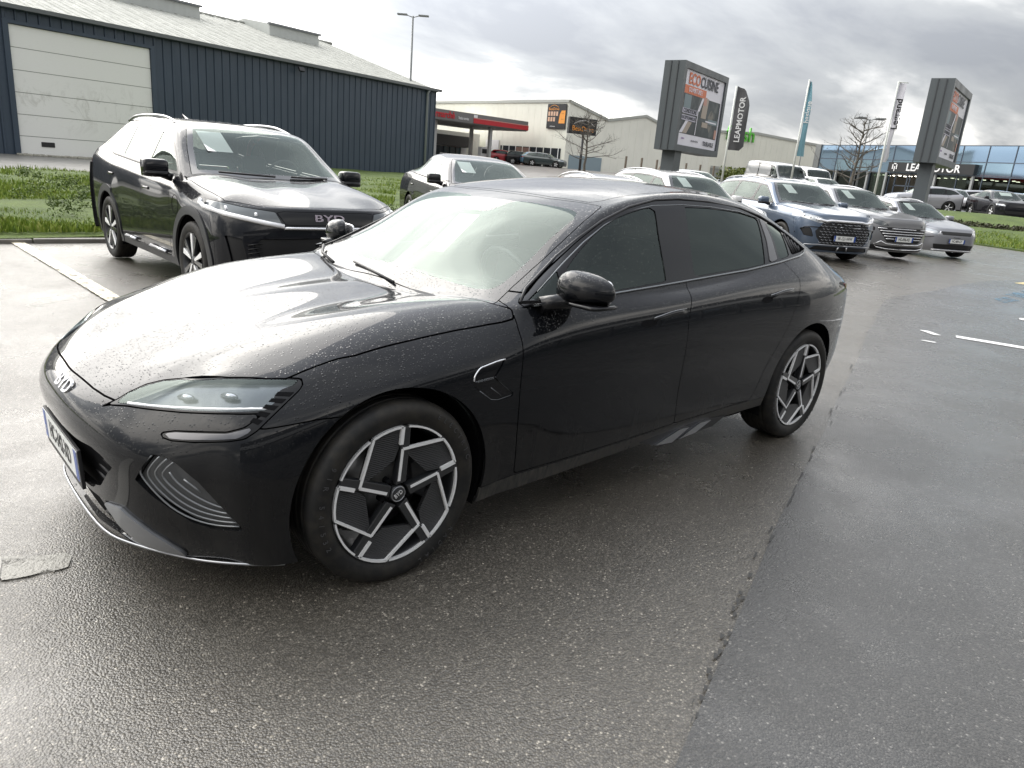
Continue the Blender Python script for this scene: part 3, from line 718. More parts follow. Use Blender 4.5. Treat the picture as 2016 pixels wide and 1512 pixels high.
# crumbling joint
jp = [Vector((x, y, 0)) for x, y in spline([(-10.6,-1.54),(-8.4,-.80),(-6.44,-.11),(-4.05,.72),(-2.71,1.18),(-1.42,1.59),(-.91,1.78),(-.5,1.93),(-.11,2.09),(.6,2.35)], 14)]
rng = random.Random(5); mb = MB()
for k in range(len(jp) - 1):
    if rng.random() < .62: continue
    a, b = jp[k], jp[k + 1]; w = rng.uniform(.002, .009); o = rng.uniform(-.02, .02); n = Vector((-(b - a).y, (b - a).x, 0)).normalized()
    mb.add([tuple(a + n * (o - w) + Vector((0, 0, .0085))), tuple(b + n * (o - w * .4) + Vector((0, 0, .0085))), tuple(b + n * (o + w * .4) + Vector((0, 0, .0085))), tuple(a + n * (o + w) + Vector((0, 0, .0085)))], [(0, 1, 2, 3)])
props(mb.obj('asphalt_crack', mat('crack_dark', (.03, .029, .027), .5), None, fix=False), kind='structure')
# loose pale chippings
mb = MB(); rng = random.Random(11)
for k in range(420):
    x, y = rng.uniform(-7, 1.6), rng.uniform(-.5, 2.7)
    if rng.random() < .3: x, y = rng.uniform(-12, -3), rng.uniform(-1, 3)
    r = rng.uniform(.0012, .0032); z = hz(x, y) + .0047 + r * .5; a = rng.random() * 3
    mb.add([(x + r * math.cos(a + t) * rng.uniform(.6, 1.2), y + r * math.sin(a + t) * rng.uniform(.6, 1.2), z - r * .5) for t in (0, 1.6, 3.1, 4.7)] + [(x, y, z + r * .5)], [(0, 1, 4), (1, 2, 4), (2, 3, 4), (3, 0, 4)])
props(mb.obj('pale_chippings', mat('pale_stone', (.5, .48, .44), .5), None, fix=False), kind='stuff')
def marking(name, poly, col, wear, dz=.0092, jit=.004, **kw):
    o = patch(name, road_paint(name + '_paint_%d' % len(MATS), col, wear, **kw), poly, dz, .025, jit, .05, seed=len(MATS)); return props(o, kind='structure')
marking('white_line', [(-.15,-8.30),(-.29,-8.42),(-.39,-4.1),(-.40,-3.3),(-.29,-3.3),(-.25,-4.1)], (.85, .77, .58), .45, dz=.012, scale=14)
marking('white_line', [(-8.28,.205),(-8.12,.255),(-8.30,.92),(-8.2,2.9),(-8.36,2.9),(-8.47,.88)], (.8, .8, .8), .30)
marking('white_line', [(1.07,.02),(1.10,.20),(.98,.218),(.91,.222),(.893,.19),(.872,.150),(.885,.108),(.96,.085)], (.26, .25, .22), .44, jit=.008, dz=.0055)
marking('white_line', [(3.2,-.10),(3.2,.10),(1.10,.20),(1.07,.02)], (.34, .33, .30), .20)
marking('blue_marking', [(-12.9,-.66),(-12.6,-.44),(-13.2,-.36),(-13.45,-.62)], (.05, .15, .23), .50, scale=5); marking('blue_marking', [(-13.7,-.72),(-13.6,-.40),(-14.6,-.34),(-14.9,-.72)], (.05, .15, .23), .50, scale=5)
marking('yellow_marking', [(-16.35,-1.25),(-17.6,-1.28),(-17.6,-1.0),(-16.37,-1.06)], (.62, .50, .22), .33)
for q in ([(-8.13,-.16),(-8.22,-.10),(-8.05,.12),(-7.97,.06)], [(-7.4,.10),(-7.47,.13),(-7.50,.26),(-7.43,.25)], [(-11.1,.16),(-11.1,.6),(-10.9,.6),(-10.9,.2)]): marking('white_line', q, (.75, .75, .74), .40)
# ---- verges
M_SOIL = conc('verge_soil', (.045, .05, .025), .9, 2.0)
M_GRASSBASE = mat('grass_ground', (.06, .09, .02), .9); _g = NG(M_GRASSBASE); _n = _g.noise(_g.coord('Position'), 1.3, 6, .65); _n2 = _g.noise(_g.coord('Position'), 24, 4, .6)
_g.set(Base_Color=_g.mix(_g.maprange(_n2, .3, .75), _g.mix(_g.maprange(_n, .35, .65), (.06, .105, .016), (.13, .19, .028)), (.045, .06, .014)), Normal=_g.bump(_n2, .8, .05))
V1 = [(14,-7.8),(-.2,-7.8),(-1.2,-7.95),(-5.5,-8.6),(-8.5,-10.5),(-11.2,-15.5),(-12.5,-17.5),(-16,-22),(-24,-30),(-36,-38),(-37,-47),(-9,-41),(-8,-22.5),(14,-20.5)]
def vb(X, Y): d = np.clip((-8.1 - Y) / 1.5, 0, 1); return .12 * d + .05 * np.sin(X * 1.3) * np.cos(Y * .9) * d
props(patch('grass_verge', M_GRASSBASE, V1, .06, .8, .05, .5, vb, .12), kind='structure')
V2 = [(-30.3,-4.0),(-31.6,-6.0),(-32.6,-8.2),(-32.0,-11.5),(-33,-13.5),(-38,-13.3),(-42.6,-12.0),(-43.6,-8.0),(-44,-2),(-42,6),(-33,6)]
def vb2(X, Y): return .25 * np.clip((-33.2 - X) / 3, 0, 1) * np.clip((X + 43.5) / 3, 0, 1)
props(patch('grass_verge', M_GRASSBASE, V2, .05, .7, .1, .6, vb2, .1), kind='structure')
M_BEHIND = conc('behind_wall', (.05, .055, .065), .5)
M_KERB = conc('kerb_concrete', (.20, .19, .17), .7, 3.0)
for k in range(15):
    a = 13.6 - k * 1.0; mb = MB(); x0, x1 = a, a - .985
    mb.bbox((x1, -7.93, hz(x0, -7.8) - .1), (x0, -7.80, hz(x0, -7.8) + .055)); o = mb.obj('kerb_stone', M_KERB, None, bevel=.012)
    if k == 0: kr = thing('kerb', 'low mossy concrete kerb along the grass bank behind the white line', 'kerb', (0, 0, 0))
    o.parent = kr
M_APRON = conc('apron_concrete', (.16, .155, .14), .6, .7, .2)
props(patch('apron', M_APRON, [(13,-20.4),(-7.8,-22.4),(-8.6,-41.0),(-5.4,-40.15),(13,-36.4)], .03, .8), kind='structure')
M_ROADFAR = conc('far_road', (.17, .155, .14), .5, .4, .35)
props(patch('road', M_ROADFAR, [(-24,-22),(-30,-19),(-40,-29),(-52,-42),(-66,-53),(-100,-45),(-115,-60),(-64,-60),(-64,-95),(-30,-80),(-44,-58),(-38,-46),(-37,-38)], .03, 1.6), kind='structure')
M_LOT2 = conc('far_forecourt', (.13, .125, .12), .45, .5, .4)
props(patch('forecourt', M_LOT2, [(-43.7,-1),(-43.6,-8),(-42.7,-12),(-41,-16),(-47,-24),(-62,-34),(-86,-40),(-76,-10),(-74,6),(-44,6)], .03, 1.5), kind='structure')
# grass blades on the near bank and leafy weeds
def blade_stuff(name, poly, count, hmin, hmax, cols, seed, zadd=.05, label=None, lean=.5, wid=.012, dens=None):
    rng = np.random.default_rng(seed); P = np.array(poly, float); lo, hi = P.min(0), P.max(0); pts = []
    while len(pts) < count:
        q = rng.uniform(lo, hi, (count * 2, 2)); q = q[sdf_poly(q, P) > .03]
        if dens is not None: q = q[rng.random(len(q)) < dens(q)]
        pts += q.tolist()
    pts = np.array(pts[:count]); h = rng.uniform(hmin, hmax, count); a = rng.uniform(0, 2 * math.pi, count); l = rng.uniform(0, lean, count) * h
    clump = .6 + .8 * np.clip(np.sin(pts[:, 0] * 2.1 + 1.7 * np.sin(pts[:, 1] * 1.3)) * np.sin(pts[:, 1] * 2.7) * .5 + .5, 0, 1); h = h * clump
    z = hgt(pts[:, 0], pts[:, 1]) + zadd; w = wid * rng.uniform(.6, 1.4, count); b = rng.uniform(0, 2 * math.pi, count)
    V = np.zeros((count, 5, 3)); cx, cy = np.cos(b) * w, np.sin(b) * w; dx, dy = np.cos(a) * l, np.sin(a) * l
    V[:, 0] = np.stack([pts[:, 0] - cx, pts[:, 1] - cy, z], 1); V[:, 1] = np.stack([pts[:, 0] + cx, pts[:, 1] + cy, z], 1)
    V[:, 2] = np.stack([pts[:, 0] + cx * .8 + dx * .35, pts[:, 1] + cy * .8 + dy * .35, z + h * .6], 1); V[:, 3] = np.stack([pts[:, 0] - cx * .8 + dx * .35, pts[:, 1] - cy * .8 + dy * .35, z + h * .6], 1)
    V[:, 4] = np.stack([pts[:, 0] + dx, pts[:, 1] + dy, z + h], 1)
    i = np.arange(count)[:, None] * 5; Q = (i + np.array([[0, 1, 2, 3]])); T = (i + np.array([[3, 2, 4]]))
    me = bpy.data.meshes.new(name); me.from_pydata(V.reshape(-1, 3).tolist(), [], Q.tolist() + T.tolist())
    me.materials.append(foliage(name + '_blades', cols)); o = bpy.data.objects.new(name, me); COL.objects.link(o); props(o, label, None, None, 'stuff'); return o
def foliage(name, cols, rough=.6):
    if name in MATS: return MATS[name]
    m = mat(name, cols[0], rough); g = NG(m); ge = g.n('ShaderNodeNewGeometry'); co = g.coord('Position'); n = g.noise(co, 1.7, 4, .6)
    r = g.math('ADD', g.math('MULTIPLY', ge.outputs['Random Per Island'], .6), g.math('MULTIPLY', n, .5))
    g.set(Base_Color=g.ramp(r, [(.15 + .75 * k / (len(cols) - 1), c) for k, c in enumerate(cols)]), Specular_IOR_Level=.3)
    g.b.inputs['Subsurface Weight'].default_value = 0.0; return m
GREEN = [(.05, .09, .012), (.12, .19, .02), (.20, .27, .035), (.28, .30, .08)]
blade_stuff('grass', [(6,-7.95),(-1.2,-8.05),(-5.6,-8.75),(-8.4,-10.6),(-9.5,-13.5),(-6,-14.5),(6,-14.5)], 120000, .04, .11, GREEN, 7, .10, 'short wet grass at the front of the bank', wid=.011)
blade_stuff('grass', [(9,-12.0),(-8,-12.8),(-9,-13),(-13,-19),(-22,-29),(-22,-33),(-9,-24),(9,-20.6)], 60000, .07, .17, GREEN, 1, .10, 'rough wet grass on the bank behind the cars', wid=.014, dens=lambda q: np.clip(1.5 - (-8 - q[:, 1]) / 14, .2, 1))
blade_stuff('grass', [(-30.5,-4.3),(-31.8,-6.2),(-32.8,-8.4),(-32.2,-11.3),(-33,-13.2),(-38,-13),(-42.3,-11.7),(-43.3,-8),(-43.5,-2)], 16000, .05, .14, [(.05, .06, .018), (.08, .11, .02), (.12, .15, .03)], 2, .06, 'mown grass strip beside the far car park', wid=.016)
# leafy weeds along the top of the bank
rngw = np.random.default_rng(8)
def leaf_cloud(cen, rad3, n, size, rng, shell=.0):
    """n small leaf quads spread through an ellipsoid"""
    d = rng.normal(size=(n, 3)); d /= np.linalg.norm(d, axis=1, keepdims=True); r = (shell + (1 - shell) * rng.random(n)) ** (1 / 2.2)
    c = np.array(cen) + d * r[:, None] * np.array(rad3); u = rng.normal(size=(n, 3)); u /= np.linalg.norm(u, axis=1, keepdims=True); v = np.cross(u, rng.normal(size=(n, 3))); v /= np.linalg.norm(v, axis=1, keepdims=True)
    s = size * rng.uniform(.6, 1.3, n)[:, None]; return np.stack([c - u * s, c + v * s * .45, c + u * s, c - v * s * .45], 1)
def leaves_obj(name, quads, material, parent=None):
    Q = np.concatenate(quads); me = bpy.data.meshes.new(name); me.from_pydata(Q.reshape(-1, 3).tolist(), [], (np.arange(len(Q) * 4).reshape(-1, 4)).tolist()); me.materials.append(material)
    o = bpy.data.objects.new(name, me); COL.objects.link(o); o.parent = parent; return o
qs = []
for k in range(200):
    x = rngw.uniform(-7.5, 4.5); y = rngw.uniform(-13.2, -8.6); s = rngw.uniform(.10, .28)
    if rngw.random() < .35: y = rngw.uniform(-20, -13)
    qs.append(leaf_cloud((x, y, hz(x, y) + .15 + s * .5), (s, s, s * .75), 110, .026, rngw))
w = leaves_obj('weeds', qs, foliage('weed_leaves', [(.035, .060, .014), (.075, .115, .022), (.13, .17, .045)])); props(w, 'tangle of leafy weeds in the grass bank', None, None, 'stuff')

# ------------------------------------------------------------------ dark warehouse
def metal_sheet(name, col, rough=.45, streak=.25):
    m = mat(name, col, rough); g = NG(m); n = g.noise(g.coord('Position', scale=(1.2, 1.2, .35)), 1.6, 6, .6); n2 = g.noise(g.coord('Position'), .25, 3, .5)
    g.set(Base_Color=g.mix(g.maprange(n, .3, .75, 0, streak), g.mix(n2, tuple(c * .85 for c in col), tuple(c * 1.15 for c in col)), tuple(c * .55 for c in col)), Roughness=g.maprange(n, .3, .7, rough - .08, rough + .1)); return m
def warehouse():
    E0 = Vector((-5.29, -40.07, 0)); D = Vector((-.98022, -.19791, 0)); N = Vector((.19791, -.98022, 0)); ang = math.atan2(D.y, D.x)
    t = thing('warehouse', 'long dark blue-grey metal-clad warehouse with a white roll-up door and pale roof', 'building', tuple(E0), ang)
    # local: x along the wall, y towards the viewer (so away = -y after the turn)
    sy = 1 if Vector((-D.y, D.x, 0)).dot(N) > 0 else -1       # +1: local +y points away
    A = lambda d: d * sy
    MW = metal_sheet('cladding_dark_blue', (.045, .066, .096), .42); MR = metal_sheet('roof_sheet_pale', (.36, .365, .33), .7, .45); MG = metal_sheet('gutter_grey', (.17, .18, .19), .4)
    z0, H = -.1, 6.55; X0, X1 = -14.0, 29.02; dx0, dx1, dz = .22, 6.80, 5.90
    x = X0; step = .5
    k0 = MB()
    def panel(a, b, za, zb):
        m = MB(); f = .045
        pts = [(a + .008, 0), (a + .03, -f), (a + .10, -f), (a + .13, 0), (b - .008, 0), (b - .008, .03), (a + .008, .03)]
        m.prism(pts, za, zb, ((0, 0, 0), (1, 0, 0), (0, sy, 0), (0, 0, 1))); return m.obj('wall_panel', MW, t)
    while x < X1 - .01:
        b = min(x + step, X1)
        if b <= dx0 - .25 or x >= dx1 + .2: panel(x, b, z0, H)
        else:
            if x < dx0 - .25: panel(x, dx0 - .25, z0, H)
            if b > dx1 + .2 and x < dx1 + .2: panel(dx1 + .2, b, z0, H)
            panel(max(x, dx0 - .25), min(b, dx1 + .2), dz + .16, H)
        x += step
    m = MB(); m.bbox((dx0 - .26, A(-.09), z0), (dx0 - .02, A(.12), dz + .16)); m.bbox((dx1 + .02, A(-.09), z0), (dx1 + .24, A(.12), dz + .16)); m.bbox((dx0 - .02, A(-.09), dz + .01), (dx1 + .02, A(.12), dz + .16)); m.obj('door_frame', MW, t)
    MD = mat('door_white', (.62, .62, .58), .5); g = NG(MD); co = g.coord('Object'); sp = g.n('ShaderNodeSeparateXYZ'); g.put(sp.inputs[0], co)
    n = g.noise(g.coord('Object', scale=(1.4, 1.0, 1.0)), 1.0, 8, .75, 1.2); band = g.math('MULTIPLY', g.maprange(sp.outputs['Z'], 1.0, 2.2), g.maprange(sp.outputs['Z'], 3.9, 2.9)); st = g.math('MULTIPLY', g.maprange(n, .52, .62), band)
    n2 = g.noise(g.coord('Object', scale=(2, 1, 12)), 3, 5, .6)
    g.set(Base_Color=g.mix(g.math('MULTIPLY', st, .32), g.mix(g.maprange(n2, .3, .8, 0, .18), (.85, .85, .82), (.64, .63, .58)), (.36, .35, .30)))
    nh = 6; ph = (dz - .02) / nh
    for k in range(nh):
        m = MB(); m.bbox((dx0, A(.02), .02 + k * ph + .014), (dx1, A(.07), .02 + (k + 1) * ph - .014))
        q = m.obj('door_section', MD, t)
    m = MB(); m.bbox((dx0, A(.045), .02), (dx1, A(.065), dz - .02)); m.obj('door_backing', mat('door_gap', (.22, .22, .20), .7), t)
    m = MB(); m.bbox((1.15, A(-.005), .55), (1.75, A(.02), .78)); m.obj('door_vent', M_BLACK, t, bevel=.02)
    # walls behind, roof
    dep, rise = 12.5, 3.55
    m = MB(); m.bbox((X0, A(.16), z0), (dx0 - .3, A(dep * 2), H)); m.bbox((dx1 + .3, A(.16), z0), (X1 - .02, A(dep * 2), H)); m.bbox((dx0 - .3, A(.5), z0), (dx1 + .3, A(dep * 2), H)); m.obj('wall', MW, t)
    for k in range(48):            # gable cladding
        if k % 1: continue
    gp = MB(); gp.prism([(A(.16), H), (A(dep), H + rise), (A(dep * 2), H)], X1 - .30, X1 - .02, ((0, 0, 0), (0, 1, 0), (0, 0, 1), (1, 0, 0))); gp.obj('gable', MW, t)
    nr = int((X1 + .35 - X0) / .95)
    for k in range(nr):
        a = X0 + k * .95; b = a + .945
        m = MB(); pr = [(a, 0), (a + .06, .055), (a + .16, .055), (a + .22, 0), (a + .44, 0), (a + .47, .03), (a + .53, .03), (a + .56, 0), (b, 0), (b, -.04), (a, -.04)]
        m.v = [(px, A(-.22), H + .12 + pz) for px, pz in pr] + [(px, A(dep), H + .12 + rise + pz) for px, pz in pr]
        n_ = len(pr); m.f = [(i, (i + 1) % n_, n_ + (i + 1) % n_, n_ + i) for i in range(n_)] + [tuple(range(n_)), tuple(range(n_, 2 * n_))]; m.sm = [False] * len(m.f)
        m.obj('roof_sheet', MR, t)
    m = MB(); m.v = [(X0, A(dep), H + .12 + rise), (X1 + .3, A(dep), H + .12 + rise), (X1 + .3, A(dep * 2), H + .12), (X0, A(dep * 2), H + .12)]; m.f = [(0, 1, 2, 3)]; m.sm = [False]; m.obj('roof_slope', MR, t)
    m = MB(); m.tube([(X0, A(dep), H + rise + .16), (X1 + .32, A(dep), H + rise + .16)], .12, 8); m.obj('ridge_cap', MR, t)
    g_ = MB(); g_.prism([(A(-.36), H - .02), (A(-.20), H - .02), (A(-.20), H + .14), (A(-.38), H + .16)], X0, X1 + .35, ((0, 0, 0), (0, 1, 0), (0, 0, 1), (1, 0, 0))); g_.obj('gutter', MG, t)
    g_ = MB(); g_.bbox((X0, A(-.20), H - .05), (X1 + .1, A(.02), H + .06)); g_.obj('eaves_flashing', MW, t)
    MP = mat('downpipe_grey', (.33, .35, .37), .4)
    m = MB(); m.tube([(X1 - .95, A(-.28), H - .03), (X1 - .95, A(-.10), H - .25), (X1 - .95, A(-.10), z0)], .085, 10); m.obj('downpipe', MP, t)
    m = MB(); m.bbox((X1 + .02, A(-.02), z0), (X1 + .08, A(.25), H)); m.obj('corner_trim', MW, t)
    # floodlight
    m = MB(); m.box((16.35, A(-.25), H - .22), (.05, .40, .05)); m.box((16.2, A(-.48), H - .30), (.38, .12, .26), mat=Matrix.Rotation(.5 * -sy, 3, 'X')); m.obj('floodlight', M_BLACK, t)
    # roof lanterns along the ridge
    ML = metal_sheet('lantern_pale', (.50, .52, .50), .4)
    for (a, b) in ((9.3, 15.4), (20.9, 25.4)):
        l = MB(); y0, y1 = A(dep - 3.2), A(dep + 3.0); zz = H + .12 + rise
        l.v = [(a, y0, zz - .95), (b, y0, zz - .95), (b, y0, zz - .10), (a, y0, zz - .10), (a, A(dep), zz + .38), (b, A(dep), zz + .38), (a, y1, zz - .10), (b, y1, zz - .10), (a, y1, zz - .9), (b, y1, zz - .9)]
        l.f = [(0, 1, 2, 3), (3, 2, 5, 4), (4, 5, 7, 6), (6, 7, 9, 8), (0, 3, 4, 6, 8), (1, 9, 7, 5, 2)]; l.sm = [False] * 6; q = l.obj('roof_lantern', ML, t)
        c = MB(); c.bbox((a - .12, A(dep - 3.38), zz - .14), (b + .12, A(dep - 3.1), zz - .02)); c.obj('lantern_edge', MG, q)
    return t
warehouse()
# rubble strip at the foot of the roller door
mb = MB(); rng = random.Random(2)
D = Vector((-.98022, -.19791, 0)); E0 = Vector((-5.29, -40.07, 0))
for k in range(240):
    p = E0 + D * rng.uniform(-.2, 7.2) + Vector((-.19791, .98022, 0)) * rng.uniform(.2, 1.4); r = rng.uniform(.05, .22)
    rounded(mb, (p.x, p.y, hz(p.x, p.y) + .05), (r, r * 1.2, r * .7), rz=rng.random() * 3)
props(mb.obj('rubble', conc('rubble_pale', (.34, .33, .28), .9, 4), None, fix=False), 'pale rubble heaped at the foot of the white roller door', None, None, 'stuff')

# ------------------------------------------------------------------ white retail buildings
M_CREAM = metal_sheet('cladding_cream', (.80, .795, .70), .5, .12); M_CREAM2 = metal_sheet('cladding_cream_light', (.82, .815, .735), .5, .12)
M_EDGE = mat('roof_edge_pale', (.40, .41, .38), .5); M_WINDARK = mat('shop_window_dark', (.035, .04, .045), .08, coat=1.0)
def facade(name, label, pts, mats, depth_dir, depth, groups=None, cat='building', panel_w=1.1):
    """pts: list of (x, y, ztop) along the front; vertical panels between them"""
    o = Vector(pts[0][:2] + (0,)); t = thing(name, label, cat, tuple(o), 0)
    dd = Vector(depth_dir + (0,)).normalized() * depth
    for i in range(len(pts) - 1):
        a, b = Vector(pts[i][:2] + (0,)) - o, Vector(pts[i + 1][:2] + (0,)) - o; L = (b - a).length; n = max(1, int(round(L / panel_w))); e = (b - a).normalized(); nrm = dd.normalized()
        for k in range(n):
            t0, t1 = k / n, (k + 1) / n; z0_, z1_ = pts[i][2] + (pts[i + 1][2] - pts[i][2]) * t0, pts[i][2] + (pts[i + 1][2] - pts[i][2]) * t1
            p, q = a + (b - a) * t0, a + (b - a) * t1 - e * .02; zb = -.5
            m = MB(); V = []
            for (u, zt) in ((p, z0_), (q, z1_)):
                V += [(u.x, u.y, zb), (u.x, u.y, zt), (u.x + nrm.x * .1, u.y + nrm.y * .1, zt), (u.x + nrm.x * .1, u.y + nrm.y * .1, zb)]
            m.add(V, [(0, 1, 5, 4), (1, 2, 6, 5), (0, 3, 2, 1), (4, 5, 6, 7), (2, 3, 7, 6)]); m.obj('wall_panel', mats, t)
        V = [(a.x + nrm.x * .1, a.y + nrm.y * .1, -.5), (b.x + nrm.x * .1, b.y + nrm.y * .1, -.5), (b.x + nrm.x * .1, b.y + nrm.y * .1, pts[i + 1][2] - .05), (a.x + nrm.x * .1, a.y + nrm.y * .1, pts[i][2] - .05)]; W_ = [(v[0] + dd.x, v[1] + dd.y, v[2]) for v in V]
        MB().add(V + W_, [(0, 1, 2, 3), (3, 2, 6, 7), (1, 5, 6, 2), (0, 3, 7, 4), (4, 7, 6, 5)]).obj('building_shell', mats, t)
        c = MB(); c.add([(a.x - nrm.x * .12, a.y - nrm.y * .12, pts[i][2] - .25), (b.x - nrm.x * .12, b.y - nrm.y * .12, pts[i + 1][2] - .25), (b.x - nrm.x * .12, b.y - nrm.y * .12, pts[i + 1][2] + .06), (a.x - nrm.x * .12, a.y - nrm.y * .12, pts[i][2] + .06), (a.x + nrm.x * .2, a.y + nrm.y * .2, pts[i][2] + .06), (b.x + nrm.x * .2, b.y + nrm.y * .2, pts[i + 1][2] + .06)], [(0, 1, 2, 3), (3, 2, 5, 4)]); c.obj('roof_edge', M_EDGE, t)
    return t, o
garage, go_ = facade('garage_building', 'big cream tyre-garage hall behind the petrol station', [(-60.4, -90, 9.15), (-60.56, -81.9, 9.14), (-60.87, -57.95, 9.19)], M_CREAM, (-1, -.02), .6)
side, so_ = facade('garage_building', 'cream gable side of the tyre garage, right of its corner, beyond the bare tree', [(-60.87, -57.95, 9.19), (-66.85, -57.39, 7.83)], M_CREAM2, (.0, -1), 6)
store, st_ = facade('retail_building', 'cream warehouse store with a low pointed gable between tree and billboard', [(-66.85, -57.39, 7.75), (-72.8, -56.53, 8.85), (-75.86, -55.86, 7.99), (-84, -54.2, 7.3)], M_CREAM2, (.1, -1), 12)
hall, ha_ = facade('retail_building', 'long pale store with green sign letters on its roof, right of the billboard', [(-84, -54.2, 8.2), (-91.42, -52.45, 8.64), (-104.42, -49.47, 8.16)], M_CREAM, (.1, -1), 12)
# garage: windows, doors, wall sign
def on_wall(t, o, p, q, z0, z1, name, m, off=.06, th=.05):
    p, q = Vector(p) - Vector(o[:2]), Vector(q) - Vector(o[:2]); e = (q - p).normalized(); n = Vector((e.y, -e.x)) 
    if n.dot(Vector((CAM_LOC[0], CAM_LOC[1])) - (Vector(o[:2]) + p)) < 0: n = -n
    b = MB(); a0, a1, b0, b1 = p + n * off, q + n * off, p + n * (off - th), q + n * (off - th)
    b.add([(a0.x, a0.y, z0), (a1.x, a1.y, z0), (a1.x, a1.y, z1), (a0.x, a0.y, z1), (b0.x, b0.y, z0), (b1.x, b1.y, z0), (b1.x, b1.y, z1), (b0.x, b0.y, z1)], [(0, 1, 2, 3), (0, 4, 5, 1), (1, 5, 6, 2), (2, 6, 7, 3), (3, 7, 4, 0)]); return b.obj(name, m, t)
gx = lambda y: -60.56 - (y + 81.9) * .31 / 23.95 - .0
M_BDARK = mat('sign_dark', (.012, .013, .015), .4); M_ORANGE = mat('sign_orange', (.80, .32, .05), .5); M_WHITEP = mat('sign_white', (.78, .78, .78), .5); M_GREEN = mat('sign_green', (.12, .50, .06), .5)
M_REDP = mat('sign_red', (.50, .02, .03), .45); M_GREYP = mat('fascia_grey', (.17, .165, .16), .5)
# wall sign (flat panel with print)
ws_ = thing('wall_sign', 'dark square tyre-garage sign with orange tyres on the cream wall', 'sign', (-60.72, -59.65, 7.45), math.atan2(1, -.013))
MB().box((0, -.02, 0), (2.95, .1, 2.65)).obj('sign_panel', M_BDARK, ws_)
F = lambda x, z, yy=-.078: ((x, yy, z), (1, 0, 0), (0, 0, 1))
# local x runs +Y (to the right in view); front faces +X world = local -y
text_mesh('BestDrive', .42, M_ORANGE, ws_, F(-.45, .78)); text_mesh('véhicules', .22, M_WHITEP, ws_, F(-.5, -1.08))
for i in range(4):
    for j in range(2):
        if j and i == 3: continue
        MB().box((-1.15 + i * .42, -.075, .28 - j * .60), (.30, .012, .46)).obj('tyre_picture', M_ORANGE if False else mat('print_peach', (.62, .40, .28), .5), ws_)
MB().prism([(.45, -.75), (1.4, -.75), (1.4, .62), (.80, .62), (.55, .2)], .075, .085, ((0, 0, 0), (1, 0, 0), (0, 0, 1), (0, -1, 0))).obj('sign_swoosh', M_ORANGE, ws_)
for z in (.30, -.28): text_mesh('—', .4, M_BDARK, ws_, F(1.0, z, -.092))
MB().tube([(-1.1, -.085, .95), (-.8, -.085, 1.12), (-.45, -.085, 1.2), (0, -.085, 1.1), (.3, -.085, .95)], .025, 4).obj('sign_car_outline', M_ORANGE, ws_)
for (a, b, z0, z1, m_) in ((-69.0, -58.6, 1.4, 4.0, M_WINDARK),):
    on_wall(garage, go_, (gx(a), a), (gx(b), b), z0, z1, 'window_band', M_WINDARK)
for k in range(9): y = -68.6 + k * 1.2; on_wall(garage, go_, (gx(y), y), (gx(y + .10), y + .10), 1.5, 4.0, 'window_post', M_WHITEP if k % 3 else M_CREAM2, .10)
on_wall(garage, go_, (gx(-66.2), -66.2), (gx(-63.6), -63.6), 1.5, 3.9, 'brick_infill', conc('brown_brick', (.22, .13, .10), .8, 4), .09)
on_wall(garage, go_, (gx(-71.8), -71.8), (gx(-69.3), -69.3), 1.2, 4.6, 'white_infill', M_WHITEP, .09)
for (a, b) in ((.6, 5.2),):
    on_wall(side, so_, (-61.5, -57.88), (-66.6, -57.40), 1.5, 3.4, 'loading_door', mat('loading_door_blue', (.25, .32, .36), .5))
on_wall(hall, ha_, (-84.4, -54.1), (-103.9, -49.6), 1.5, 3.6, 'plinth_band', conc('plinth', (.30, .31, .29), .7))
on_wall(hall, ha_, (-84.4, -54.1), (-103.9, -49.6), 3.55, 3.85, 'plinth_flashing', M_EDGE, .12)
text_mesh('fresh', 2.6, M_GREEN, hall, ((-88.6 - ha_.x, -52.95 - ha_.y, 8.1), (-.974, .227, 0), (0, 0, 1)), 'roof_sign', depth=.2)
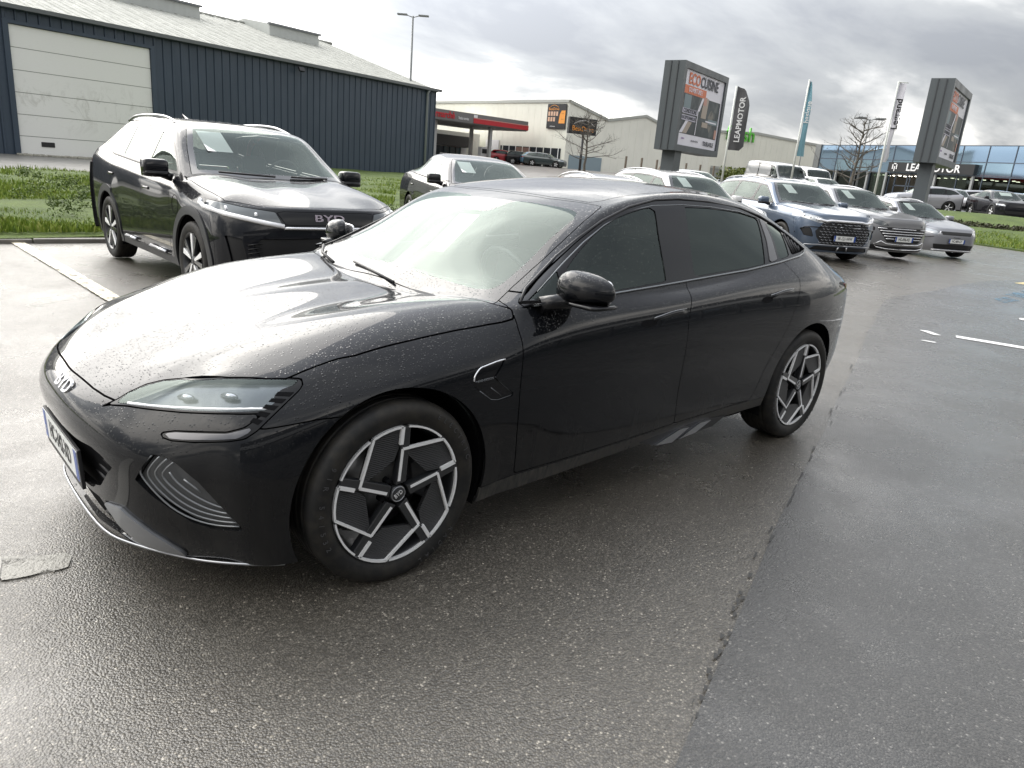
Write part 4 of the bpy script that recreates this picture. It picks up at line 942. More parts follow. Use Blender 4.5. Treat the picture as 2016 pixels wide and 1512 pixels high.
# ------------------------------------------------------------------ petrol station
def station():
    a, b = Vector((-44.76, -61.28, 0)), Vector((-58.38, -61.76, 0)); a = a + (a - b).normalized() * 8; L = (b - a).length; e = (b - a).normalized(); ang = math.atan2(e.y, e.x)
    t = thing('petrol_station', 'petrol station canopy with grey fascia and red stripe over the shop', 'petrol station', tuple(a), ang)
    # local x along the front, y: away is?
    n = Vector((-e.y, e.x, 0)); sy = 1 if n.dot(Vector(CAM_LOC) - a) < 0 else -1
    A = lambda d: d * sy
    MB().bbox((0, A(0), 5.60), (L, A(9), 6.60)).obj('canopy_fascia', M_GREYP, t); MB().bbox((.1, A(.1), 5.52), (L - .1, A(8.9), 5.60)).obj('canopy_soffit', mat('soffit', (.16, .16, .155), .6), t)
    MB().bbox((13.4, A(-.06), 5.66), (L - .05, A(0), 6.12)).obj('red_stripe', M_REDP, t); MB().bbox((L, A(-.05), 5.66), (L + .05, A(9), 6.12)).obj('red_stripe', M_REDP, t)
    MB().bbox((13.4, A(-.08), 6.12), (L, A(0), 6.2)).obj('red_stripe_edge', mat('stripe_pale', (.6, .25, .22), .5), t)
    text_mesh('Intermarché', .95, M_REDP, t, ((8.9, A(-.03), 6.12), (1, 0, 0), (0, 0, 1)), 'sign_lettering', depth=.05, bold=.02, squeeze=.8); text_mesh('Station service', .40, M_WHITEP, t, ((12.0, A(-.03), 5.98), (1, 0, 0), (0, 0, 1)), 'sign_lettering', depth=.04, squeeze=.6)
    MB().bbox((13.4, A(-.06), 6.22), (13.9, A(0), 6.5)).obj('logo_plate', M_WHITEP, t)
    for (x, y) in ((9.8, 5), (9.2, 1.2), (17.5, 5), (17.0, 1.2), (2, 1.2), (2, 5)): MB().bbox((x - .17, A(y - .17), 0), (x + .17, A(y + .17), 5.55)).obj('canopy_column', mat('column_grey', (.42, .42, .41), .5), t)
    # shop
    MB().bbox((4, A(10), 0), (L + 1.6, A(15), 5.1)).obj('shop_wall', M_CREAM2, t); MB().bbox((4, A(9.4), 3.35), (L - .6, A(10), 4.6)).obj('shop_fascia', mat('shop_fascia_grey', (.085, .085, .09), .5), t)
    text_mesh('Intermarché', .55, M_REDP, t, ((13.4, A(9.36), 4.0), (1, 0, 0), (0, 0, 1)), 'shop_lettering', depth=.05)
    rng = random.Random(4); x = 4.2
    while x < L - .8:
        w = rng.choice((.9, 1.3, 1.6)); m = rng.choice((M_WINDARK, M_WINDARK, mat('shop_glass_teal', (.05, .09, .10), .1, coat=1.0), M_WHITEP if rng.random() < .3 else M_WINDARK))
        MB().bbox((x, A(9.75), .1), (min(x + w - .12, L - .7), A(9.95), 3.3)).obj('shop_window', m, t); x += w
    for (x, c) in ((8.2, M_ORANGE), (10.6, mat('print_yellow', (.55, .45, .10), .5)), (13.9, mat('print_yellow', (.55, .45, .10), .5)), (16.2, M_WHITEP)):
        MB().bbox((x, A(8.6), .9), (x + .75, A(9.0), 2.5)).obj('shop_display', c, t)
    return t, a, e, A
stn, sa, se, sA = station()
for k, (d, y) in enumerate(((9.6, 2.6), (17.3, 2.6))):
    p = sa + se * d + Vector((-se.y, se.x, 0)) * sA(y); g = thing('fuel_pump', ('fuel pump under the left canopy columns', 'fuel pump by the right canopy column')[k], 'fuel pump', (p.x, p.y, hz(p.x, p.y)), math.atan2(se.y, se.x))
    m = MB(); m.box((0, 0, .95), (1.0, .55, 1.7)); m.obj('pump_body', M_WHITEP, g, bevel=.04); MB().box((0, 0, 1.35), (.7, .58, .5)).obj('pump_screen', M_BDARK, g)
def flat_sign(name, label, c, e, w, h, body, z):
    t = thing(name, label, 'sign', (c[0], c[1], 0), math.atan2(e[1], e[0])); return t
# roadside totem of the garage
def totem():
    a, b = Vector((-48.85, -45.93)), Vector((-51.51, -45.29)); e = (b - a).normalized(); t = thing('garage_totem', 'dark oblong tyre-garage sign on a pole behind the bare tree', 'sign', ((a.x + b.x) / 2, (a.y + b.y) / 2, 0), math.atan2(e.y, e.x))
    n = Vector((-e.y, e.x)); s = -1 if n.dot(Vector(CAM_LOC[:2]) - a) < 0 else 1        # +1: local +y faces viewer
    L = 3.0; MB().box((0, 0, 5.60), (L, .35, 1.42)).obj('sign_box', M_BDARK, t, bevel=.02)
    text_mesh('BestDrive', .62, M_ORANGE, t, ((0, .19 * s, 5.35), (1, 0, 0), (0, 0, 1)), depth=.02, squeeze=.95)
    MB().tube([(-1.0, .19 * s, 5.75), (-.5, .19 * s, 6.0), (.2, .19 * s, 6.12), (.8, .19 * s, 5.95), (1.2, .19 * s, 5.7)], .03, 4).obj('sign_car_outline', M_WHITEP, t)
    MB().tube([(.2, 0, .8), (.2, 0, 4.9)], .12, 8).obj('sign_pole', M_BLACK, t)
totem()
# ------------------------------------------------------------------ glass showroom
def showroom():
    a, b = Vector((-89.22, -41.86, 0)), Vector((-77.6, -11.5, 0)); L = (b - a).length; e = (b - a).normalized()
    t = thing('glass_showroom', 'blue mirror-glass car showroom with black sign band above the entrance', 'building', tuple(a), math.atan2(e.y, e.x))
    n = Vector((-e.y, e.x, 0)); s = 1 if n.dot(Vector(CAM_LOC) - a) > 0 else -1; F_ = lambda d: d * s
    MBL = mat('mirror_glass_blue', (.36, .50, .66), .05, metal=.9); MTE = mat('mirror_glass_teal', (.40, .56, .68), .05, metal=.85); MF = mat('curtain_frame', (.06, .08, .11), .4)
    zt = 7.25
    x = 0.0; w = 2.75; k = 0
    MB().bbox((0, F_(-12), 1), (L, F_(-3.0), zt - .1)).obj('showroom_core', mat('core_dark', (.05, .05, .055), .7), t)
    MB().bbox((-.9, F_(-12), 1), (0, F_(.15), zt + .05)).obj('end_wall', metal_sheet('end_wall_grey', (.16, .17, .17), .5), t)
    while x < L - .1:
        x1 = min(x + w, L)
        MB().bbox((x + .05, F_(0), 5.72), (x1 - .05, F_(.04), zt - .06)).obj('glass_pane', MBL, t)
        MB().bbox((x + .05, F_(0), 4.42), (x1 - .05, F_(.04), 5.64)).obj('glass_pane', MTE if k % 3 else MBL, t)
        MB().bbox((x - .04, F_(-.02), 1.0), (x + .04, F_(.09), zt)).obj('mullion', MF, t)
        if not 10.5 < x < 16.0: MB().bbox((x + .05, F_(-.02), 1.2), (x1 - .05, F_(.02), 4.3)).obj('ground_floor_pane', M_SHOPGL, t)
        x = x1; k += 1
    for z in (4.36, 5.68, zt - .03): MB().bbox((0, F_(-.02), z - .04), (L, F_(.085), z + .04)).obj('transom', MF, t)
    MB().bbox((11.0, F_(.05), 4.45), (L * .655, F_(.55), 5.45)).obj('sign_band', M_BDARK, t)
    text_mesh('LEAPMOTOR', 1.05, M_WHITEP, t, ((11.0 + (L * .655 - 11.0) / 2 + .45, F_(.56), 4.93), (1, 0, 0), (0, 0, 1)) if s > 0 else ((11.0 + (L * .655 - 11.0) / 2 + .45, F_(.56), 4.93), (1, 0, 0), (0, 0, 1)), 'sign_lettering', depth=.06, squeeze=1.05, bold=.02)
    lg = MB()
    for q in ((0, .42, .30, .12), (.0, -.1, .12, .5), (-.26, .1, .12, .5), (.26, .1, .12, .5)): lg.bbox((11.9 + q[0] - q[2] / 2, F_(.56), 4.93 + q[1] - q[3] / 2 - .05), (11.9 + q[0] + q[2] / 2, F_(.60), 4.93 + q[1] + q[3] / 2 - .05))
    lg.obj('sign_emblem', M_WHITEP, t)
    # interior with ceiling lights, back wall, columns
    MB().bbox((.2, F_(-2.95), 1.0), (L - .1, F_(-2.9), 4.3)).obj('inner_wall', mat('inner_wall', (.16, .15, .13), .8), t); MB().bbox((.2, F_(-2.9), 4.15), (L - .1, F_(-.1), 4.3)).obj('inner_ceiling', mat('inner_ceiling', (.25, .24, .22), .8), t)
    ME = mat('downlight', (1, 1, 1), .5, emit=(1, .93, .8), es=6)
    rng = random.Random(9)
    for k in range(40):
        xx = 3 + k * .72; yy = -.5 - (k % 3) * .8
        if xx > L - 1: break
        MB().bbox((xx, F_(yy), 4.08), (xx + .22, F_(yy - .22), 4.145)).obj('downlight', ME, t)
    for x in (3.2, 6.0, 8.0, 10.6, 16.8, 21.0): MB().bbox((x, F_(.1), .9), (x + .22, F_(.32), 4.36)).obj('entrance_post', mat('post_grey', (.30, .31, .31), .5), t)
    d = MB(); d.bbox((11.4, F_(-.4), 1.0), (11.55, F_(-.3), 4.2)); d.bbox((13.0, F_(-.4), 1), (13.15, F_(-.3), 4.2)); d.bbox((14.8, F_(-.4), 1), (14.95, F_(-.3), 4.2)); d.bbox((11.4, F_(-.4), 3.0), (14.95, F_(-.3), 3.12)); d.obj('entrance_doors', MF, t)
    return t
M_SHOPGL = glass('shop_floor_glass', (.55, .60, .55), .75, .02)
showroom()
# ------------------------------------------------------------------ billboards
def billboard(label, tl, tr, side, ztop, zbot, gz, post_off):
    a, b, c = Vector(tl + (0,)), Vector(tr + (0,)), Vector(side + (0,)); e = (b - a).normalized(); W_ = (b - a).length; dn = (c - a); th = dn.length
    t = thing('billboard', label, 'billboard', (a.x, a.y, gz), math.atan2(e.y, e.x)); zt, zb = ztop - gz, zbot - gz
    n = Vector((-e.y, e.x, 0)); s = -1 if n.dot(dn) < 0 else 1; B_ = lambda d: d * s        # back direction
    MBX = metal_sheet('billboard_grey', (.085, .098, .105), .4, .15)
    MB().bbox((0, B_(.10), zb), (W_, B_(th - .1), zt)).obj('billboard_box', MBX, t)
    fr = MB(); fw = .22
    for yy in ((0, .10), (th - .1, th)):
        fr.bbox((0, B_(yy[0]), zt - fw), (W_, B_(yy[1]), zt)); fr.bbox((0, B_(yy[0]), zb), (W_, B_(yy[1]), zb + fw)); fr.bbox((0, B_(yy[0]), zb + fw), (fw, B_(yy[1]), zt - fw)); fr.bbox((W_ - fw, B_(yy[0]), zb + fw), (W_, B_(yy[1]), zt - fw))
    fr.obj('billboard_frame', MBX, t)
    sg = MB(); sg.bbox((-.03, B_(th * .32), zb + .02), (0, B_(th * .36), zt - .02)); sg.bbox((-.03, B_(th * .66), zb + .02), (0, B_(th * .70), zt - .02)); sg.obj('box_seam', mat('seam_dark', (.05, .055, .06), .5), t)
    # poster
    pw, ph, x0, z0 = W_ - 2 * fw, zt - zb - 2 * fw, fw, zb + fw; pu = lambda u: x0 + u * pw; pv = lambda v: z0 + v * ph; Y0 = B_(.075)
    ps = MB(); ps.bbox((x0, B_(.07), z0), (x0 + pw, B_(.10), z0 + ph)); po = ps.obj('poster', mat('poster_white', (.84, .82, .88), .5), t)
    def pr(u0, v0, u1, v1, m, lay, skew=0):
        q = MB(); yy = B_(.07 - .004 * lay); q.add([(pu(u0), yy, pv(v0)), (pu(u1), yy, pv(v1 if False else v0)), (pu(u1 + skew), yy, pv(v1)), (pu(u0 + skew), yy, pv(v1))], [(0, 1, 2, 3)]); return q.obj('poster_print', m, po, fix=False)
    MPH = mat('poster_photo', (.05, .06, .065), .5)
    g = NG(MPH) if 'done' not in MPH else None
    if g:
        co = g.coord('Object'); v = g.vor(g.coord('Object', scale=(1, 1, .8)), 2.2, out='Color'); sp = g.n('ShaderNodeSeparateColor'); g.put(sp.inputs[0], v); n_ = g.noise(co, 3.5, 5, .6)
        g.set(Base_Color=g.mix(g.maprange(n_, .45, .65), g.ramp(sp.outputs[0], [(0, (.03, .04, .045)), (.6, (.06, .075, .08)), (.85, (.12, .13, .13)), (1, (.22, .20, .17))]), (.035, .045, .05))); MPH['done'] = 1
    MOR = mat('poster_orange', (.72, .20, .09), .5); MDK = mat('poster_ink', (.04, .045, .06), .5); MSK = mat('poster_beige', (.42, .35, .29), .5); MPK = mat('poster_pink', (.55, .30, .24), .5); MG2 = mat('poster_greyblue', (.20, .26, .28), .5)
    pr(.03, .16, .965, .69, MPH, 1); pr(.03, .69, .56, .80, MOR, 2); pr(.06, .48, .22, .68, MG2, 2); pr(.04, .18, .20, .20, MDK, 2)
    pr(.40, .50, .45, .69, MWH_(), 3, .08); pr(.50, .42, .63, .70, MSK, 3, .02); pr(.52, .60, .60, .71, MPK, 4); pr(.55, .30, .70, .37, MSK, 3); pr(.03, .17, .10, .34, MWH_(), 3, .12); pr(.10, .17, .20, .33, MSK, 4, .1); pr(.40, .17, .415, .50, MWH_(), 4, .01)
    pr(.04, .43, .40, .50, mat('poster_lilac', (.55, .53, .62), .5), 5); pr(.04, .34, .38, .41, mat('poster_lilac', (.55, .53, .62), .5), 5); pr(.90, .17, .96, .30, MPK, 5); pr(.70, .36, .95, .43, MG2, 3); pr(.63, .38, .92, .40, MWH_(), 4)
    ft = lambda u, v: ((pu(u), B_(.045), pv(v)), (1, 0, 0), (0, 0, 1))
    text_mesh('ECO', ph * .20, MOR, po, ft(.375, .885), 'poster_lettering', align='RIGHT', bold=.012, depth=.003, squeeze=1.02); text_mesh('CUISINE', ph * .20, MDK, po, ft(.385, .885), 'poster_lettering', align='LEFT', bold=.008, depth=.003, squeeze=.94)
    text_mesh('OUVERTURE !', ph * .085, MWH_(), po, ft(.29, .745), 'poster_lettering', depth=.003, bold=.004, squeeze=.95)
    text_mesh('CONDITIONS', ph * .075, MWH2_(), po, ft(.22, .465), 'poster_lettering', depth=.003, bold=.006, squeeze=1.0); text_mesh('EXCEPTIONNELLES', ph * .060, MWH2_(), po, ft(.21, .375), 'poster_lettering', depth=.003, bold=.004, squeeze=.95)
    text_mesh('TOURLAVILLE', ph * .085, MDK, po, ft(.78, .075), 'poster_lettering', depth=.003, bold=.006, squeeze=.80); text_mesh('en zone de la', ph * .05, MDK, po, ft(.42, .085), 'poster_lettering', depth=.003); text_mesh('cuisine', ph * .04, mat('poster_purple', (.25, .12, .35), .5), po, ft(.13, .10), 'poster_lettering', depth=.003)
    MB().bbox((post_off[0], B_(.15), -.4), (post_off[1], B_(th - .15), zb + .01)).obj('billboard_post', MBX, t)
    return t
def MWH_(): return mat('poster_white', (.84, .82, .88), .5)
def MWH2_(): return mat('poster_ink', (.04, .045, .06), .5)
billboard('tall double-sided kitchen advert billboard, the nearer left one of the two', (-21.61, -14.03), (-25.84, -14.94), (-21.92, -14.78), 5.62, 2.57, .15, (.45, 1.05))
billboard('narrow-looking kitchen advert billboard at the right, before the glass showroom', (-26.06, -6.64), (-30.04, -7.33), (-26.49, -7.21), 5.42, 2.78, 0, (.45, 1.0))

# ------------------------------------------------------------------ flags and lamps
M_POLE = mat('flagpole_white', (.62, .64, .60), .4); M_STEEL = mat('lamp_steel', (.20, .21, .21), .45, metal=.3)
def flag(name_label, x, y, z_top, z_bot, pts, material, words_, wmat, wsize, face=(-.97, -.24), wpos=.5, cat='flag', updown=1, gz=None, arm=None, woff=.28):
    gz = hz(x, y) if gz is None else gz
    e = Vector(face + (0,)).normalized(); t = thing('banner_flag', name_label, cat, (x, y, gz), math.atan2(e.y, e.x))
    MB().tube([(0, 0, 0), (0, 0, z_top - gz)], [.055, .035], 8).obj('flagpole', M_POLE, t)
    if arm: MB().tube([(0, 0, z_top - gz - .03), (arm, 0, z_top - gz - .03)], .018, 5).obj('flag_arm', M_POLE, t)
    n = 14; c = MB(); V = []
    for k in range(n + 1):                                          # a hanging cloth with soft folds
        f = k / n; z = z_top - gz + (z_bot - z_top) * f; w = np.interp(f, [p[0] for p in pts], [p[1] for p in pts])
        for j in range(7):
            u = j / 6; V.append((.05 + w * u, .10 * math.sin(u * 5 + f * 3) * u + .05 * math.sin(f * 7 + u * 2), z - .10 * u * (1 if f < .05 else .0)))
    c.add(V, [(k * 7 + j, k * 7 + j + 1, (k + 1) * 7 + j + 1, (k + 1) * 7 + j) for k in range(n) for j in range(6)], True); cl = c.obj('flag_cloth', material, t, fix=False)
    H = z_top - z_bot; zc = z_top - gz - H * wpos
    sgn = 1 if Vector((-e.y, e.x)).dot(Vector(CAM_LOC[:2]) - Vector((x, y))) > 0 else -1
    text_mesh(words_, wsize, wmat, cl, ((woff, .10 * sgn, zc), (0, 0, updown), (-updown * sgn * sgn, 0, 0)), 'flag_lettering', depth=.01, bold=.008)
    return t
M_FLAGG = mat('flag_grey', (.10, .10, .105), .7); M_FLAGB = mat('flag_blue', (.19, .37, .44), .7); M_FLAGW = mat('flag_white', (.66, .65, .70), .7)
flag('dark grey banner flag with white lettering beside the left billboard', -28.97, -16.55, 5.75, 3.05, [(0, .30), (.25, .62), (.8, .66), (.95, .68), (1, .5)], M_FLAGG, 'LEAPMOTOR', M_WHITEP, .33, wpos=.52, woff=.36, face=(-.62, .78))
flag('blue banner flag blown edge-on, second pole from the left', -30.47, -13.98, 6.15, 3.0, [(0, .06), (.3, .20), (.8, .32), (1, .36)], M_FLAGB, 'hasique', M_WHITEP, .30, wpos=.42, woff=.15, face=(-.75, .66))
flag('narrow white banner flag with black lettering on the rightmost tall pole', -31.95, -10.84, 6.2, 3.0, [(0, .30), (.3, .24), (.8, .24), (.97, .30), (1, .2)], M_FLAGW, 'Legrand', M_INK, .38, wpos=.40, arm=.42, woff=.17, face=(-.75, .66))
_fz = hz(-40.5,-12.2); t = thing('banner_flag', 'furled pale blue banner flag half hidden beside the right billboard', 'flag', (-40.5, -12.2, _fz), 0); MB().tube([(0,0,0),(0,0,3.4)], .04, 6).obj('flagpole', M_POLE, t); MB().tube([(0,.05,.9),(0,.05,3.3)], [.13,.07], 7).obj('flag_cloth', M_FLAGB, t)
def street_lamp(label, x, y, ztop, heads, r=.11, hl=.9):
    gz = hz(x, y); t = thing('street_lamp', label, 'street lamp', (x, y, gz), 0); Z = ztop - gz
    MB().tube([(0, 0, 0), (0, 0, Z)], [r, r * .5], 8).obj('lamp_pole', M_STEEL, t)
    for a in heads:
        d = Vector((math.cos(a), math.sin(a), 0)); MB().tube([(0, 0, Z - .1), tuple(d * hl * .5 + Vector((0, 0, Z + .05)))], .035, 5).obj('lamp_arm', M_STEEL, t)
        h = MB(); c = d * hl * .8 + Vector((0, 0, Z + .06)); h.box((c.x, c.y, c.z), (hl * .75, .30, .12), a); h.obj('lamp_head', M_STEEL, t, bevel=.03)
    return t
street_lamp('tall twin-headed street lamp rising behind the warehouse roof', -32.15, -46.9, 11.6, (math.radians(135), math.radians(-45)), .13, 1.0)
street_lamp('four-headed car park lamp beside the right bare tree', -67.37, -27.2, 8.15, [math.radians(a) for a in (100, 150, -80, -30)], .11, 1.1)
for (x, y, zt, lb) in ((-62.0, -30.2, 6.6, 'thin grey post left of the right bare tree'),): 
    o = MB().tube([(x, y, hz(x, y)), (x, y, zt)], .05, 6).obj('thin_post', M_STEEL, None); props(o, lb, 'post')
# ------------------------------------------------------------------ trees and hedges
M_BARK = mat('bark_grey', (.10, .088, .070), .85); _g = NG(M_BARK); _g.set(Base_Color=_g.mix(_g.noise(_g.coord('Object'), 6, 5, .6), (.055, .048, .040), (.16, .145, .12)), Normal=_g.bump(_g.noise(_g.coord('Object', scale=(6, 6, 1)), 4, 4, .6), .5, .02))
def bare_tree(label, x, y, ztop, spread, seed, r0=.13, gz=None, split=.28):
    gz = hz(x, y) if gz is None else gz; H = ztop - gz; rng = random.Random(seed); t = thing('bare_tree', label, 'tree', (x, y, gz), 0)
    tr = MB(); pts = [Vector((0, 0, 0))]; d = Vector((rng.uniform(-.03, .03), rng.uniform(-.03, .03), 1))
    for k in range(9): pts.append(pts[-1] + d * H / 9 * .93 + Vector((rng.uniform(-.05, .05), rng.uniform(-.05, .05), 0)))
    tr.tube(pts, [r0 * (1 - .8 * k / 9) for k in range(10)], 8); tr.obj('trunk', M_BARK, t)
    br = MB(); lim = []
    def grow(p, d, L, r, lev):
        q = [p]; n = 4
        for k in range(n):
            d = (d + Vector((rng.uniform(-.28, .28), rng.uniform(-.28, .28), rng.uniform(-.12, .20)))).normalized(); q.append(q[-1] + d * L / n)
        (lim[-1] if lev == 0 else br).tube(q, [r * (1 - .55 * k / n) for k in range(n + 1)], 5 if lev < 2 else 3, cap=False)
        if lev < 3:
            for k in range(rng.choice((3, 4)) if lev < 2 else 3):
                i = rng.choice((1, 2, 3, 4)); a = rng.uniform(0, 6.28); s = Vector((math.cos(a), math.sin(a), rng.uniform(-.25, .7))).normalized(); grow(q[i], (d * .9 + s * .9).normalized(), L * rng.uniform(.42, .66), r * .48, lev + 1)
    nb = 22
    for k in range(nb):
        f = split + (1 - split) * (k + .5) / nb; i = min(8, int(f * 9)); p = pts[i].lerp(pts[i + 1], f * 9 - i); a = k * 2.4 + rng.uniform(-.4, .4)
        lim.append(MB()); grow(p, Vector((math.cos(a), math.sin(a), rng.uniform(.05, .55))).normalized(), spread * (1.05 - .55 * f) * rng.uniform(.7, 1.1), r0 * .32, 0)
    for l in lim: l.obj('limb', M_BARK, t, fix=False)
    o = br.obj('twigs', M_BARK, t, fix=False); props(o, kind='stuff'); return t
bare_tree('leafless young tree in front of the tyre-garage sign', -42.7, -37.9, 5.9, 2.3, 3, .12, split=.30)
bare_tree('leafless spreading tree in front of the glass showroom', -42.5, -16.7, 5.85, 2.0, 14, .12, split=.25)
def bush(name, label, cat, c, rad3, n, leaf, cols, seed, group=None, flatness=.0, kind=None):
    t = thing(name, label, cat, (c[0], c[1], hz(c[0], c[1])), 0, group); rng = np.random.default_rng(seed); qs = []
    k = max(4, int(n / 260))
    for i in range(k):
        o = rng.uniform(-1, 1, 3) * np.array(rad3) * .55; o[2] = abs(o[2]) * 1.1 + rad3[2] * .35
        qs.append(leaf_cloud(tuple(o), tuple(np.array(rad3) * rng.uniform(.40, .62)), int(n / k), leaf, rng, .3))
    leaves_obj('foliage', qs, foliage('bush_' + str(len(cols)) + str(round(cols[0][1] * 1000)), cols), t)
    MB().tube([(0, 0, -.1), (.05, 0, rad3[2] * .9)], [.07, .03], 6).obj('stem', M_BARK, t); return t
DG = [(.014, .026, .010), (.030, .052, .018), (.06, .09, .03)]; MG_ = [(.035, .055, .015), (.07, .10, .025), (.13, .16, .04)]
bush('shrub', 'dark rounded evergreen shrub left of the glass showroom', 'shrub', (-47.5, -22.3), (1.5, 1.5, 1.55), 5200, .075, DG, 1)
bush('shrub', 'paler shrub behind the blue flag pole', 'shrub', (-46.0, -24.2), (.9, .9, 1.25), 2400, .07, MG_, 2)
def hedge(name, label, pts, w, h, leaf, cols, n, seed):
    t = thing(name, label, 'hedge', (pts[0][0], pts[0][1], 0), 0); rng = np.random.default_rng(seed); qs = []; o = np.array(pts[0])
    seg = list(zip(pts[:-1], pts[1:])); L = sum(math.dist(a, b) for a, b in seg)
    for a, b in seg:
        m = int(n * math.dist(a, b) / L); f = rng.random(m); P = np.array(a) + (np.array(b) - np.array(a)) * f[:, None]; zz = hgt(P[:, 0], P[:, 1]); d = np.array(b) - np.array(a); nn = np.array((-d[1], d[0])) / np.linalg.norm(d)
        hh = h * (.85 + .15 * np.sin(f * 37 + seed)); C = np.stack([P[:, 0] - o[0], P[:, 1] - o[1], zz], 1) + np.concatenate([nn * 1, [0]]) * (rng.uniform(-.5, .5, m) * w)[:, None]; C[:, 2] += rng.random(m) ** .6 * hh
        u = rng.normal(size=(m, 3)); u /= np.linalg.norm(u, axis=1, keepdims=True); v = np.cross(u, rng.normal(size=(m, 3))); v /= np.linalg.norm(v, axis=1, keepdims=True); s = leaf * rng.uniform(.6, 1.3, m)[:, None]; qs.append(np.stack([C - u * s, C + v * s * .5, C + u * s, C - v * s * .5], 1))
    leaves_obj('foliage', qs, foliage('hedge_' + str(round(cols[0][1] * 1000)) + name[:3], cols), t); return t
hedge('hedge', 'low brownish hedge below the fence posts near the left billboard', [(-44.5, -34.8), (-48, -32.5), (-54, -31.2), (-60, -31)], 2.0, 1.0, .12, [(.035, .040, .016), (.07, .07, .025), (.11, .10, .05)], 6000, 4)
hedge('hedge', 'clipped yellow-green hedge in front of the long pale store', [(-52.5, -31.5), (-60, -31.2), (-66, -33), (-72, -34)], 1.6, 1.9, .13, [(.05, .07, .012), (.10, .13, .02), (.17, .19, .04)], 9000, 5)
hedge('hedge', 'dark heather-like ground hedge on the grass island at the right', [(-36.2, -12.2), (-36.6, -9.0), (-36.8, -5.5), (-36.2, -1)], 2.0, .42, .09, [(.022, .026, .012), (.045, .048, .02), (.07, .065, .035)], 9000, 6)
M_WOOD = mat('weathered_post', (.16, .13, .10), .85)
fp = thing('fence', 'row of weathered posts above the brown hedge', 'fence', (-46, -36.5, 0), 0)
for k in range(11):
    f = k / 10; x, y = -46 - 16 * f, -36.5 + 3.2 * f; MB().bbox((x + 46 - .06, y + 36.5 - .06, hz(x, y)), (x + 46 + .06, y + 36.5 + .06, hz(x, y) + 1.9)).obj('fence_post', M_WOOD, fp)
sg = thing('road_sign', 'small triangular warning sign seen from behind in the brown hedge', 'sign', (-47.8, -34.3, hz(-47.8, -34.3)), math.radians(140))
MB().tube([(0, 0, 0), (0, 0, 1.2)], .03, 6).obj('sign_pole', M_STEEL, sg); MB().prism([(-.38, .95), (.38, .95), (0, 1.6)], -.02, .02, ((0, 0, 0), (1, 0, 0), (0, 0, 1), (0, 1, 0))).obj('sign_plate', mat('sign_back', (.45, .36, .30), .5), sg)
# distant trees over the roofs
rngt = random.Random(21)
FAR = [((-128, -72), 8.8, 3.4, 'round-topped brownish tree behind the left part of the pale store'), ((-125, -62), 9.0, 3.0, 'bare brown tree crown above the store roof by the blue flag'), ((-126, -47), 9.6, 2.6, 'hazy bare tree behind the showroom beside the white flag'), ((-124, -38), 9.2, 3.0, 'bare treetop over the showroom roof, left of the right billboard'), ((-120, -27), 9.6, 2.8, 'dark flat-topped pine right of the right billboard'), ((-120, -22.5), 8.6, 2.2, 'thin bare tree over the showroom roof right of the pine'), ((-121, -14), 8.7, 1.6, 'small dark round tree at the far right horizon'), ((-122, -7), 8.2, 2.0, 'pale bushy treetop at the right edge of the horizon')]
for k, ((x, y), zt, r, lb) in enumerate(FAR):
    gz = 2.6; t = thing('distant_tree', lb, 'tree', (x, y, gz), 0, 'trees beyond the roofs'); rr = np.random.default_rng(40 + k); dark = k in (4, 6); qs = []
    for i in range(7): qs.append(leaf_cloud(tuple(rr.uniform(-.55, .55, 3) * (r, r, r * .35) + (0, 0, zt - gz - r * .8)), (r * .5, r * .5, r * (.28 if k == 4 else .5)), 300, .16, rr, .2))
    leaves_obj('crown', qs, foliage('far_dark' if dark else 'far_brown', DG if dark else [(.06, .05, .035), (.11, .09, .06), (.16, .14, .10)]), t); MB().tube([(0, 0, 0), (0, 0, zt - gz - r * .4)], [.3, .12], 6).obj('trunk', M_BARK, t)
# the dealership behind the photographer, mirrored in the dark paint and side glass
bh = thing('dealership', 'dark clad dealership building behind the photographer, seen only mirrored in the car doors', 'building', (-8, 19, 0), 0)
MB().bbox((-32, 0, 0), (30, 12, 7.2)).obj('wall', metal_sheet('dealership_clad', (.045, .05, .058), .5), bh)
for k in range(16): MB().bbox((-30 + k * 3.4, -.08, .5), (-30 + k * 3.4 + 3.0, 0, 3.6)).obj('showroom_pane', M_WINDARK, bh)
MB().bbox((-32, -.15, 4.0), (30, 0, 5.2)).obj('sign_band', mat('band_pale', (.30, .31, .32), .5), bh)
def treeline(name, label, a, b, n, h, seed):
    rr = np.random.default_rng(seed); qs = []
    for k in range(n):
        f = (k + rr.uniform(-.4, .4)) / n; x, y = a[0] + (b[0] - a[0]) * f, a[1] + (b[1] - a[1]) * f; hh = h * rr.uniform(.7, 1.15); qs.append(leaf_cloud((x, y, 3 + hh * .6), (hh * .55, hh * .55, hh * .5), 150, .30, rr, .2))
    o = leaves_obj(name, qs, foliage('far_wood', [(.045, .045, .03), (.08, .075, .045), (.12, .11, .075)])); props(o, label, None, None, 'stuff')
treeline('distant_wood', 'brownish wood on the rise beyond the shops', (-150, -95), (-165, 20), 46, 7.0, 77)

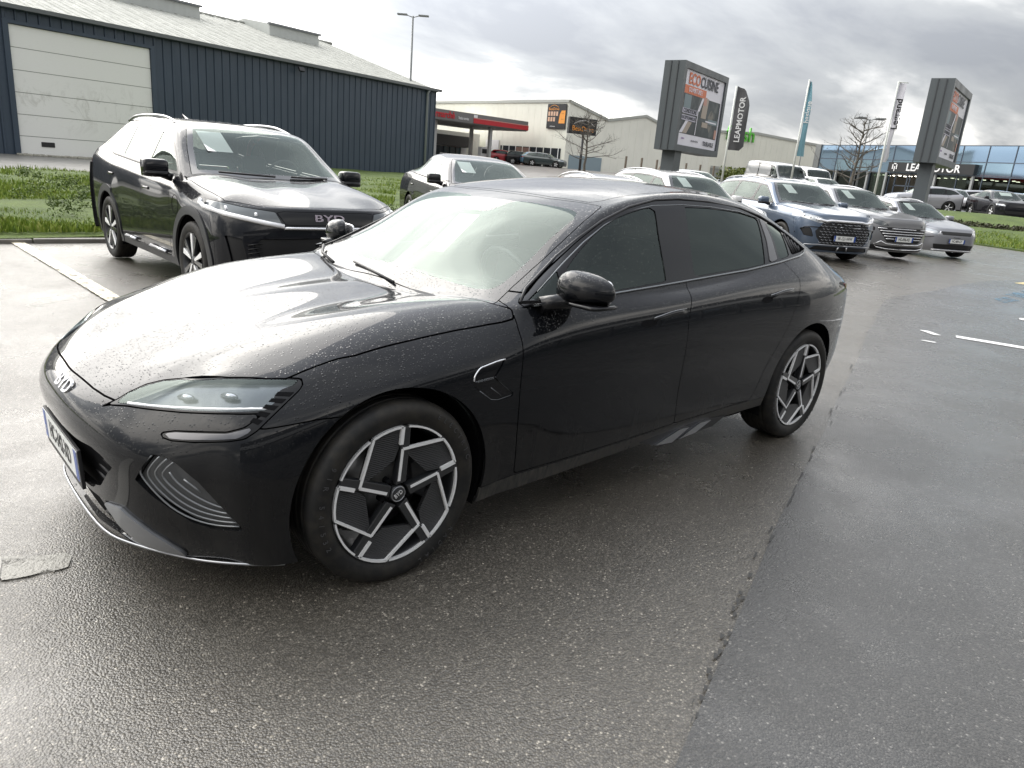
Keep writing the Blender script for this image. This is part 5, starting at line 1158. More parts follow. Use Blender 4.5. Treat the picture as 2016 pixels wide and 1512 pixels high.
# ------------------------------------------------------------------ other cars: one parametric body
def body_spec(xf=.84, xr=-3.47, wb=2.62, hw=.915, zs=.24, zbf=1.03, zbr=1.13, zhf=.90, zc=1.05, xc=-.42, xh=-1.05, zh=1.52, ztop=1.62, xrr=-3.05, zrr=1.55, xj=-3.32, ry=.62, boxy=.5, zj=None, rc=.0, zt=None):
    """boxy 0..1: how square the nose and tail are in plan; returns the cage tables"""
    zj = zbr + .04 if zj is None else zj; cb = .86 + .08 * boxy
    def col(x, y5, y4, ym, z4, z5, zl=zs, fl=0.0):
        zr = [zl, zl + (z4 - zl) * .20, zl + (z4 - zl) * .45, zl + (z4 - zl) * .72, z4, z5]; yy = [ym - .03, ym - .008, ym, ym, y4, y5]
        return [(x + fl * 0, y, z) for y, z in zip(yy, zr)]
    def nose(fr, x, y, z5, dx5):
        z4 = z5 - .085
        zr = [.20, .33, .48, .65, z4, z5]; xx = [x - .06, x - .012, x, x - .006, x - .03 - dx5 * .25, x - .06 - dx5]
        return [(a, y, z) for a, z in zip(xx, zr)]
    yc = hw * cb
    band = [nose(0, xf, 0, zhf, .03), nose(0, xf - .012, hw * .34, zhf, .03), nose(0, xf - .055, hw * .64, zhf - .005, .045)]
    band.append([(p[0] - .02, yc * .965 + (0 if k < 4 else -.012 * (k - 3)), p[2]) for k, p in enumerate(nose(0, xf - .17 - .05 * (1 - boxy), 0, zhf - .005, .06))])
    band.append(col(xf - .36, hw * .885, hw * .945, hw * .975, zhf - .10, zhf + .012, .21)); band.append(col(.36 if xf > .75 else .30, hw * .895, hw * .965, hw * .99, zhf - .085, zhf + .04, .22))
    band.append(col(0, hw * .90, hw * .985, hw, zhf - .065, zhf + (zc - zhf) * .50, zs)); band.append(col(xc * .6, hw * .905, hw * .985, hw * .998, zhf - .04, zhf + (zc - zhf) * .75, zs)); band.append(col(xc, hw * .91, hw * .985, hw * .995, zbf - .12, zbf, zs))
    xs_ = [xc + (xj - xc) * f for f in (.155, .31, .47, .63, .78)]
    for f, x in zip((.155, .31, .47, .63, .78), xs_):
        zb = zbf + (zbr - zbf) * (f ** 1.2); rearw = 1.0 + .012 * (f > .7); band.append(col(x, hw * (.915 - .012 * f), hw * .975, hw * .992 * rearw, zb - .11, zb, zs))
    band.append(col(xj, hw * .87, hw * .955, hw * .985, zj - .13, zj, zs + .02)); band.append(col(xj - (xj - xr) * .45 , hw * .86, hw * .93, hw * .965, zj - .15, zj - .04, zs + .04))
    zt = zj - .10 if zt is None else zt
    def tail(x, y, k): return [(x + d, y, z) for d, z in zip((.08, .01, -.0, .01, .03, .05), (.30, .42, .56, .74, zt - .12, zt))]
    band += [[(p[0] + .10, p[1], p[2]) for p in tail(xr, yc * .93, 0)], tail(xr + .03, hw * .62, 1), tail(xr, hw * .34, 2), tail(xr, 0, 3)]
    def zhood(f, y): return zhf + (zc - zhf) * (1 - (1 - f) ** 1.55) + (.02 if y < .5 else .035) * math.sin(min(1, f * 1.15) * math.pi * .55)
    hood = []
    X0 = xf - .09
    for k, f in enumerate((.28, .52, .74, .92, 1.0)):
        x = X0 + (xc + .12 - X0) * f; hood.append([(x + .01, 0, zhood(f, 0)), (x, hw * .32, zhood(f, 0) - .002), (x - .05 * f, hw * .66, zhood(f, 1) )])
    c0 = hood[-1][0]
    def mid(a, b, t, bz=0): return tuple(a[i] + (b[i] - a[i]) * t + (bz if i == 2 else 0) for i in range(3))
    H0 = (xh + .06, 0, zh + .01); A2 = (xh - .04, ry + .045, zh - .055); A1 = mid((xc, hw * .91, zbf), A2, .52, .012)
    xm1, xm2, xm3 = xh + (xrr - xh) * .30, xh + (xrr - xh) * .60, xh + (xrr - xh) * .85
    zr_ = lambda f: zh + (ztop - zh) * math.sin(min(1, f * 1.9) * math.pi / 2) - (ztop - zrr) * max(0, (f - .5) / .5) ** 1.7
    cab = [[mid(c0, H0, .5, .015), (mid(c0, H0, .5)[0] - .01, .30, mid(c0, H0, .5)[2] + .010), (mid(c0, H0, .5)[0] - .06, .58, mid(c0, H0, .5)[2] + .0)],
           [H0, (H0[0] - .005, .28, H0[2] - .004), (H0[0] - .035, .52, H0[2] - .018)]]
    rail = [A1, A2]
    for x, f in ((xm1, .30), (xm2, .60), (xm3, .85), (xrr, 1.0)):
        z = zr_(f); cab.append([(x, 0, z), (x, .27, z - .004), (x, .48, z - .018)]); rail.append((x + (.02 if f < 1 else .05), ry - (.0 if f < 1 else -.0), z - .075 - .01 * (f == 1)))
    R0 = (xrr, 0, zr_(1.0)); J0 = (xj - .06, 0, zj - .0)
    cab.append([J0, (J0[0] + .01, .28, J0[2]), (J0[0] + .04, .52, J0[2])]); T0 = (xr + .06, 0, zt + .03); cab.append([mid(J0, T0, .6, .0), (mid(J0, T0, .6)[0], .28, mid(J0, T0, .6)[2]), (mid(J0, T0, .6)[0] + .02, .52, mid(J0, T0, .6)[2])])
    return dict(band=band, hood=hood, cab=cab, rail=rail, crease=dict(belt=.7, pillar=.45, rail=.4, cowl=.9, header=.2, edge=.45, tail=.5, shoulder=.3))
def car(name, label, spec, paint_mat, o, wb=2.62, R=.345, level=3, group=None, plate=None, wheels='five', privacy=True, cladding=False, rails=None, paper=True, xb=-1.45, xr2=-2.35, glassm=None, blind=False):
    """a complete car; o = (x, y, yaw) ; returns the root for extras"""
    root = thing(name, label, 'car', (o[0], o[1], hz(o[0], o[1]) if len(o) < 4 else o[3]), math.radians(o[2]), group)
    V, F, CR = mirror_cage(*cage_mesh(spec)); S = subdivide(V, F, CR, level, 5); full = S; B = spec['band']; gap = .008 if level < 4 else .006
    zc = R
    for cx in (0, -wb): _, S = S.split(circle_mask(cx, zc, R + .055))
    S.keep(1.02 - S.V[:, 2]).offset(-.04).obj('inner_body', M_DARK, root, skirt=0)
    c = spec['hood'][4]; A = spec['rail']; H = spec['cab'][1]; b8 = B[8][5]
    ws = [(c[0][0] - .01, -.4), (c[1][0] - .01, c[1][1]), (c[2][0] - .01, c[2][1]), (b8[0] + .0, b8[1] - .075), (A[0][0] + .02, A[0][1] - .07), (A[1][0] + .06, A[1][1] - .085), (H[2][0] - .01, H[2][1] - .01), (H[1][0] - .01, H[1][1]), (H[0][0] - .01, -.4)]
    zmin = min(c[0][2], b8[2]) - .08
    W, S = S.split(top_mask(ws, lambda V, N: V[:, 2] - zmin), gap)
    cen = lambda poly, d: (lambda V, N: sdf_poly(np.stack([V[:, 0], np.abs(V[:, 1])], 1), poly) - d)
    Wc, Wf = W.split(cen(ws, .055)); Wc.obj('windscreen', glassm or M_WS, root, skirt=0); Wf.obj('windscreen_border', MATS['frit_dry'], root, skirt=0)
    # side glazing
    belt = [(B[k][5][0], B[k][5][2]) for k in range(8, 15)]; rl = [(a[0], a[2]) for a in A]
    zone = belt + rl[::-1]
    def dl(d0): return lambda V, N: np.minimum(sdf_poly(V[:, [0, 2]], zone) - d0, np.abs(V[:, 1]) - .30)
    D_, S = S.split(dl(.028), .004)
    gm = paint_mat if blind else M_PRIVACY if privacy else M_SIDEGLASS
    def seg(xa, xb_, lean=.10):
        return lambda V, N: np.minimum(sdf_poly(V[:, [0, 2]], zone) - .055, np.minimum((xa - lean * 0) - V[:, 0], V[:, 0] - xb_))
    xq = B[14][5][0] + .46
    for nm, xa, xe, m in (('front_side_window', B[8][5][0] - .20, xb + .035, M_SIDEGLASS), ('rear_side_window', xb - .055, xr2 + .0, gm), ('quarter_window', xr2 - .07, -9, gm)):
        g_, D_ = D_.split(seg(xa, xe), .002); cut_sides(g_.offset(-.003), nm, m, root, skirt=0)
    cut_sides(D_, 'window_trim', M_GLOSSBLACK, root, skirt=.01)
    rr = spec['cab'][5]; jj = spec['cab'][6]
    rwp = [(rr[0][0] - .035, -.4), (rr[1][0] - .035, rr[1][1]), (rr[2][0] - .03, rr[2][1] + .02), (jj[2][0] + .06, jj[2][1] + .06), (jj[1][0] + .03, jj[1][1]), (jj[0][0] + .03, -.4)]
    g_, S = S.split(top_mask(rwp, lambda V, N: V[:, 2] - jj[0][2] - .02), gap); g_.obj('rear_window', M_PRIVACY, root)
    # bonnet
    hp = [(B[0][5][0] - .012, -.4), (B[1][5][0] - .012, B[1][5][1]), (B[2][5][0] - .014, B[2][5][1])] + [(B[k][5][0] + (-.02 if k == 3 else 0), B[k][5][1] - .022) for k in range(3, 9)] + [(c[2][0] + .004, c[2][1]), (c[1][0] + .004, c[1][1]), (c[0][0] + .004, -.4)]
    g_, S = S.split(top_mask(hp, lambda V, N: V[:, 2] - .6), gap); g_.obj('bonnet', paint_mat, root)
    # front details
    fr = spec.get('front', {})
    for (nm, poly, m, off) in fr.get('cuts', []):
        g_, S = S.split(front_mask(poly, lambda V, N: V[:, 0] - (spec['band'][0][2][0] - .62)), .004)
        if nm.startswith('headlight'): cut_sides(g_, nm, m, root, skirt=.01)
        elif 'corner' in nm: cut_sides(g_.offset(off), nm, m, root, skirt=0)
        else: g_.offset(off).obj(nm, m, root, skirt=.0 if off < 0 else .01)
    # doors, wings
    zb = lambda x: float(np.interp(-x, [-p[0] for p in belt], [p[1] for p in belt])) - .0
    zsill = B[9][0][2] + .075
    xd = -R - .20; xe = xr2 - .16
    fd = [(xd - .03, zb(xd) + .06), (xd, .75), (xd - .01, .5), (xd - .03, zsill), (xb, zsill), (xb, zb(xb) + .06)]
    arc = [(-wb + (R + .10) * math.cos(a), zc + (R + .10) * math.sin(a)) for a in [math.radians(q) for q in (-12, 15, 42, 66)]]
    rd = [(xb, zb(xb) + .06), (xb, zsill), (arc[0][0], zsill)] + arc + [(xe - .02, zb(xe) - .08), (xe + .02, zb(xe) + .06)]
    for nm, pl in (('front_door', fd), ('rear_door', rd)):
        g_, S = S.split(side_mask(pl), gap); cut_sides(g_, nm, paint_mat, root)
    if cladding:
        for cx in (0, -wb):
            f = lambda V, N, cx=cx: np.minimum((R + .055 + .075) - np.hypot(V[:, 0] - cx, V[:, 2] - zc), np.abs(V[:, 1]) - .3)
            g_, S = S.split(f, 0); cut_sides(g_.offset(.010), 'wheel_arch_trim', MATS['cladding_plastic'], root, skirt=.02)
    g_, S = S.split(lambda V, N: np.minimum(zsill - .005 - V[:, 2], np.minimum(.35 - V[:, 0], V[:, 0] + wb + .1)), 0); cut_sides(g_.offset(.004 if cladding else 0), 'side_sill', MATS['cladding_plastic'] if cladding else paint_mat, root)
    bump = [(xd + .02 if False else .50, -.2), (.50, .58), (.40, B[5][4][2] - .02), (.40, 3), (3, 3), (3, -.2)]
    g_, S = S.split(lambda V, N: sdf_poly(V[:, [0, 2]], bump), gap * .6); g_.obj('front_bumper', paint_mat, root)
    xrb = B[15][3][0]; g_, S = S.split(lambda V, N: np.minimum(xrb - V[:, 0], .66 - V[:, 2]), gap * .6); g_.obj('rear_bumper', paint_mat, root)
    tlz = B[16][5][2] - .06; g_, S = S.split(lambda V, N: np.minimum(np.minimum((B[15][3][0] + .02) - V[:, 0], V[:, 2] - (tlz - .12)), tlz + .02 - V[:, 2]), gap * .6); g_.obj('tail_lamp', M_RED, root)
    S.obj('body', paint_mat, root)
    BV, BN = full.V, full.N
    msk = BV[:, 1] > .3
    def onside(x, z, s, off=0.0):
        d = (BV[msk][:, 0] - x) ** 2 + (BV[msk][:, 2] - z) ** 2; k = np.argsort(d)[:4]; w = 1 / (d[k] + 1e-7); w /= w.sum(); y = (BV[msk][k][:, 1] * w).sum(); n = (BN[msk][k] * w[:, None]).sum(0); n /= np.linalg.norm(n)
        return (x + n[0] * off, s * (y + n[1] * off), z + n[2] * off)
    def onfront(y, z, off=0.0):
        mk = BV[:, 0] > .2; d = (np.abs(BV[mk][:, 1]) - abs(y)) ** 2 + (BV[mk][:, 2] - z) ** 2; d = d - BV[mk][:, 0] * .0005; k = np.argsort(d)[:4]; w = 1 / (d[k] + 1e-5); w /= w.sum(); q = (BV[mk][k] * w[:, None]).sum(0); n = (BN[mk][k] * w[:, None]).sum(0); n /= np.linalg.norm(n)
        sg = 1 if y >= 0 else -1; return (q[0] + n[0] * off, sg * (abs(y) + abs(n[1]) * off), z + n[2] * off)
    root_fn[root.name] = (onside, onfront)
    for s in (1, -1):
        for x in (xd - .62, xr2 + .10 - .20):
            z = zb(x) - .17; h = MB(); sec = []
            for t in np.linspace(0, 1, 5): xx = x - .20 * t; o_ = .022 * math.sin(math.pi * min(1, .15 + t * .8)); sec += [onside(xx, z + .014, s, .0), onside(xx, z + .012, s, o_), onside(xx, z - .010, s, o_), onside(xx, z - .013, s, 0)]
            h.add(sec, [(4*i+j, 4*i+j+1, 4*i+j+5, 4*i+j+4) for i in range(4) for j in range(3)], True); h.obj('door_handle', paint_mat, root)
        bb = B[8][5]; hs = MB(); rounded(hs, (bb[0] - .26, s * (spec_hw(spec) + .075), bb[2] + .085), (.15, .22, .15)); mir = hs.obj('door_mirror', paint_mat, root)
        q = MB(); rounded(q, (bb[0] - .26, s * (spec_hw(spec) + .07), bb[2] + .03), (.16, .225, .06)); q.tube([(bb[0] - .20, s * (spec_hw(spec) - .06), bb[2] + .0), (bb[0] - .25, s * (spec_hw(spec) + .05), bb[2] + .04)], .035, 6); q.obj('mirror_base', M_GLOSSBLACK, mir)
        mg = MB(); rounded(mg, (bb[0] - .325, s * (spec_hw(spec) + .075), bb[2] + .09), (.02, .20, .11)); mg.obj('mirror_glass', M_CHROME, mir)
        if rails:
            pts = [(A[1][0] - .10, s * (A[2][1] - .045), A[1][2] + .05)] + [(A[k][0], s * (A[k][1] - .045), A[k][2] + .075) for k in (2, 3, 4)] + [(A[5][0] + .0, s * (A[5][1] - .045), A[5][2] + .055)]
            MB().tube([tuple(p) for p in spline(pts, 5)], .013, 6).obj('roof_rail', rails, root)
        low = [onside(x, z + .022, s, .003) for x, z in belt[:-1]]
        MB().tube(low, .007, 4).obj('window_sill_moulding', spec.get('molding', M_BLACK), root)
    MB().tube([(c[0][0] - .03, .15, c[0][2] + .035), (c[2][0] + .0, .55, c[2][2] + .02)], .010, 4).obj('wiper', M_BLACK, root)
    MB().tube([(c[0][0] - .03, -.55, c[2][2] + .03), (c[0][0] - .01, -.02, c[0][2] + .03)], .010, 4).obj('wiper', M_BLACK, root)
    if plate:
        P = onfront(0, plate[1]); number_plate(root, (P[0] + .022, 0, plate[1]), (0, 1, 0), (.03, 0, 1), plate[0])
    liners(root, full, ((0, zc), (-wb, zc)), R + .058)
    fl = MB(); fl.bbox((B[17][0][0] + .15, -spec_hw(spec) * .72, .24), (B[1][0][0] - .15, spec_hw(spec) * .72, .30)); fl.obj('underfloor', M_DARK, root)
    interior(root, c[0][0] - .18, c[0][2] - .02, spec_hw(spec) * 1.5, (xb + .12), B[9][0][2] + .12, xr2 - .05)
    for x in (0, -wb):
        for s in (1, -1): wheel(root, x, (spec_hw(spec) - .115) * s, R, s, R=R, w=.215, rr=R - .10, style=wheels, detail=level >= 4, alloy=spec.get('alloy'))
    if paper:
        H_ = np.array(H[1]); C_ = np.array(c[1]); a = C_ + (H_ - C_) * .46 + np.array((0, 0, .03)); b = C_ + (H_ - C_) * .90 + np.array((0, 0, .012)); y0, y1 = paper if isinstance(paper, tuple) else (-.42, -.20)
        q = MB(); q.add([(a[0] - .03, y0, a[2] - .015), (a[0] - .03, y1, a[2] - .015), (b[0] - .03, y1, b[2] - .015), (b[0] - .03, y0, b[2] - .015)], [(0, 1, 2, 3)]); pp = q.obj('price_sheet', M_PAPER, root)
    return root
root_fn = {}
def spec_hw(sp): return max(p[1] for st in sp['band'] for p in st)
mat('frit_dry', (.010, .010, .011), .12, coat=.6); mat('cladding_plastic', (.028, .029, .031), .5)
M_GRILLE = mat('grille_black', (.012, .012, .013), .4); M_HLIN = mat('headlamp_face', (.10, .11, .115), .12, metal=.4, coat=1.0); M_HLIN2 = mat('headlamp_face_bright', (.42, .44, .46), .12, metal=.6, coat=1.0)
def tubes(root, name, lines, r, m, n=5):
    for l in lines: MB().tube([tuple(p) for p in l], r, n).obj(name, m, root)

# --- black compact SUV on the left
PB = paint('black_paint_suv', (.007, .0075, .010), drops=.30, dscale=60)
sp = body_spec(xf=.84, xr=-3.47, wb=2.64, hw=.915, zbf=1.02, zbr=1.17, zhf=.885, zc=1.045, xc=-.36, xh=-1.00, zh=1.50, ztop=1.59, xrr=-2.92, zrr=1.55, xj=-3.28, ry=.62, boxy=.8)
sp['front'] = dict(cuts=[('front_panel', [(-.4,.75),(.40,.75),(.46,.845),(.40,.856),(-.4,.858)], M_GLOSSBLACK, .002), ('headlight', [(.415,.725),(.62,.76),(.80,.795),(.93,.825),(.93,.895),(.86,.905),(.70,.875),(.47,.850)], M_HLIN, 0),
   ('bumper_grille', [(-.4,.32),(.52,.32),(.66,.57),(.60,.63),(-.4,.65)], M_GRILLE, -.02), ('bumper_corner_intake', [(.70,.42),(.80,.40),(.84,.64),(.74,.62)], M_GRILLE, -.02)])
A2 = car('black_suv', 'black compact suv with silver roof rails in front of the grass bank', sp, PB, (-1.83, -3.79, 89.8), 2.64, .345, 4, None, None, 'twin', True, True, M_SATIN, (-.52, -.28), -1.42, -2.28)
os_, of_ = root_fn[A2.name]
for s in (1, -1):
    tubes(A2, 'daytime_light', [[of_(y * s, z, .010) for y, z in ((.42,.735),(.56,.757),(.70,.782),(.82,.805),(.885,.832),(.90,.865),(.885,.885))]], .021, M_DRL, 6)
    for y in (.62, .80): tubes(A2, 'lamp_projector', [[of_(y * s, .812 + (y - .62) * .18, .0), of_(y * s, .835 + (y - .62) * .18, .002)]], .012, M_DRL, 6)
    for (x0, x1) in ((-.66, -1.16), (-1.62, -2.0)):
        tubes(A2, 'sill_accent', [[os_(x0, .335, s, .018), os_(x1, .335, s, .018)]], .018, M_SATIN, 4)
    for k in range(6): tubes(A2, 'grille_fin', [[of_(.60 * s, .42 + k * .035, .0), of_(.70 * s, .40 + k * .035, .002)]], .006, M_GLOSSBLACK, 4)
tubes(A2, 'front_chrome_bar', [[of_(y, .722, .010) for y in np.linspace(-.42, .42, 11)]], .013, M_CHROME, 6)
p = of_(0, .805, .006); text_mesh('BYD', .080, mat('badge_pinkish', (.75, .66, .75), .25, metal=.7), A2, (p, (0, 1, 0), (-.1, 0, 1)), 'badge', depth=.006, squeeze=1.9, bold=.001)
q = MB(); q.add([(-2.75,-.02,1.70),(-2.75,.02,1.70),(-2.95,.01,1.70),(-2.95,-.01,1.70),(-2.93,0,1.76)], [(0,1,2,3),(0,1,4),(1,2,4),(2,3,4),(3,0,4)]); q.v = [(x + .1, y, z - .105) for x, y, z in q.v]; q.obj('roof_aerial', PB, A2)
# charging flap outline on its right front wing
tubes(A2, 'charge_flap', [[os_(-.38 + .085 * math.cos(a), .80 + .085 * math.sin(a), -1, .0005) for a in [2 * math.pi * k / 16 for k in range(17)]]], .0022, M_DARK, 4)

# --- dark grey saloon behind
PG = paint('dark_grey_paint', (.016, .0155, .017), metal=.0, drops=.25, dscale=50)
sp = body_spec(xf=.86, xr=-3.90, wb=2.90, hw=.92, zbf=1.0, zbr=1.12, zhf=.82, zc=.99, xc=-.50, xh=-1.28, zh=1.42, ztop=1.52, xrr=-3.05, zrr=1.36, xj=-3.62, ry=.60, boxy=.4, zj=1.10)
sp['front'] = dict(cuts=[('headlight', [(.45,.70),(.90,.76),(.90,.83),(.62,.80)], M_HLIN, 0)])
sd = car('saloon_car', 'dark grey car nose-on beside the grass, between the black suv and the black saloon roof', sp, PG, (-6.72, -6.25, 69), 2.90, .35, 3, None, ('HE-710-AF', .45), 'five', True, False, None, (-.50, -.26), -1.55, -2.5)
# --- car with a bright window arch
sp = body_spec(xf=.86, xr=-3.75, wb=2.80, hw=.92, zbf=1.0, zbr=1.08, zhf=.84, zc=1.0, xc=-.45, xh=-1.15, zh=1.40, ztop=1.49, xrr=-3.0, zrr=1.36, xj=-3.5, ry=.60, boxy=.4)
car('parked_car', 'low dark grey car of which only the roof and bright roof arch show', sp, paint('mid_grey_paint', (.035, .035, .04), metal=.4, drops=.2, dscale=50), (-9.95, -5.70, 72, .02), 2.8, .34, 3, None, None, 'five', True, False, M_CHROME, False, -1.5, -2.35)
# --- white suv
PW = paint('white_paint', (.66, .66, .65), drops=0.0)
sp = body_spec(xf=.88, xr=-3.80, wb=2.72, hw=.93, zbf=1.02, zbr=1.12, zhf=.90, zc=1.04, xc=-.42, xh=-1.08, zh=1.50, ztop=1.60, xrr=-3.2, zrr=1.52, xj=-3.6, ry=.62, boxy=.6)
car('parked_car', 'white car half hidden behind the black saloon roof, left of the blue suv', sp, PW, (-12.1, -5.75, 70), 2.72, .35, 3, None, None, 'five', True, False, M_SATIN, True, -1.45, -2.35)
# --- blue suv
PBL = paint('steel_blue_paint', (.085, .115, .165), metal=.55, rough=.35)
sp = body_spec(xf=.93, xr=-3.85, wb=2.765, hw=.945, zbf=1.05, zbr=1.15, zhf=.97, zc=1.09, xc=-.42, xh=-1.10, zh=1.545, ztop=1.64, xrr=-3.3, zrr=1.57, xj=-3.65, ry=.63, boxy=.6)
sp['front'] = dict(cuts=[('headlight', [(.50,.80),(.62,.785),(.80,.845),(.97,.90),(.97,.975),(.84,.965),(.66,.925),(.55,.90)], M_HLIN2, 0), ('grille', [(-.4,.36),(.50,.36),(.62,.50),(.66,.62),(.52,.80),(-.4,.84)], M_GRILLE, -.015),
   ('bumper_corner_intake', [(.68,.50),(.83,.52),(.90,.66),(.74,.68)], M_GRILLE, -.02), ('lower_grille', [(-.4,.23),(.70,.24),(.62,.32),(-.4,.33)], M_GRILLE, -.02)])
bl = car('blue_suv', 'steel blue suv with honeycomb grille and thick chrome bar, first of the three nose-on cars', sp, PBL, (-14.58, -4.73, 61.5), 2.765, .36, 3, 'cars parked side by side facing the camera', ('W-121-WW', .50), 'five', False, False, M_SATIN)
_, of_ = root_fn[bl.name]
tubes(bl, 'chrome_bar', [[of_(y, .845 - .02 * (abs(y) > .45) + .03 * max(0, abs(y) - .45) / .2, .012) for y in np.linspace(-.66, .66, 15)]], .030, M_CHROME, 6)
for r in range(8):
    z = .40 + r * .055
    for k in range(13):
        y = -.54 + k * .09 + (.045 if r % 2 else 0)
        if abs(y) < .30 and .40 < z < .60: continue
        tubes(bl, 'grille_link', [[of_(y - .032, z + .008, .004), of_(y, z - .010, .012), of_(y + .032, z + .008, .004)]], .0065, M_SATIN, 4)
for s in (1, -1):
    tubes(bl, 'lamp_eye', [[of_((.66 + k * .09) * s, .835 + k * .03, .004), of_((.66 + k * .09) * s, .885 + k * .025, .004)] for k in range(3)], .020, M_DRL, 5)
    tubes(bl, 'intake_trim', [[of_(y * s, z, .008) for y, z in ((.93,.56),(.84,.685),(.70,.70),(.55,.70))]], .010, M_GLOSSBLACK, 5)
    tubes(bl, 'bumper_trim', [[of_(y * s, z, .008) for y, z in ((.90,.26),(.78,.34),(.55,.355),(.0,.355))]], .013, M_SATIN, 5)
    tubes(bl, 'bumper_bracket', [[of_(.12 * s, .24, .02), of_(.10 * s, .33, .02)]], .018, M_SATIN, 4)
# --- grey suv with slatted grille
PGR = paint('warm_grey_metal', (.20, .20, .205), metal=.6, rough=.38)
sp = body_spec(xf=.95, xr=-3.85, wb=2.82, hw=.945, zbf=1.06, zbr=1.16, zhf=.97, zc=1.09, xc=-.42, xh=-1.10, zh=1.555, ztop=1.65, xrr=-3.3, zrr=1.57, xj=-3.65, ry=.63, boxy=.5)
sp['front'] = dict(cuts=[('headlight', [(.46,.80),(.60,.78),(.80,.84),(.97,.90),(.97,.95),(.80,.94),(.55,.87)], M_HLIN, 0), ('grille', [(-.4,.42),(.45,.42),(.62,.62),(.70,.76),(-.4,.76)], M_GRILLE, -.012), ('bumper_corner_intake', [(.74,.66),(.93,.70),(.93,.76),(.74,.74)], M_GRILLE, -.015), ('lower_grille', [(-.4,.22),(.80,.24),(.90,.36),(.62,.33),(-.4,.33)], M_GRILLE, -.02)])
gr = car('grey_suv', 'warm grey suv with horizontal chrome grille slats, between the blue suv and the silver hatchback', sp, PGR, (-17.63, -4.73, 64.2), 2.82, .36, 3, 'cars parked side by side facing the camera', ('HG-898-XD', .50), 'five', False, False, M_SATIN)
_, of_ = root_fn[gr.name]
for k in range(5): tubes(gr, 'grille_slat', [[of_(y, .50 + k * .058, .008) for y in np.linspace(-.50 - k * .05, .50 + k * .05, 11)]], .011, M_CHROME, 5)
for s in (1, -1): tubes(gr, 'bumper_trim', [[of_(y * s, z, .012) for y, z in ((.0,.375),(.45,.38),(.60,.44),(.72,.36),(.66,.30),(.45,.27),(.0,.26))]], .014, M_CHROME, 5)
# --- silver hatchback
PS = paint('silver_grey_metal', (.27, .275, .295), metal=.6, rough=.4)
sp = body_spec(xf=.88, xr=-3.58, wb=2.72, hw=.935, zbf=1.0, zbr=1.10, zhf=.84, zc=1.0, xc=-.46, xh=-1.18, zh=1.46, ztop=1.56, xrr=-3.05, zrr=1.48, xj=-3.40, ry=.62, boxy=.35)
sp['front'] = dict(cuts=[('front_panel', [(-.4,.66),(.46,.66),(.52,.75),(-.4,.755)], M_GRILLE, .002), ('headlight', [(.56,.66),(.66,.64),(.82,.72),(.97,.80),(.97,.84),(.80,.815),(.60,.765)], M_HLIN2, 0), ('lower_grille', [(-.4,.27),(.62,.27),(.66,.40),(-.4,.41)], M_GRILLE, -.03)])
sl = car('silver_hatchback', 'silver grey electric hatchback, rightmost of the three nose-on parked cars', sp, PS, (-22.34, -4.93, 59.2), 2.72, .34, 3, 'cars parked side by side facing the camera', ('HC-489-GY', .50), 'five', True, False, M_SATIN)
_, of_ = root_fn[sl.name]; p = of_(0, .705, .008); text_mesh('BYD', .075, M_CHROME, sl, (p, (0, 1, 0), (-.1, 0, 1)), 'badge', depth=.006, squeeze=1.6)
for s in (1, -1):
    tubes(sl, 'bumper_trim', [[of_(y * s, z, .01) for y, z in ((.93,.34),(.86,.56),(.70,.60),(.0,.60))]], .008, M_GLOSSBLACK, 5); tubes(sl, 'daytime_light', [[of_(.555 * s, .67, .006), of_(.52 * s, .745, .006)]], .014, M_DRL, 5)
tubes(sl, 'bumper_bar', [[of_(y, .245, .012) for y in np.linspace(-.66, .66, 9)]], .014, M_CHROME, 5)

# --- small far cars: same builder, coarser
def far_car(label, pm, o, kind='hatch', group=None, **kw):
    if kind == 'hatch': sp = body_spec(xf=.80, xr=-3.35, wb=2.55, hw=.88, zbf=.96, zbr=1.06, zhf=.80, zc=.96, xc=-.45, xh=-1.15, zh=1.38, ztop=1.48, xrr=-2.85, zrr=1.40, xj=-3.2, ry=.60, boxy=.4); wb = 2.55
    elif kind == 'wagon': sp = body_spec(xf=.86, xr=-3.80, wb=2.70, hw=.91, zbf=.98, zbr=1.06, zhf=.82, zc=.99, xc=-.48, xh=-1.2, zh=1.40, ztop=1.49, xrr=-3.3, zrr=1.44, xj=-3.62, ry=.60, boxy=.4); wb = 2.7
    elif kind == 'cross': sp = body_spec(xf=.84, xr=-3.55, wb=2.67, hw=.92, zbf=1.0, zbr=1.14, zhf=.90, zc=1.02, xc=-.44, xh=-1.15, zh=1.44, ztop=1.53, xrr=-2.75, zrr=1.43, xj=-3.40, ry=.60, boxy=.5); wb = 2.67
    elif kind == 'van': sp = body_spec(xf=.85, xr=-4.3, wb=3.2, hw=.98, zs=.30, zbf=1.25, zbr=1.30, zhf=1.05, zc=1.28, xc=-.30, xh=-.85, zh=1.98, ztop=2.2, xrr=-4.1, zrr=2.15, xj=-4.25, ry=.82, boxy=.8, zj=1.32); wb = 3.2
    sp['front'] = dict(cuts=[('headlight', [(.50,.66),(.90,.72),(.90,.80),(.62,.78)] if kind != 'van' else [(.6,.85),(.95,.88),(.95,1.0),(.7,.98)], M_HLIN2, 0), ('grille', [(-.4,.30),(.5,.30),(.55,.46),(-.4,.47)], M_GRILLE, -.01)])
    return car(kw.pop('name', 'parked_car'), label, sp, pm, o, wb, .33 if kind != 'van' else .35, 2, group, kw.pop('plate', None), 'five', True, kind == 'cross', kw.pop('rails', None), kw.pop('paper', False), -1.42 if kind != 'van' else -1.2, -2.25 if kind != 'van' else -2.6, blind=kind == 'van', **kw)
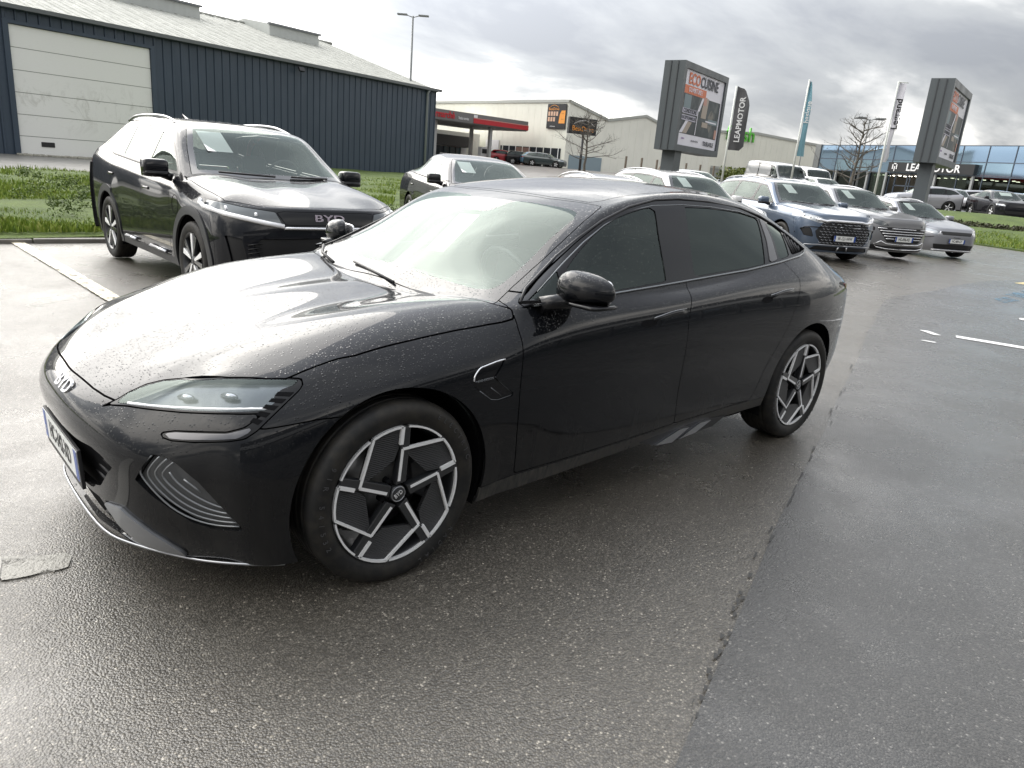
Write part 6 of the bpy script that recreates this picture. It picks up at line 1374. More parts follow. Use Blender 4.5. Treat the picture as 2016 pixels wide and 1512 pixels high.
PK = paint('black_paint_far', (.010, .010, .012)); PR = paint('red_paint', (.38, .012, .02)); PSB = paint('pale_blue_paint', (.12, .24, .34), metal=.3); PDG = paint('dark_green_grey_paint', (.030, .042, .042), metal=.3); PSI = paint('silver_paint', (.36, .36, .38), metal=.6); PLB = paint('light_blue_paint', (.22, .40, .52), metal=.2)
far_car('black crossover with pale wheels at the right edge beyond the grass', PK, (-46.3, -9.4, 38), 'cross', paper=(-.3, .3))
far_car('silver estate car behind the black crossover at the right', PSI, (-53.2, -15.2, -62), 'wagon')
far_car('silver hatchback with a white sheet in its rear window, right of the showroom doors', PSI, (-46.4, -15.3, -50), 'hatch')
far_car('white-grey hatchback between the billboard post and the silver estate', paint('pale_grey_paint', (.45, .45, .46), metal=.3), (-49.6, -13.1, 30), 'hatch')
far_car('light blue car cut by the right edge behind the black crossover', PLB, (-51.5, -8.6, 38), 'hatch')
far_car('grey car at the right edge between the crossover and the light blue car', PDG, (-49.0, -9.2, 38), 'hatch')
far_car('red hatchback parked by the petrol station', PR, (-57.6, -62.4, 150), 'hatch', 'cars parked at the garage')
far_car('black hatchback between the red and the pale blue car', PK, (-58.7, -60.8, 150), 'hatch', 'cars parked at the garage')
far_car('pale blue small car between the black hatchback and the dark estate', PSB, (-59.2, -58.6, 150), 'hatch', 'cars parked at the garage')
far_car('dark estate car side-on, rightmost of the cars by the garage', PDG, (-57.6, -55.6, 118), 'wagon', 'cars parked at the garage')
far_car('light grey van roof showing above the blue suv', paint('van_grey', (.22, .23, .235)), (-38.9, -18.2, 60), 'van', name='van')
far_car('white van roof showing above the grey suv', PW, (-45.2, -19.6, 60), 'van', name='van')
far_car('white car roof just right of the white van', PW, (-41.5, -17.0, 60), 'wagon')
far_car('dark blue car roof behind the white flagpole base, left of the vans', paint('navy_paint', (.03, .045, .06)), (-31.5, -18.6, 75), 'cross')
SEAL = dict(
 band=[
  [(.800,0,.155),(.835,0,.27),(.845,0,.41),(.870,0,.53),(.860,0,.605),(.805,0,.655)],
  [(.790,.25,.155),(.825,.25,.27),(.835,.25,.41),(.858,.25,.525),(.845,.25,.603),(.787,.25,.655)],
  [(.735,.46,.155),(.780,.48,.27),(.795,.49,.41),(.805,.49,.52),(.775,.48,.605),(.718,.455,.674)],
  [(.635,.63,.158),(.685,.65,.27),(.705,.66,.41),(.708,.66,.52),(.665,.640,.625),(.592,.585,.738)],
  [(.510,.775,.165),(.560,.785,.28),(.580,.79,.41),(.585,.785,.52),(.555,.765,.645),(.465,.690,.770)],
  [(.385,.875,.172),(.410,.885,.29),(.425,.89,.41),(.430,.885,.53),(.400,.855,.665),(.310,.775,.792)],
  [(0,.915,.19),(0,.925,.30),(0,.930,.45),(0,.935,.60),(0,.916,.745),(0,.800,.865)],
  [(-.42,.895,.205),(-.42,.915,.33),(-.42,.925,.47),(-.42,.935,.63),(-.42,.922,.79),(-.42,.822,.908)],
  [(-.60,.893,.21),(-.62,.915,.34),(-.62,.925,.48),(-.62,.936,.66),(-.62,.920,.83),(-.60,.845,.958)],
  [(-.98,.890,.22),(-.98,.918,.34),(-.98,.925,.49),(-.98,.937,.69),(-.98,.915,.875),(-.98,.850,.978)],
  [(-1.40,.888,.235),(-1.40,.918,.35),(-1.40,.924,.50),(-1.40,.937,.72),(-1.40,.912,.905),(-1.40,.846,.985)],
  [(-1.88,.886,.25),(-1.88,.916,.36),(-1.88,.923,.51),(-1.88,.937,.74),(-1.88,.908,.935),(-1.88,.838,1.006)],
  [(-2.35,.890,.26),(-2.35,.918,.37),(-2.35,.926,.52),(-2.35,.938,.76),(-2.35,.904,.960),(-2.35,.820,1.055)],
  [(-2.78,.905,.27),(-2.78,.925,.38),(-2.78,.937,.54),(-2.78,.942,.77),(-2.78,.902,.970),(-2.75,.780,1.112)],
  [(-3.12,.900,.28),(-3.12,.915,.39),(-3.12,.928,.54),(-3.12,.930,.76),(-3.12,.890,.965),(-3.13,.710,1.142)],
  [(-3.42,.840,.30),(-3.42,.860,.41),(-3.42,.870,.54),(-3.43,.872,.74),(-3.42,.840,.925),(-3.42,.715,1.042)],
  [(-3.62,.700,.32),(-3.70,.730,.42),(-3.72,.740,.55),(-3.72,.735,.74),(-3.70,.730,.905),(-3.64,.680,.972)],
  [(-3.70,.50,.33),(-3.78,.51,.43),(-3.82,.52,.55),(-3.82,.51,.74),(-3.80,.50,.90),(-3.76,.48,.99)],
  [(-3.74,.27,.34),(-3.82,.27,.43),(-3.86,.27,.56),(-3.86,.27,.75),(-3.84,.27,.91),(-3.81,.27,1.01)],
  [(-3.75,0,.34),(-3.83,0,.43),(-3.87,0,.56),(-3.87,0,.75),(-3.85,0,.91),(-3.82,0,1.02)],
 ],
 hood=[
  [(.60,0,.748),(.59,.24,.745),(.545,.45,.775)],
  [(.32,0,.842),(.31,.26,.832),(.30,.54,.853)],
  [(0,0,.900),(0,.28,.890),(-.01,.60,.925)],
  [(-.32,0,.928),(-.33,.30,.922),(-.37,.63,.962)],
  [(-.42,0,.932),(-.45,.32,.932),(-.52,.65,.965)],
 ],
 cab=[
  [(-.80,0,1.155),(-.81,.30,1.148),(-.855,.59,1.135)],
  [(-1.20,0,1.352),(-1.205,.30,1.347),(-1.225,.55,1.335)],
  [(-1.75,0,1.448),(-1.75,.28,1.442),(-1.76,.49,1.418)],
  [(-2.25,0,1.452),(-2.25,.28,1.448),(-2.25,.48,1.425)],
  [(-2.70,0,1.408),(-2.70,.28,1.404),(-2.68,.48,1.382)],
  [(-3.12,0,1.288),(-3.11,.28,1.283),(-3.05,.49,1.272)],
  [(-3.46,0,1.150),(-3.44,.28,1.147),(-3.34,.51,1.135)],
  [(-3.66,0,1.055),(-3.64,.28,1.052),(-3.56,.50,1.040)],
 ],
 rail=[(-.93,.735,1.128),(-1.25,.665,1.295),(-1.77,.612,1.383),(-2.22,.602,1.385),(-2.66,.606,1.325),(-2.97,.625,1.240)],
 crease=dict(belt=.75,pillar=.5,rail=.35,cowl=.9,header=.1,edge=.3,tail=.7,shoulder=.25),
)
SF = dict(
 lens=[(0.757,0.419,0.652),(0.723,0.415,0.677),(0.675,0.444,0.705),(0.632,0.488,0.727),(0.595,0.547,0.743),(0.496,0.666,0.765),(0.386,0.755,0.774),(0.319,0.8,0.773),(0.337,0.806,0.76),(0.376,0.797,0.75),(0.403,0.801,0.731),(0.404,0.814,0.717),(0.434,0.816,0.696),(0.529,0.746,0.686),(0.627,0.634,0.672),(0.689,0.546,0.666),(0.736,0.46,0.658)],
 lamp_seal=[(0.792,0.379,0.631),(0.758,0.407,0.654),(0.721,0.407,0.679),(0.672,0.435,0.707),(0.63,0.481,0.729),(0.592,0.539,0.745),(0.494,0.662,0.768),(0.384,0.75,0.777),(0.311,0.801,0.775),(0.313,0.813,0.764),(0.326,0.82,0.75),(0.472,0.835,0.642),(0.507,0.826,0.618),(0.551,0.795,0.608),(0.617,0.728,0.596),(0.672,0.665,0.59),(0.69,0.627,0.605),(0.66,0.658,0.616),(0.546,0.785,0.633),(0.501,0.812,0.649),(0.443,0.818,0.688),(0.531,0.751,0.682),(0.628,0.638,0.668),(0.691,0.55,0.661),(0.738,0.466,0.655),(0.761,0.416,0.649)],
 drl=[(0.735,0.457,0.66),(0.688,0.542,0.669),(0.625,0.628,0.678),(0.527,0.741,0.692),(0.425,0.818,0.7)],
 drl2=[(0.678,0.645,0.603),(0.614,0.722,0.612),(0.548,0.79,0.622),(0.499,0.82,0.639)],
 slit=[(0.684,0.635,0.606),(0.657,0.663,0.614),(0.547,0.786,0.629),(0.498,0.816,0.646),(0.478,0.826,0.651),(0.497,0.825,0.633),(0.525,0.813,0.617),(0.583,0.761,0.606),(0.649,0.69,0.596),(0.675,0.659,0.594)],
 fins=[(0.384,0.793,0.748),(0.328,0.814,0.756),(0.344,0.821,0.741),(0.474,0.828,0.651),(0.489,0.813,0.659),(0.436,0.819,0.692),(0.401,0.813,0.719)],
 hoodfront=[(0.772,-0.244,0.663),(0.793,-0.08,0.66),(0.796,0.066,0.659),(0.784,0.249,0.656),(0.772,0.339,0.654),(0.759,0.407,0.653)],
 hoodside=[(0.759,0.407,0.653),(0.721,0.407,0.679),(0.672,0.435,0.707),(0.63,0.48,0.729),(0.592,0.538,0.745),(0.494,0.661,0.768),(0.369,0.762,0.777),(0.293,0.773,0.8),(0.183,0.786,0.829),(0.121,0.809,0.831),(-0.076,0.816,0.866),(-0.292,0.823,0.89),(-0.429,0.833,0.902),(-0.551,0.854,0.919)],
 hoodrear=[(-0.571,0.827,0.956),(-0.524,0.747,0.962),(-0.433,0.499,0.949),(-0.459,0.198,0.945),(-0.461,-0.197,0.946),(-0.479,-0.533,0.95)],
 fendervent=[(-0.45,0.924,0.788),(-0.408,0.924,0.783),(-0.359,0.926,0.774),(-0.329,0.928,0.768),(-0.309,0.931,0.752),(-0.298,0.934,0.738),(-0.295,0.936,0.722),(-0.301,0.937,0.702),(-0.326,0.937,0.682),(-0.361,0.937,0.657),(-0.39,0.936,0.637),(-0.419,0.935,0.631),(-0.49,0.935,0.638),(-0.5,0.935,0.646),(-0.466,0.935,0.671),(-0.432,0.935,0.696),(-0.4,0.935,0.72),(-0.399,0.934,0.729),(-0.424,0.931,0.755)],
 ventline=[(-0.45,0.924,0.787),(-0.408,0.925,0.782),(-0.358,0.927,0.773),(-0.329,0.928,0.767),(-0.309,0.931,0.752),(-0.298,0.934,0.738),(-0.296,0.936,0.722)],
 ventline2=[(-0.303,0.936,0.719),(-0.324,0.936,0.719),(-0.356,0.935,0.723),(-0.391,0.935,0.726)],
 ventslash=[(-0.381,0.936,0.687),(-0.413,0.936,0.664),(-0.443,0.935,0.642)],
 doorfront=[(-0.565,0.829,0.95),(-0.554,0.86,0.914),(-0.545,0.893,0.866),(-0.55,0.907,0.845),(-0.541,0.929,0.779),(-0.533,0.934,0.717),(-0.532,0.934,0.635),(-0.543,0.926,0.506),(-0.552,0.919,0.407)],
 bshut=[(-1.682,0.817,1.037),(-1.686,0.826,1.021),(-1.679,0.857,0.979),(-1.625,0.913,0.913),(-1.604,0.927,0.848),(-1.613,0.937,0.729),(-1.614,0.932,0.619),(-1.632,0.922,0.467),(-1.625,0.92,0.404),(-1.645,0.893,0.262)],
 rshut=[(-2.656,0.81,1.08),(-2.693,0.86,1.029),(-2.734,0.89,0.991),(-2.674,0.93,0.874),(-2.602,0.941,0.763),(-2.558,0.94,0.696),(-2.533,0.938,0.65),(-2.486,0.932,0.561),(-2.4,0.925,0.462),(-2.35,0.92,0.39),(-2.343,0.906,0.314)],
 dlo=[(-0.592,0.824,0.966),(-0.675,0.782,1.011),(-0.898,0.717,1.127),(-1.041,0.688,1.213),(-1.103,0.688,1.235),(-1.201,0.672,1.278),(-1.303,0.656,1.312),(-1.411,0.64,1.34),(-1.523,0.625,1.363),(-1.635,0.615,1.378),(-1.747,0.61,1.386),(-1.836,0.609,1.387),(-1.975,0.609,1.387),(-2.226,0.606,1.379),(-2.435,0.604,1.361),(-2.643,0.615,1.319),(-2.776,0.633,1.277),(-2.89,0.667,1.224),(-2.99,0.712,1.167),(-3.018,0.742,1.135),(-2.965,0.764,1.118),(-2.884,0.778,1.109),(-2.606,0.808,1.081),(-2.243,0.821,1.049),(-1.99,0.824,1.033),(-1.676,0.829,1.016),(-1.432,0.836,1.002),(-1.169,0.846,0.986),(-0.867,0.86,0.96),(-0.668,0.855,0.955)],
 gfront=[(-0.715,0.838,0.982),(-0.885,0.765,1.088),(-1.012,0.723,1.165),(-1.109,0.7,1.219),(-1.191,0.683,1.26),(-1.293,0.668,1.294),(-1.398,0.654,1.32),(-1.507,0.642,1.34),(-1.615,0.635,1.351),(-1.74,0.63,1.358),(-1.668,0.711,1.224),(-1.55,0.825,1.021),(-1.339,0.831,1.01),(-1.177,0.836,1.001),(-0.94,0.846,0.982)],
 grear=[(-1.923,0.629,1.358),(-2.074,0.628,1.357),(-2.266,0.628,1.348),(-2.451,0.624,1.336),(-2.588,0.623,1.319),(-2.555,0.701,1.225),(-2.453,0.806,1.079),(-2.254,0.812,1.063),(-2.0,0.814,1.05),(-1.763,0.819,1.035),(-1.835,0.728,1.194)],
 gquarter=[(-2.7,0.624,1.3),(-2.782,0.629,1.28),(-2.841,0.65,1.249),(-2.814,0.717,1.181),(-2.786,0.773,1.118),(-2.633,0.794,1.097),(-2.672,0.715,1.197)],
 strip=[(-2.6,0.622,1.319),(-2.669,0.629,1.3),(-2.672,0.704,1.211),(-2.627,0.795,1.096),(-2.455,0.808,1.076),(-2.544,0.726,1.191)],
 ribs=[(-2.857,0.647,1.249),(-2.93,0.674,1.211),(-2.979,0.708,1.172),(-2.985,0.736,1.144),(-2.804,0.772,1.118),(-2.823,0.716,1.181)],
 ws_outer=[(-0.519,0.749,0.961),(-0.653,0.706,1.017),(-0.781,0.677,1.081),(-0.916,0.657,1.157),(-1.042,0.652,1.232),(-1.17,0.63,1.3),(-1.272,0.597,1.341),(-1.21,0.31,1.348),(-1.198,-0.14,1.35),(-1.283,-0.606,1.342)],
 ws_clear=[(-0.545,0.119,1.001),(-0.555,0.374,0.991),(-0.559,0.609,0.984),(-0.586,0.666,0.993),(-0.641,0.665,1.018),(-0.945,0.602,1.188),(-1.128,0.6,1.289),(-1.155,0.567,1.306),(-1.164,0.524,1.315),(-1.113,0.088,1.32)],
 mouth=[(0.85,0.271,0.493),(0.835,0.384,0.518),(0.82,0.442,0.501),(0.802,0.492,0.467),(0.808,0.454,0.43),(0.814,0.386,0.355),(0.828,0.274,0.34),(0.833,0.223,0.341)],
 gill=[(0.723,0.632,0.541),(0.697,0.664,0.544),(0.673,0.697,0.526),(0.626,0.749,0.471),(0.58,0.791,0.399),(0.531,0.83,0.33),(0.524,0.832,0.311),(0.589,0.764,0.307),(0.637,0.719,0.324),(0.688,0.673,0.366),(0.725,0.631,0.401),(0.76,0.585,0.448),(0.747,0.611,0.493)],
 blade=[(0.808,0.4,0.31),(0.785,0.496,0.327),(0.69,0.623,0.235),(0.654,0.623,0.178),(0.747,0.482,0.192),(0.794,0.439,0.277)],
 lip=[(0.797,0.299,0.19),(0.741,0.454,0.161),(0.632,0.635,0.16),(0.546,0.744,0.179)],
 l1=[(0.723,0.633,0.54),(0.745,0.613,0.505),(0.751,0.604,0.474),(0.732,0.627,0.431),(0.688,0.673,0.37),(0.637,0.721,0.334),(0.585,0.771,0.32),(0.533,0.827,0.325)],
 l2=[(0.707,0.654,0.54),(0.729,0.636,0.504),(0.736,0.627,0.473),(0.718,0.647,0.432),(0.677,0.688,0.382),(0.63,0.732,0.349),(0.582,0.778,0.337),(0.54,0.824,0.339)],
 l3=[(0.691,0.674,0.536),(0.713,0.656,0.505),(0.721,0.648,0.478),(0.703,0.666,0.44),(0.665,0.702,0.394),(0.622,0.742,0.366),(0.579,0.785,0.355),(0.552,0.814,0.354)],
 l4=[(0.678,0.691,0.528),(0.697,0.675,0.503),(0.705,0.667,0.479),(0.688,0.684,0.446),(0.65,0.72,0.406),(0.61,0.756,0.381),(0.579,0.787,0.371),(0.562,0.806,0.37)],
 badge=[(0.837,-0.027,0.634),(0.814,-0.042,0.65),(0.812,0.029,0.651),(0.809,0.168,0.648),(0.829,0.19,0.633),(0.842,0.143,0.624),(0.842,0.064,0.629)],
 handle1=[(-1.305,0.925,0.852),(-1.394,0.926,0.85),(-1.598,0.92,0.886),(-1.55,0.919,0.889),(-1.379,0.922,0.869)],
 handle2=[(-2.328,0.92,0.909),(-2.424,0.922,0.904),(-2.651,0.915,0.936),(-2.583,0.914,0.939),(-2.404,0.916,0.926)],
 gilltop=[(0.681,0.693,0.489),(0.659,0.715,0.509),(0.646,0.729,0.489),(0.674,0.701,0.486)],
)

# ------------------------------------------------------------------ the big black saloon in front
def build_seal():
    root = thing('saloon_car', 'shiny black four-door saloon wet with rain, large in the foreground', 'car', (0, 0, 0), 0, None)
    P = paint('black_paint_wet', (0.004, 0.0045, 0.006), drops=0.5, dirt=0.14, dscale=110.0)
    V, F, CR = mirror_cage(*cage_mesh(SEAL)); S = subdivide(V, F, CR, 4)
    full = S
    for cx in (0, -2.92):
        _, S = S.split(circle_mask(cx, .338, .397))
    inner = S.keep(np.minimum(1.0 - S.V[:, 2], .25 + np.abs(S.V[:, 1]) * 0)).offset(-.035)
    inner.obj('inner_body', M_DARK, root, skirt=0)
    G = .0045
    # glasshouse
    ws = [(-.452, -.4), (-.455, .2), (-.462, .45), (-.485, .65), (-.52, .752), (-.653, .712), (-.781, .683), (-.916, .663), (-1.042, .650), (-1.17, .630), (-1.268, .600), (-1.21, .31), (-1.198, -.1), (-1.198, -.4)]
    W, S = S.split(top_mask(ws, lambda V, N: V[:, 2] - .9), G)
    wc = [(-.535, -.4), (-.545, .12), (-.555, .374), (-.563, .58), (-.59, .650), (-.641, .660), (-.945, .600), (-1.10, .590), (-1.150, .560), (-1.160, .50), (-1.13, .2), (-1.115, .16), (-1.005, .12), (-.99, .09), (-.99, -.4)]
    W = W.renorm(); Wc, Wf = W.split(top_mask(wc))
    Wc.obj('windscreen', M_WS, root, skirt=0); Wf.obj('windscreen_border', MATS['frit'], root, skirt=.008)
    roof = [(-1.225, -.4), (-1.235, .3), (-1.27, .52), (-1.33, .545), (-2.2, .515), (-2.68, .51), (-2.745, .47), (-2.76, -.4)]
    Rg, S = S.split(top_mask(roof, lambda V, N: V[:, 2] - 1.2), G); Rg.obj('roof_panel', MATS['roof_glass'], root)
    rw = [(-2.80, -.4), (-2.79, .46), (-2.86, .515), (-3.25, .545), (-3.44, .52), (-3.50, .3), (-3.52, -.4)]
    Rw, S = S.split(top_mask(rw, lambda V, N: V[:, 2] - 1.0), G); Rw.obj('rear_window', M_PRIVACY, root)
    dlo = smooth_poly([(-.592,.966),(-.675,1.011),(-.898,1.127),(-1.041,1.205),(-1.201,1.278),(-1.303,1.312),(-1.411,1.340),(-1.523,1.363),(-1.635,1.378),(-1.836,1.389),(-1.975,1.388),(-2.226,1.379),(-2.435,1.359),(-2.643,1.319),(-2.80,1.270),(-2.92,1.212),(-2.995,1.163),(-3.020,1.137),(-2.965,1.120),(-2.884,1.109),(-2.606,1.081),(-2.243,1.049),(-1.990,1.033),(-1.676,1.014),(-1.432,1.000),(-1.169,.986),(-.867,.968),(-.668,.958)], 3)
    D, S = S.split(side_mask(dlo), .003)
    gf = [(-.86,.988),(-.895,1.085),(-1.012,1.158),(-1.109,1.214),(-1.191,1.254),(-1.293,1.292),(-1.398,1.318),(-1.507,1.338),(-1.600,1.348),(-1.608,1.335),(-1.575,1.224),(-1.535,1.030),(-1.525,1.022),(-1.339,1.010),(-1.177,1.001),(-.94,.984)]
    gr = [(-1.868,1.355),(-2.074,1.356),(-2.266,1.348),(-2.451,1.334),(-2.580,1.315),(-2.590,1.305),(-2.548,1.225),(-2.462,1.090),(-2.450,1.080),(-2.254,1.063),(-2.0,1.050),(-1.780,1.036),(-1.770,1.050),(-1.835,1.25)]
    gq = [(-2.700,1.295),(-2.782,1.274),(-2.841,1.243),(-2.810,1.180),(-2.775,1.125),(-2.765,1.116),(-2.640,1.100),(-2.635,1.11),(-2.672,1.197)]
    gt = [(-.625,.976),(-.70,1.012),(-.845,1.085),(-.825,.985),(-.82,.975)]
    stp = [(-2.612,1.312),(-2.655,1.302),(-2.645,1.211),(-2.600,1.096),(-2.505,1.084),(-2.575,1.20)]
    rb = [(-2.865,1.235),(-2.925,1.200),(-2.972,1.165),(-2.990,1.142),(-2.960,1.134),(-2.805,1.120),(-2.815,1.14),(-2.84,1.18)]
    for poly, nm, m in ((gf, 'front_side_window', M_SIDEGLASS), (gr, 'rear_side_window', M_PRIVACY), (gq, 'quarter_window', M_PRIVACY), (gt, 'mirror_triangle_window', M_SIDEGLASS)):
        g_, D = D.split(side_mask(poly), .002); cut_sides(g_.offset(-.004), nm, m, root, skirt=0)
    g_, D = D.split(side_mask(stp), .002); cut_sides(g_.offset(.004), 'pillar_strip', MATS['pillar_grey'], root, skirt=.006)
    g_, D = D.split(side_mask(rb), .002); g_ = g_.offset(-.006); cut_sides(g_, 'louvre_backing', M_DARK, root, skirt=0)
    cut_sides(D, 'window_trim', M_GLOSSBLACK, root, skirt=.012)
    # body surface lookup for added mouldings
    BV, BN = full.V, full.N
    def on(x, y, z, off=0.0):
        p = np.array((x, abs(y), z)); d = ((BV - p) ** 2).sum(1); k = np.argsort(d)[:4]; wgt = 1 / (d[k] + 1e-6); wgt /= wgt.sum()
        q = (BV[k] * wgt[:, None]).sum(0); n = (BN[k] * wgt[:, None]).sum(0); n /= np.linalg.norm(n)
        q = p - n * np.dot(p - q, n) + n * off; return (q[0], math.copysign(q[1], y) if y else q[1], q[2])
    def onside(x, z, s, off=0.0):
        m = (BV[:, 1] > .3); d = (BV[m][:, 0] - x) ** 2 + (BV[m][:, 2] - z) ** 2; k = np.argsort(d)[:4]; w = 1 / (d[k] + 1e-7); w /= w.sum()
        y = (BV[m][k][:, 1] * w).sum(); n = (BN[m][k] * w[:, None]).sum(0); n /= np.linalg.norm(n)
        return (x + n[0] * off, s * (y + n[1] * off), z + n[2] * off)
    for s in (1, -1):
        low = [(-.64,.962),(-.867,.970),(-1.169,.988),(-1.432,1.002),(-1.676,1.016),(-1.990,1.035),(-2.243,1.051),(-2.606,1.083),(-2.884,1.110),(-2.965,1.122),(-3.015,1.138)]
        MB().tube([onside(x, z, s, .004) for x, z in low], .0055, 6).obj('window_sill_moulding', M_SATIN2, root)
        up = [(-.60,.972),(-.675,1.015),(-.898,1.131),(-1.041,1.209),(-1.201,1.282),(-1.411,1.344),(-1.635,1.382),(-1.836,1.393),(-2.100,1.388),(-2.435,1.363),(-2.643,1.323),(-2.80,1.274),(-2.92,1.216),(-3.015,1.145)]
        MB().tube([onside(x, z, s, .002) for x, z in up], .006, 6).obj('roof_moulding', M_BLACK, root)
        in_ = [(-.70,1.008),(-.90,1.112),(-1.05,1.192),(-1.201,1.262),(-1.398,1.326),(-1.60,1.356),(-1.85,1.366),(-2.10,1.363),(-2.40,1.345),(-2.60,1.312)]
        MB().tube([onside(x, z, s, .0) for x, z in in_], .0035, 5).obj('glass_seal', M_SATIN2, root)
        for k in range(5):
            t = k / 4; a = (-2.86 - .10 * t, 1.228 - .065 * t); b = (-2.83 - .125 * t, 1.128 + .012 * t)
            MB().tube([onside(a[0], a[1], s, .002), onside(b[0], b[1], s, .002)], .006, 5).obj('louvre', M_BLACK, root)
    # bonnet
    hood = [(.800,-.4),(.797,.03),(.795,.066),(.784,.249),(.772,.339),(.757,.405),(.721,.412),(.672,.437),(.63,.482),(.592,.540),(.494,.662),(.40,.745),(.35,.778),(.293,.782),(.183,.793),(.121,.806),(-.076,.816),(-.292,.823),(-.429,.833),(-.545,.850),(-.556,.82),(-.52,.756),(-.485,.652),(-.462,.45),(-.455,.2),(-.450,-.4)]
    Hd, S = S.split(top_mask(hood, lambda V, N: V[:, 2] - .5), .006); Hd.renorm().obj('bonnet', P, root, skirt=.02)
    # lamps
    U, Vv = (-1, 1, 0), (0, 0, 1)
    LS = [(.735,.466,.653),(.689,.552,.659),(.626,.640,.666),(.529,.753,.680),(.443,.818,.687),(.501,.812,.649),(.546,.785,.633),(.658,.660,.617),(.690,.627,.606),(.690,.640,.594),(.672,.665,.589),(.617,.728,.594),(.551,.795,.606),(.507,.826,.617),(.472,.835,.640),(.326,.822,.748),(.312,.815,.762),(.311,.801,.777),(.384,.750,.779),(.494,.662,.770),(.592,.539,.7475),(.630,.481,.7315),(.672,.435,.7095),(.721,.405,.681),(.758,.405,.656),(.792,.379,.633),(.775,.405,.642)]
    ls, S = S.split(oblique_mask(LS, U, Vv, lambda V, N: V[:, 0] - .1), .004)
    LN = SF['lens']
    ln, ls = ls.split(oblique_mask(LN, U, Vv), .001)
    cut_sides(ln, 'headlight_lens', M_CLEAR, root, skirt=0)
    cut_sides(ln.offset(-.028), 'headlight_bowl', M_LAMPIN, root, skirt=0)
    sl, ls = ls.split(oblique_mask(SF['slit'], U, Vv), .001)
    cut_sides(sl, 'lower_lamp', M_LAMPGREY, root, skirt=.004)
    cut_sides(ls, 'headlight_surround', M_GLOSSBLACK, root, skirt=.02)
    for s in (1, -1):
        Y = lambda p: (p[0], p[1] * s, p[2])
        for line, off, r in ((SF['drl'], .004, .0055),):
            pts = [on(p[0], p[1] * s, p[2], -off) for p in spline(line, 4)]
            MB().tube(pts, r, 6).obj('daytime_light', M_DRL, root)
        for q in ((.60,.60,.700), (.50,.70,.715)):
            c = Vector(on(q[0], q[1] * s, q[2], -.016)); d = Vector((.75, .62 * s, .1)).normalized(); a = d.cross(Vector((0, 0, 1))).normalized(); b = a.cross(d)
            m = MB(); m.add([tuple(c + a * math.cos(t) * .028 + b * math.sin(t) * .012 + d * h) for h in (0, .008) for t in [2 * math.pi * k / 14 for k in range(14)]], [tuple(range(14, 28))] + [(k, (k + 1) % 14, 14 + (k + 1) % 14, 14 + k) for k in range(14)], True)
            m.obj('lamp_projector', M_CHROME, root)
        a0, a1, b0, b1 = np.array((.384,.797,.745)), np.array((.492,.815,.662)), np.array((.340,.820,.744)), np.array((.474,.830,.652))
        for k in range(5):
            t0, t1 = k / 5 + .03, (k + 1) / 5 - .05
            q = [on(*(a0 + (a1 - a0) * t0 * 1) [[0]], (a0 + (a1 - a0) * t0)[1] * s, (a0 + (a1 - a0) * t0)[2], .003)]
            q = [on((A0 + (A1 - A0) * t)[0], (A0 + (A1 - A0) * t)[1] * s, (A0 + (A1 - A0) * t)[2], .002) for A0, A1, t in ((a0, a1, t0), (a0, a1, t1), (b0, b1, t1), (b0, b1, t0))]
            MB().add(q, [(0, 1, 2, 3)]).obj('headlight_fin', M_DARK, root)
    # front bumper openings
    mouth = [(-.4,.500),(.0,.503),(.271,.497),(.384,.505),(.442,.492),(.492,.462),(.454,.430),(.386,.362),(.30,.338),(.0,.330),(-.4,.33)]
    mo, S = S.split(front_mask(mouth, lambda V, N: V[:, 0] - .6)); mo.offset(-.06).obj('grille_backing', M_DARK, root, skirt=0)
    lowi = [(-.4,.308),(.0,.310),(.36,.312),(.43,.270),(.50,.205),(.40,.182),(.0,.178),(-.4,.178)]
    lo, S = S.split(front_mask(lowi, lambda V, N: V[:, 0] - .6)); lo.offset(-.07).obj('lower_grille_backing', M_DARK, root, skirt=0)
    gill = SF['gill']
    gi, S = S.split(oblique_mask(gill, U, Vv, lambda V, N: V[:, 0] - .35), .002); cut_sides(gi.offset(-.022), 'bumper_gill', MATS['gill_plastic'], root, skirt=0)
    blade = [(.808,.400,.312),(.785,.496,.327),(.735,.565,.285),(.690,.623,.235),(.655,.650,.195),(.648,.655,.170),(.654,.623,.172),(.69,.56,.175),(.747,.482,.192),(.794,.439,.277)]
    bl, S = S.split(oblique_mask(blade, (-.45, 1, 0), Vv, lambda V, N: V[:, 0] - .5), .003); cut_sides(bl.offset(.010), 'bumper_blade', MATS['blade_grey'], root, skirt=.02)
    L = [SF['l1'], SF['l2'], SF['l3'], SF['l4']]
    for s in (1, -1):
        for k, l in enumerate(L): MB().tube([on(p[0], p[1] * s, p[2], -.004) for p in spline(l, 3)], .0032, 5).obj('gill_fin', M_GILLFIN, root)
        for k in range(4):      # short fins fading out to the edge
            t = k + 1; l = [(p[0] - .012 * t, p[1] + .018 * t, p[2] + .014 * t) for p in L[3][2:]]
            l = [p for p in l if p[2] < .50 - .0 * t and p[1] < .83 - .02 * t]
            if len(l) >= 2: MB().tube([on(p[0], p[1] * s, p[2], -.006) for p in spline(l, 3)], .0035, 5).obj('gill_fin', M_GILLFIN, root)
        MB().tube([on(p[0], p[1] * s, p[2], -.03) for p in ((.775,.40,.245),(.80,.27,.20))], .007, 5).obj('grille_strut', M_BLACK, root)
        MB().tube([on(p[0], p[1] * s, p[2], -.02) for p in ((.775,.42,.24),(.81,.24,.300))], .006, 5).obj('grille_strut', M_BLACK, root)
    lipc = [(.797,.299,.160),(.741,.454,.158),(.632,.635,.160),(.546,.744,.166),(.45,.83,.170),(.40,.865,.174)]
    lipf = [(p[0], -p[1], p[2]) for p in lipc[::-1]] + [(.81, 0, .160)] + lipc
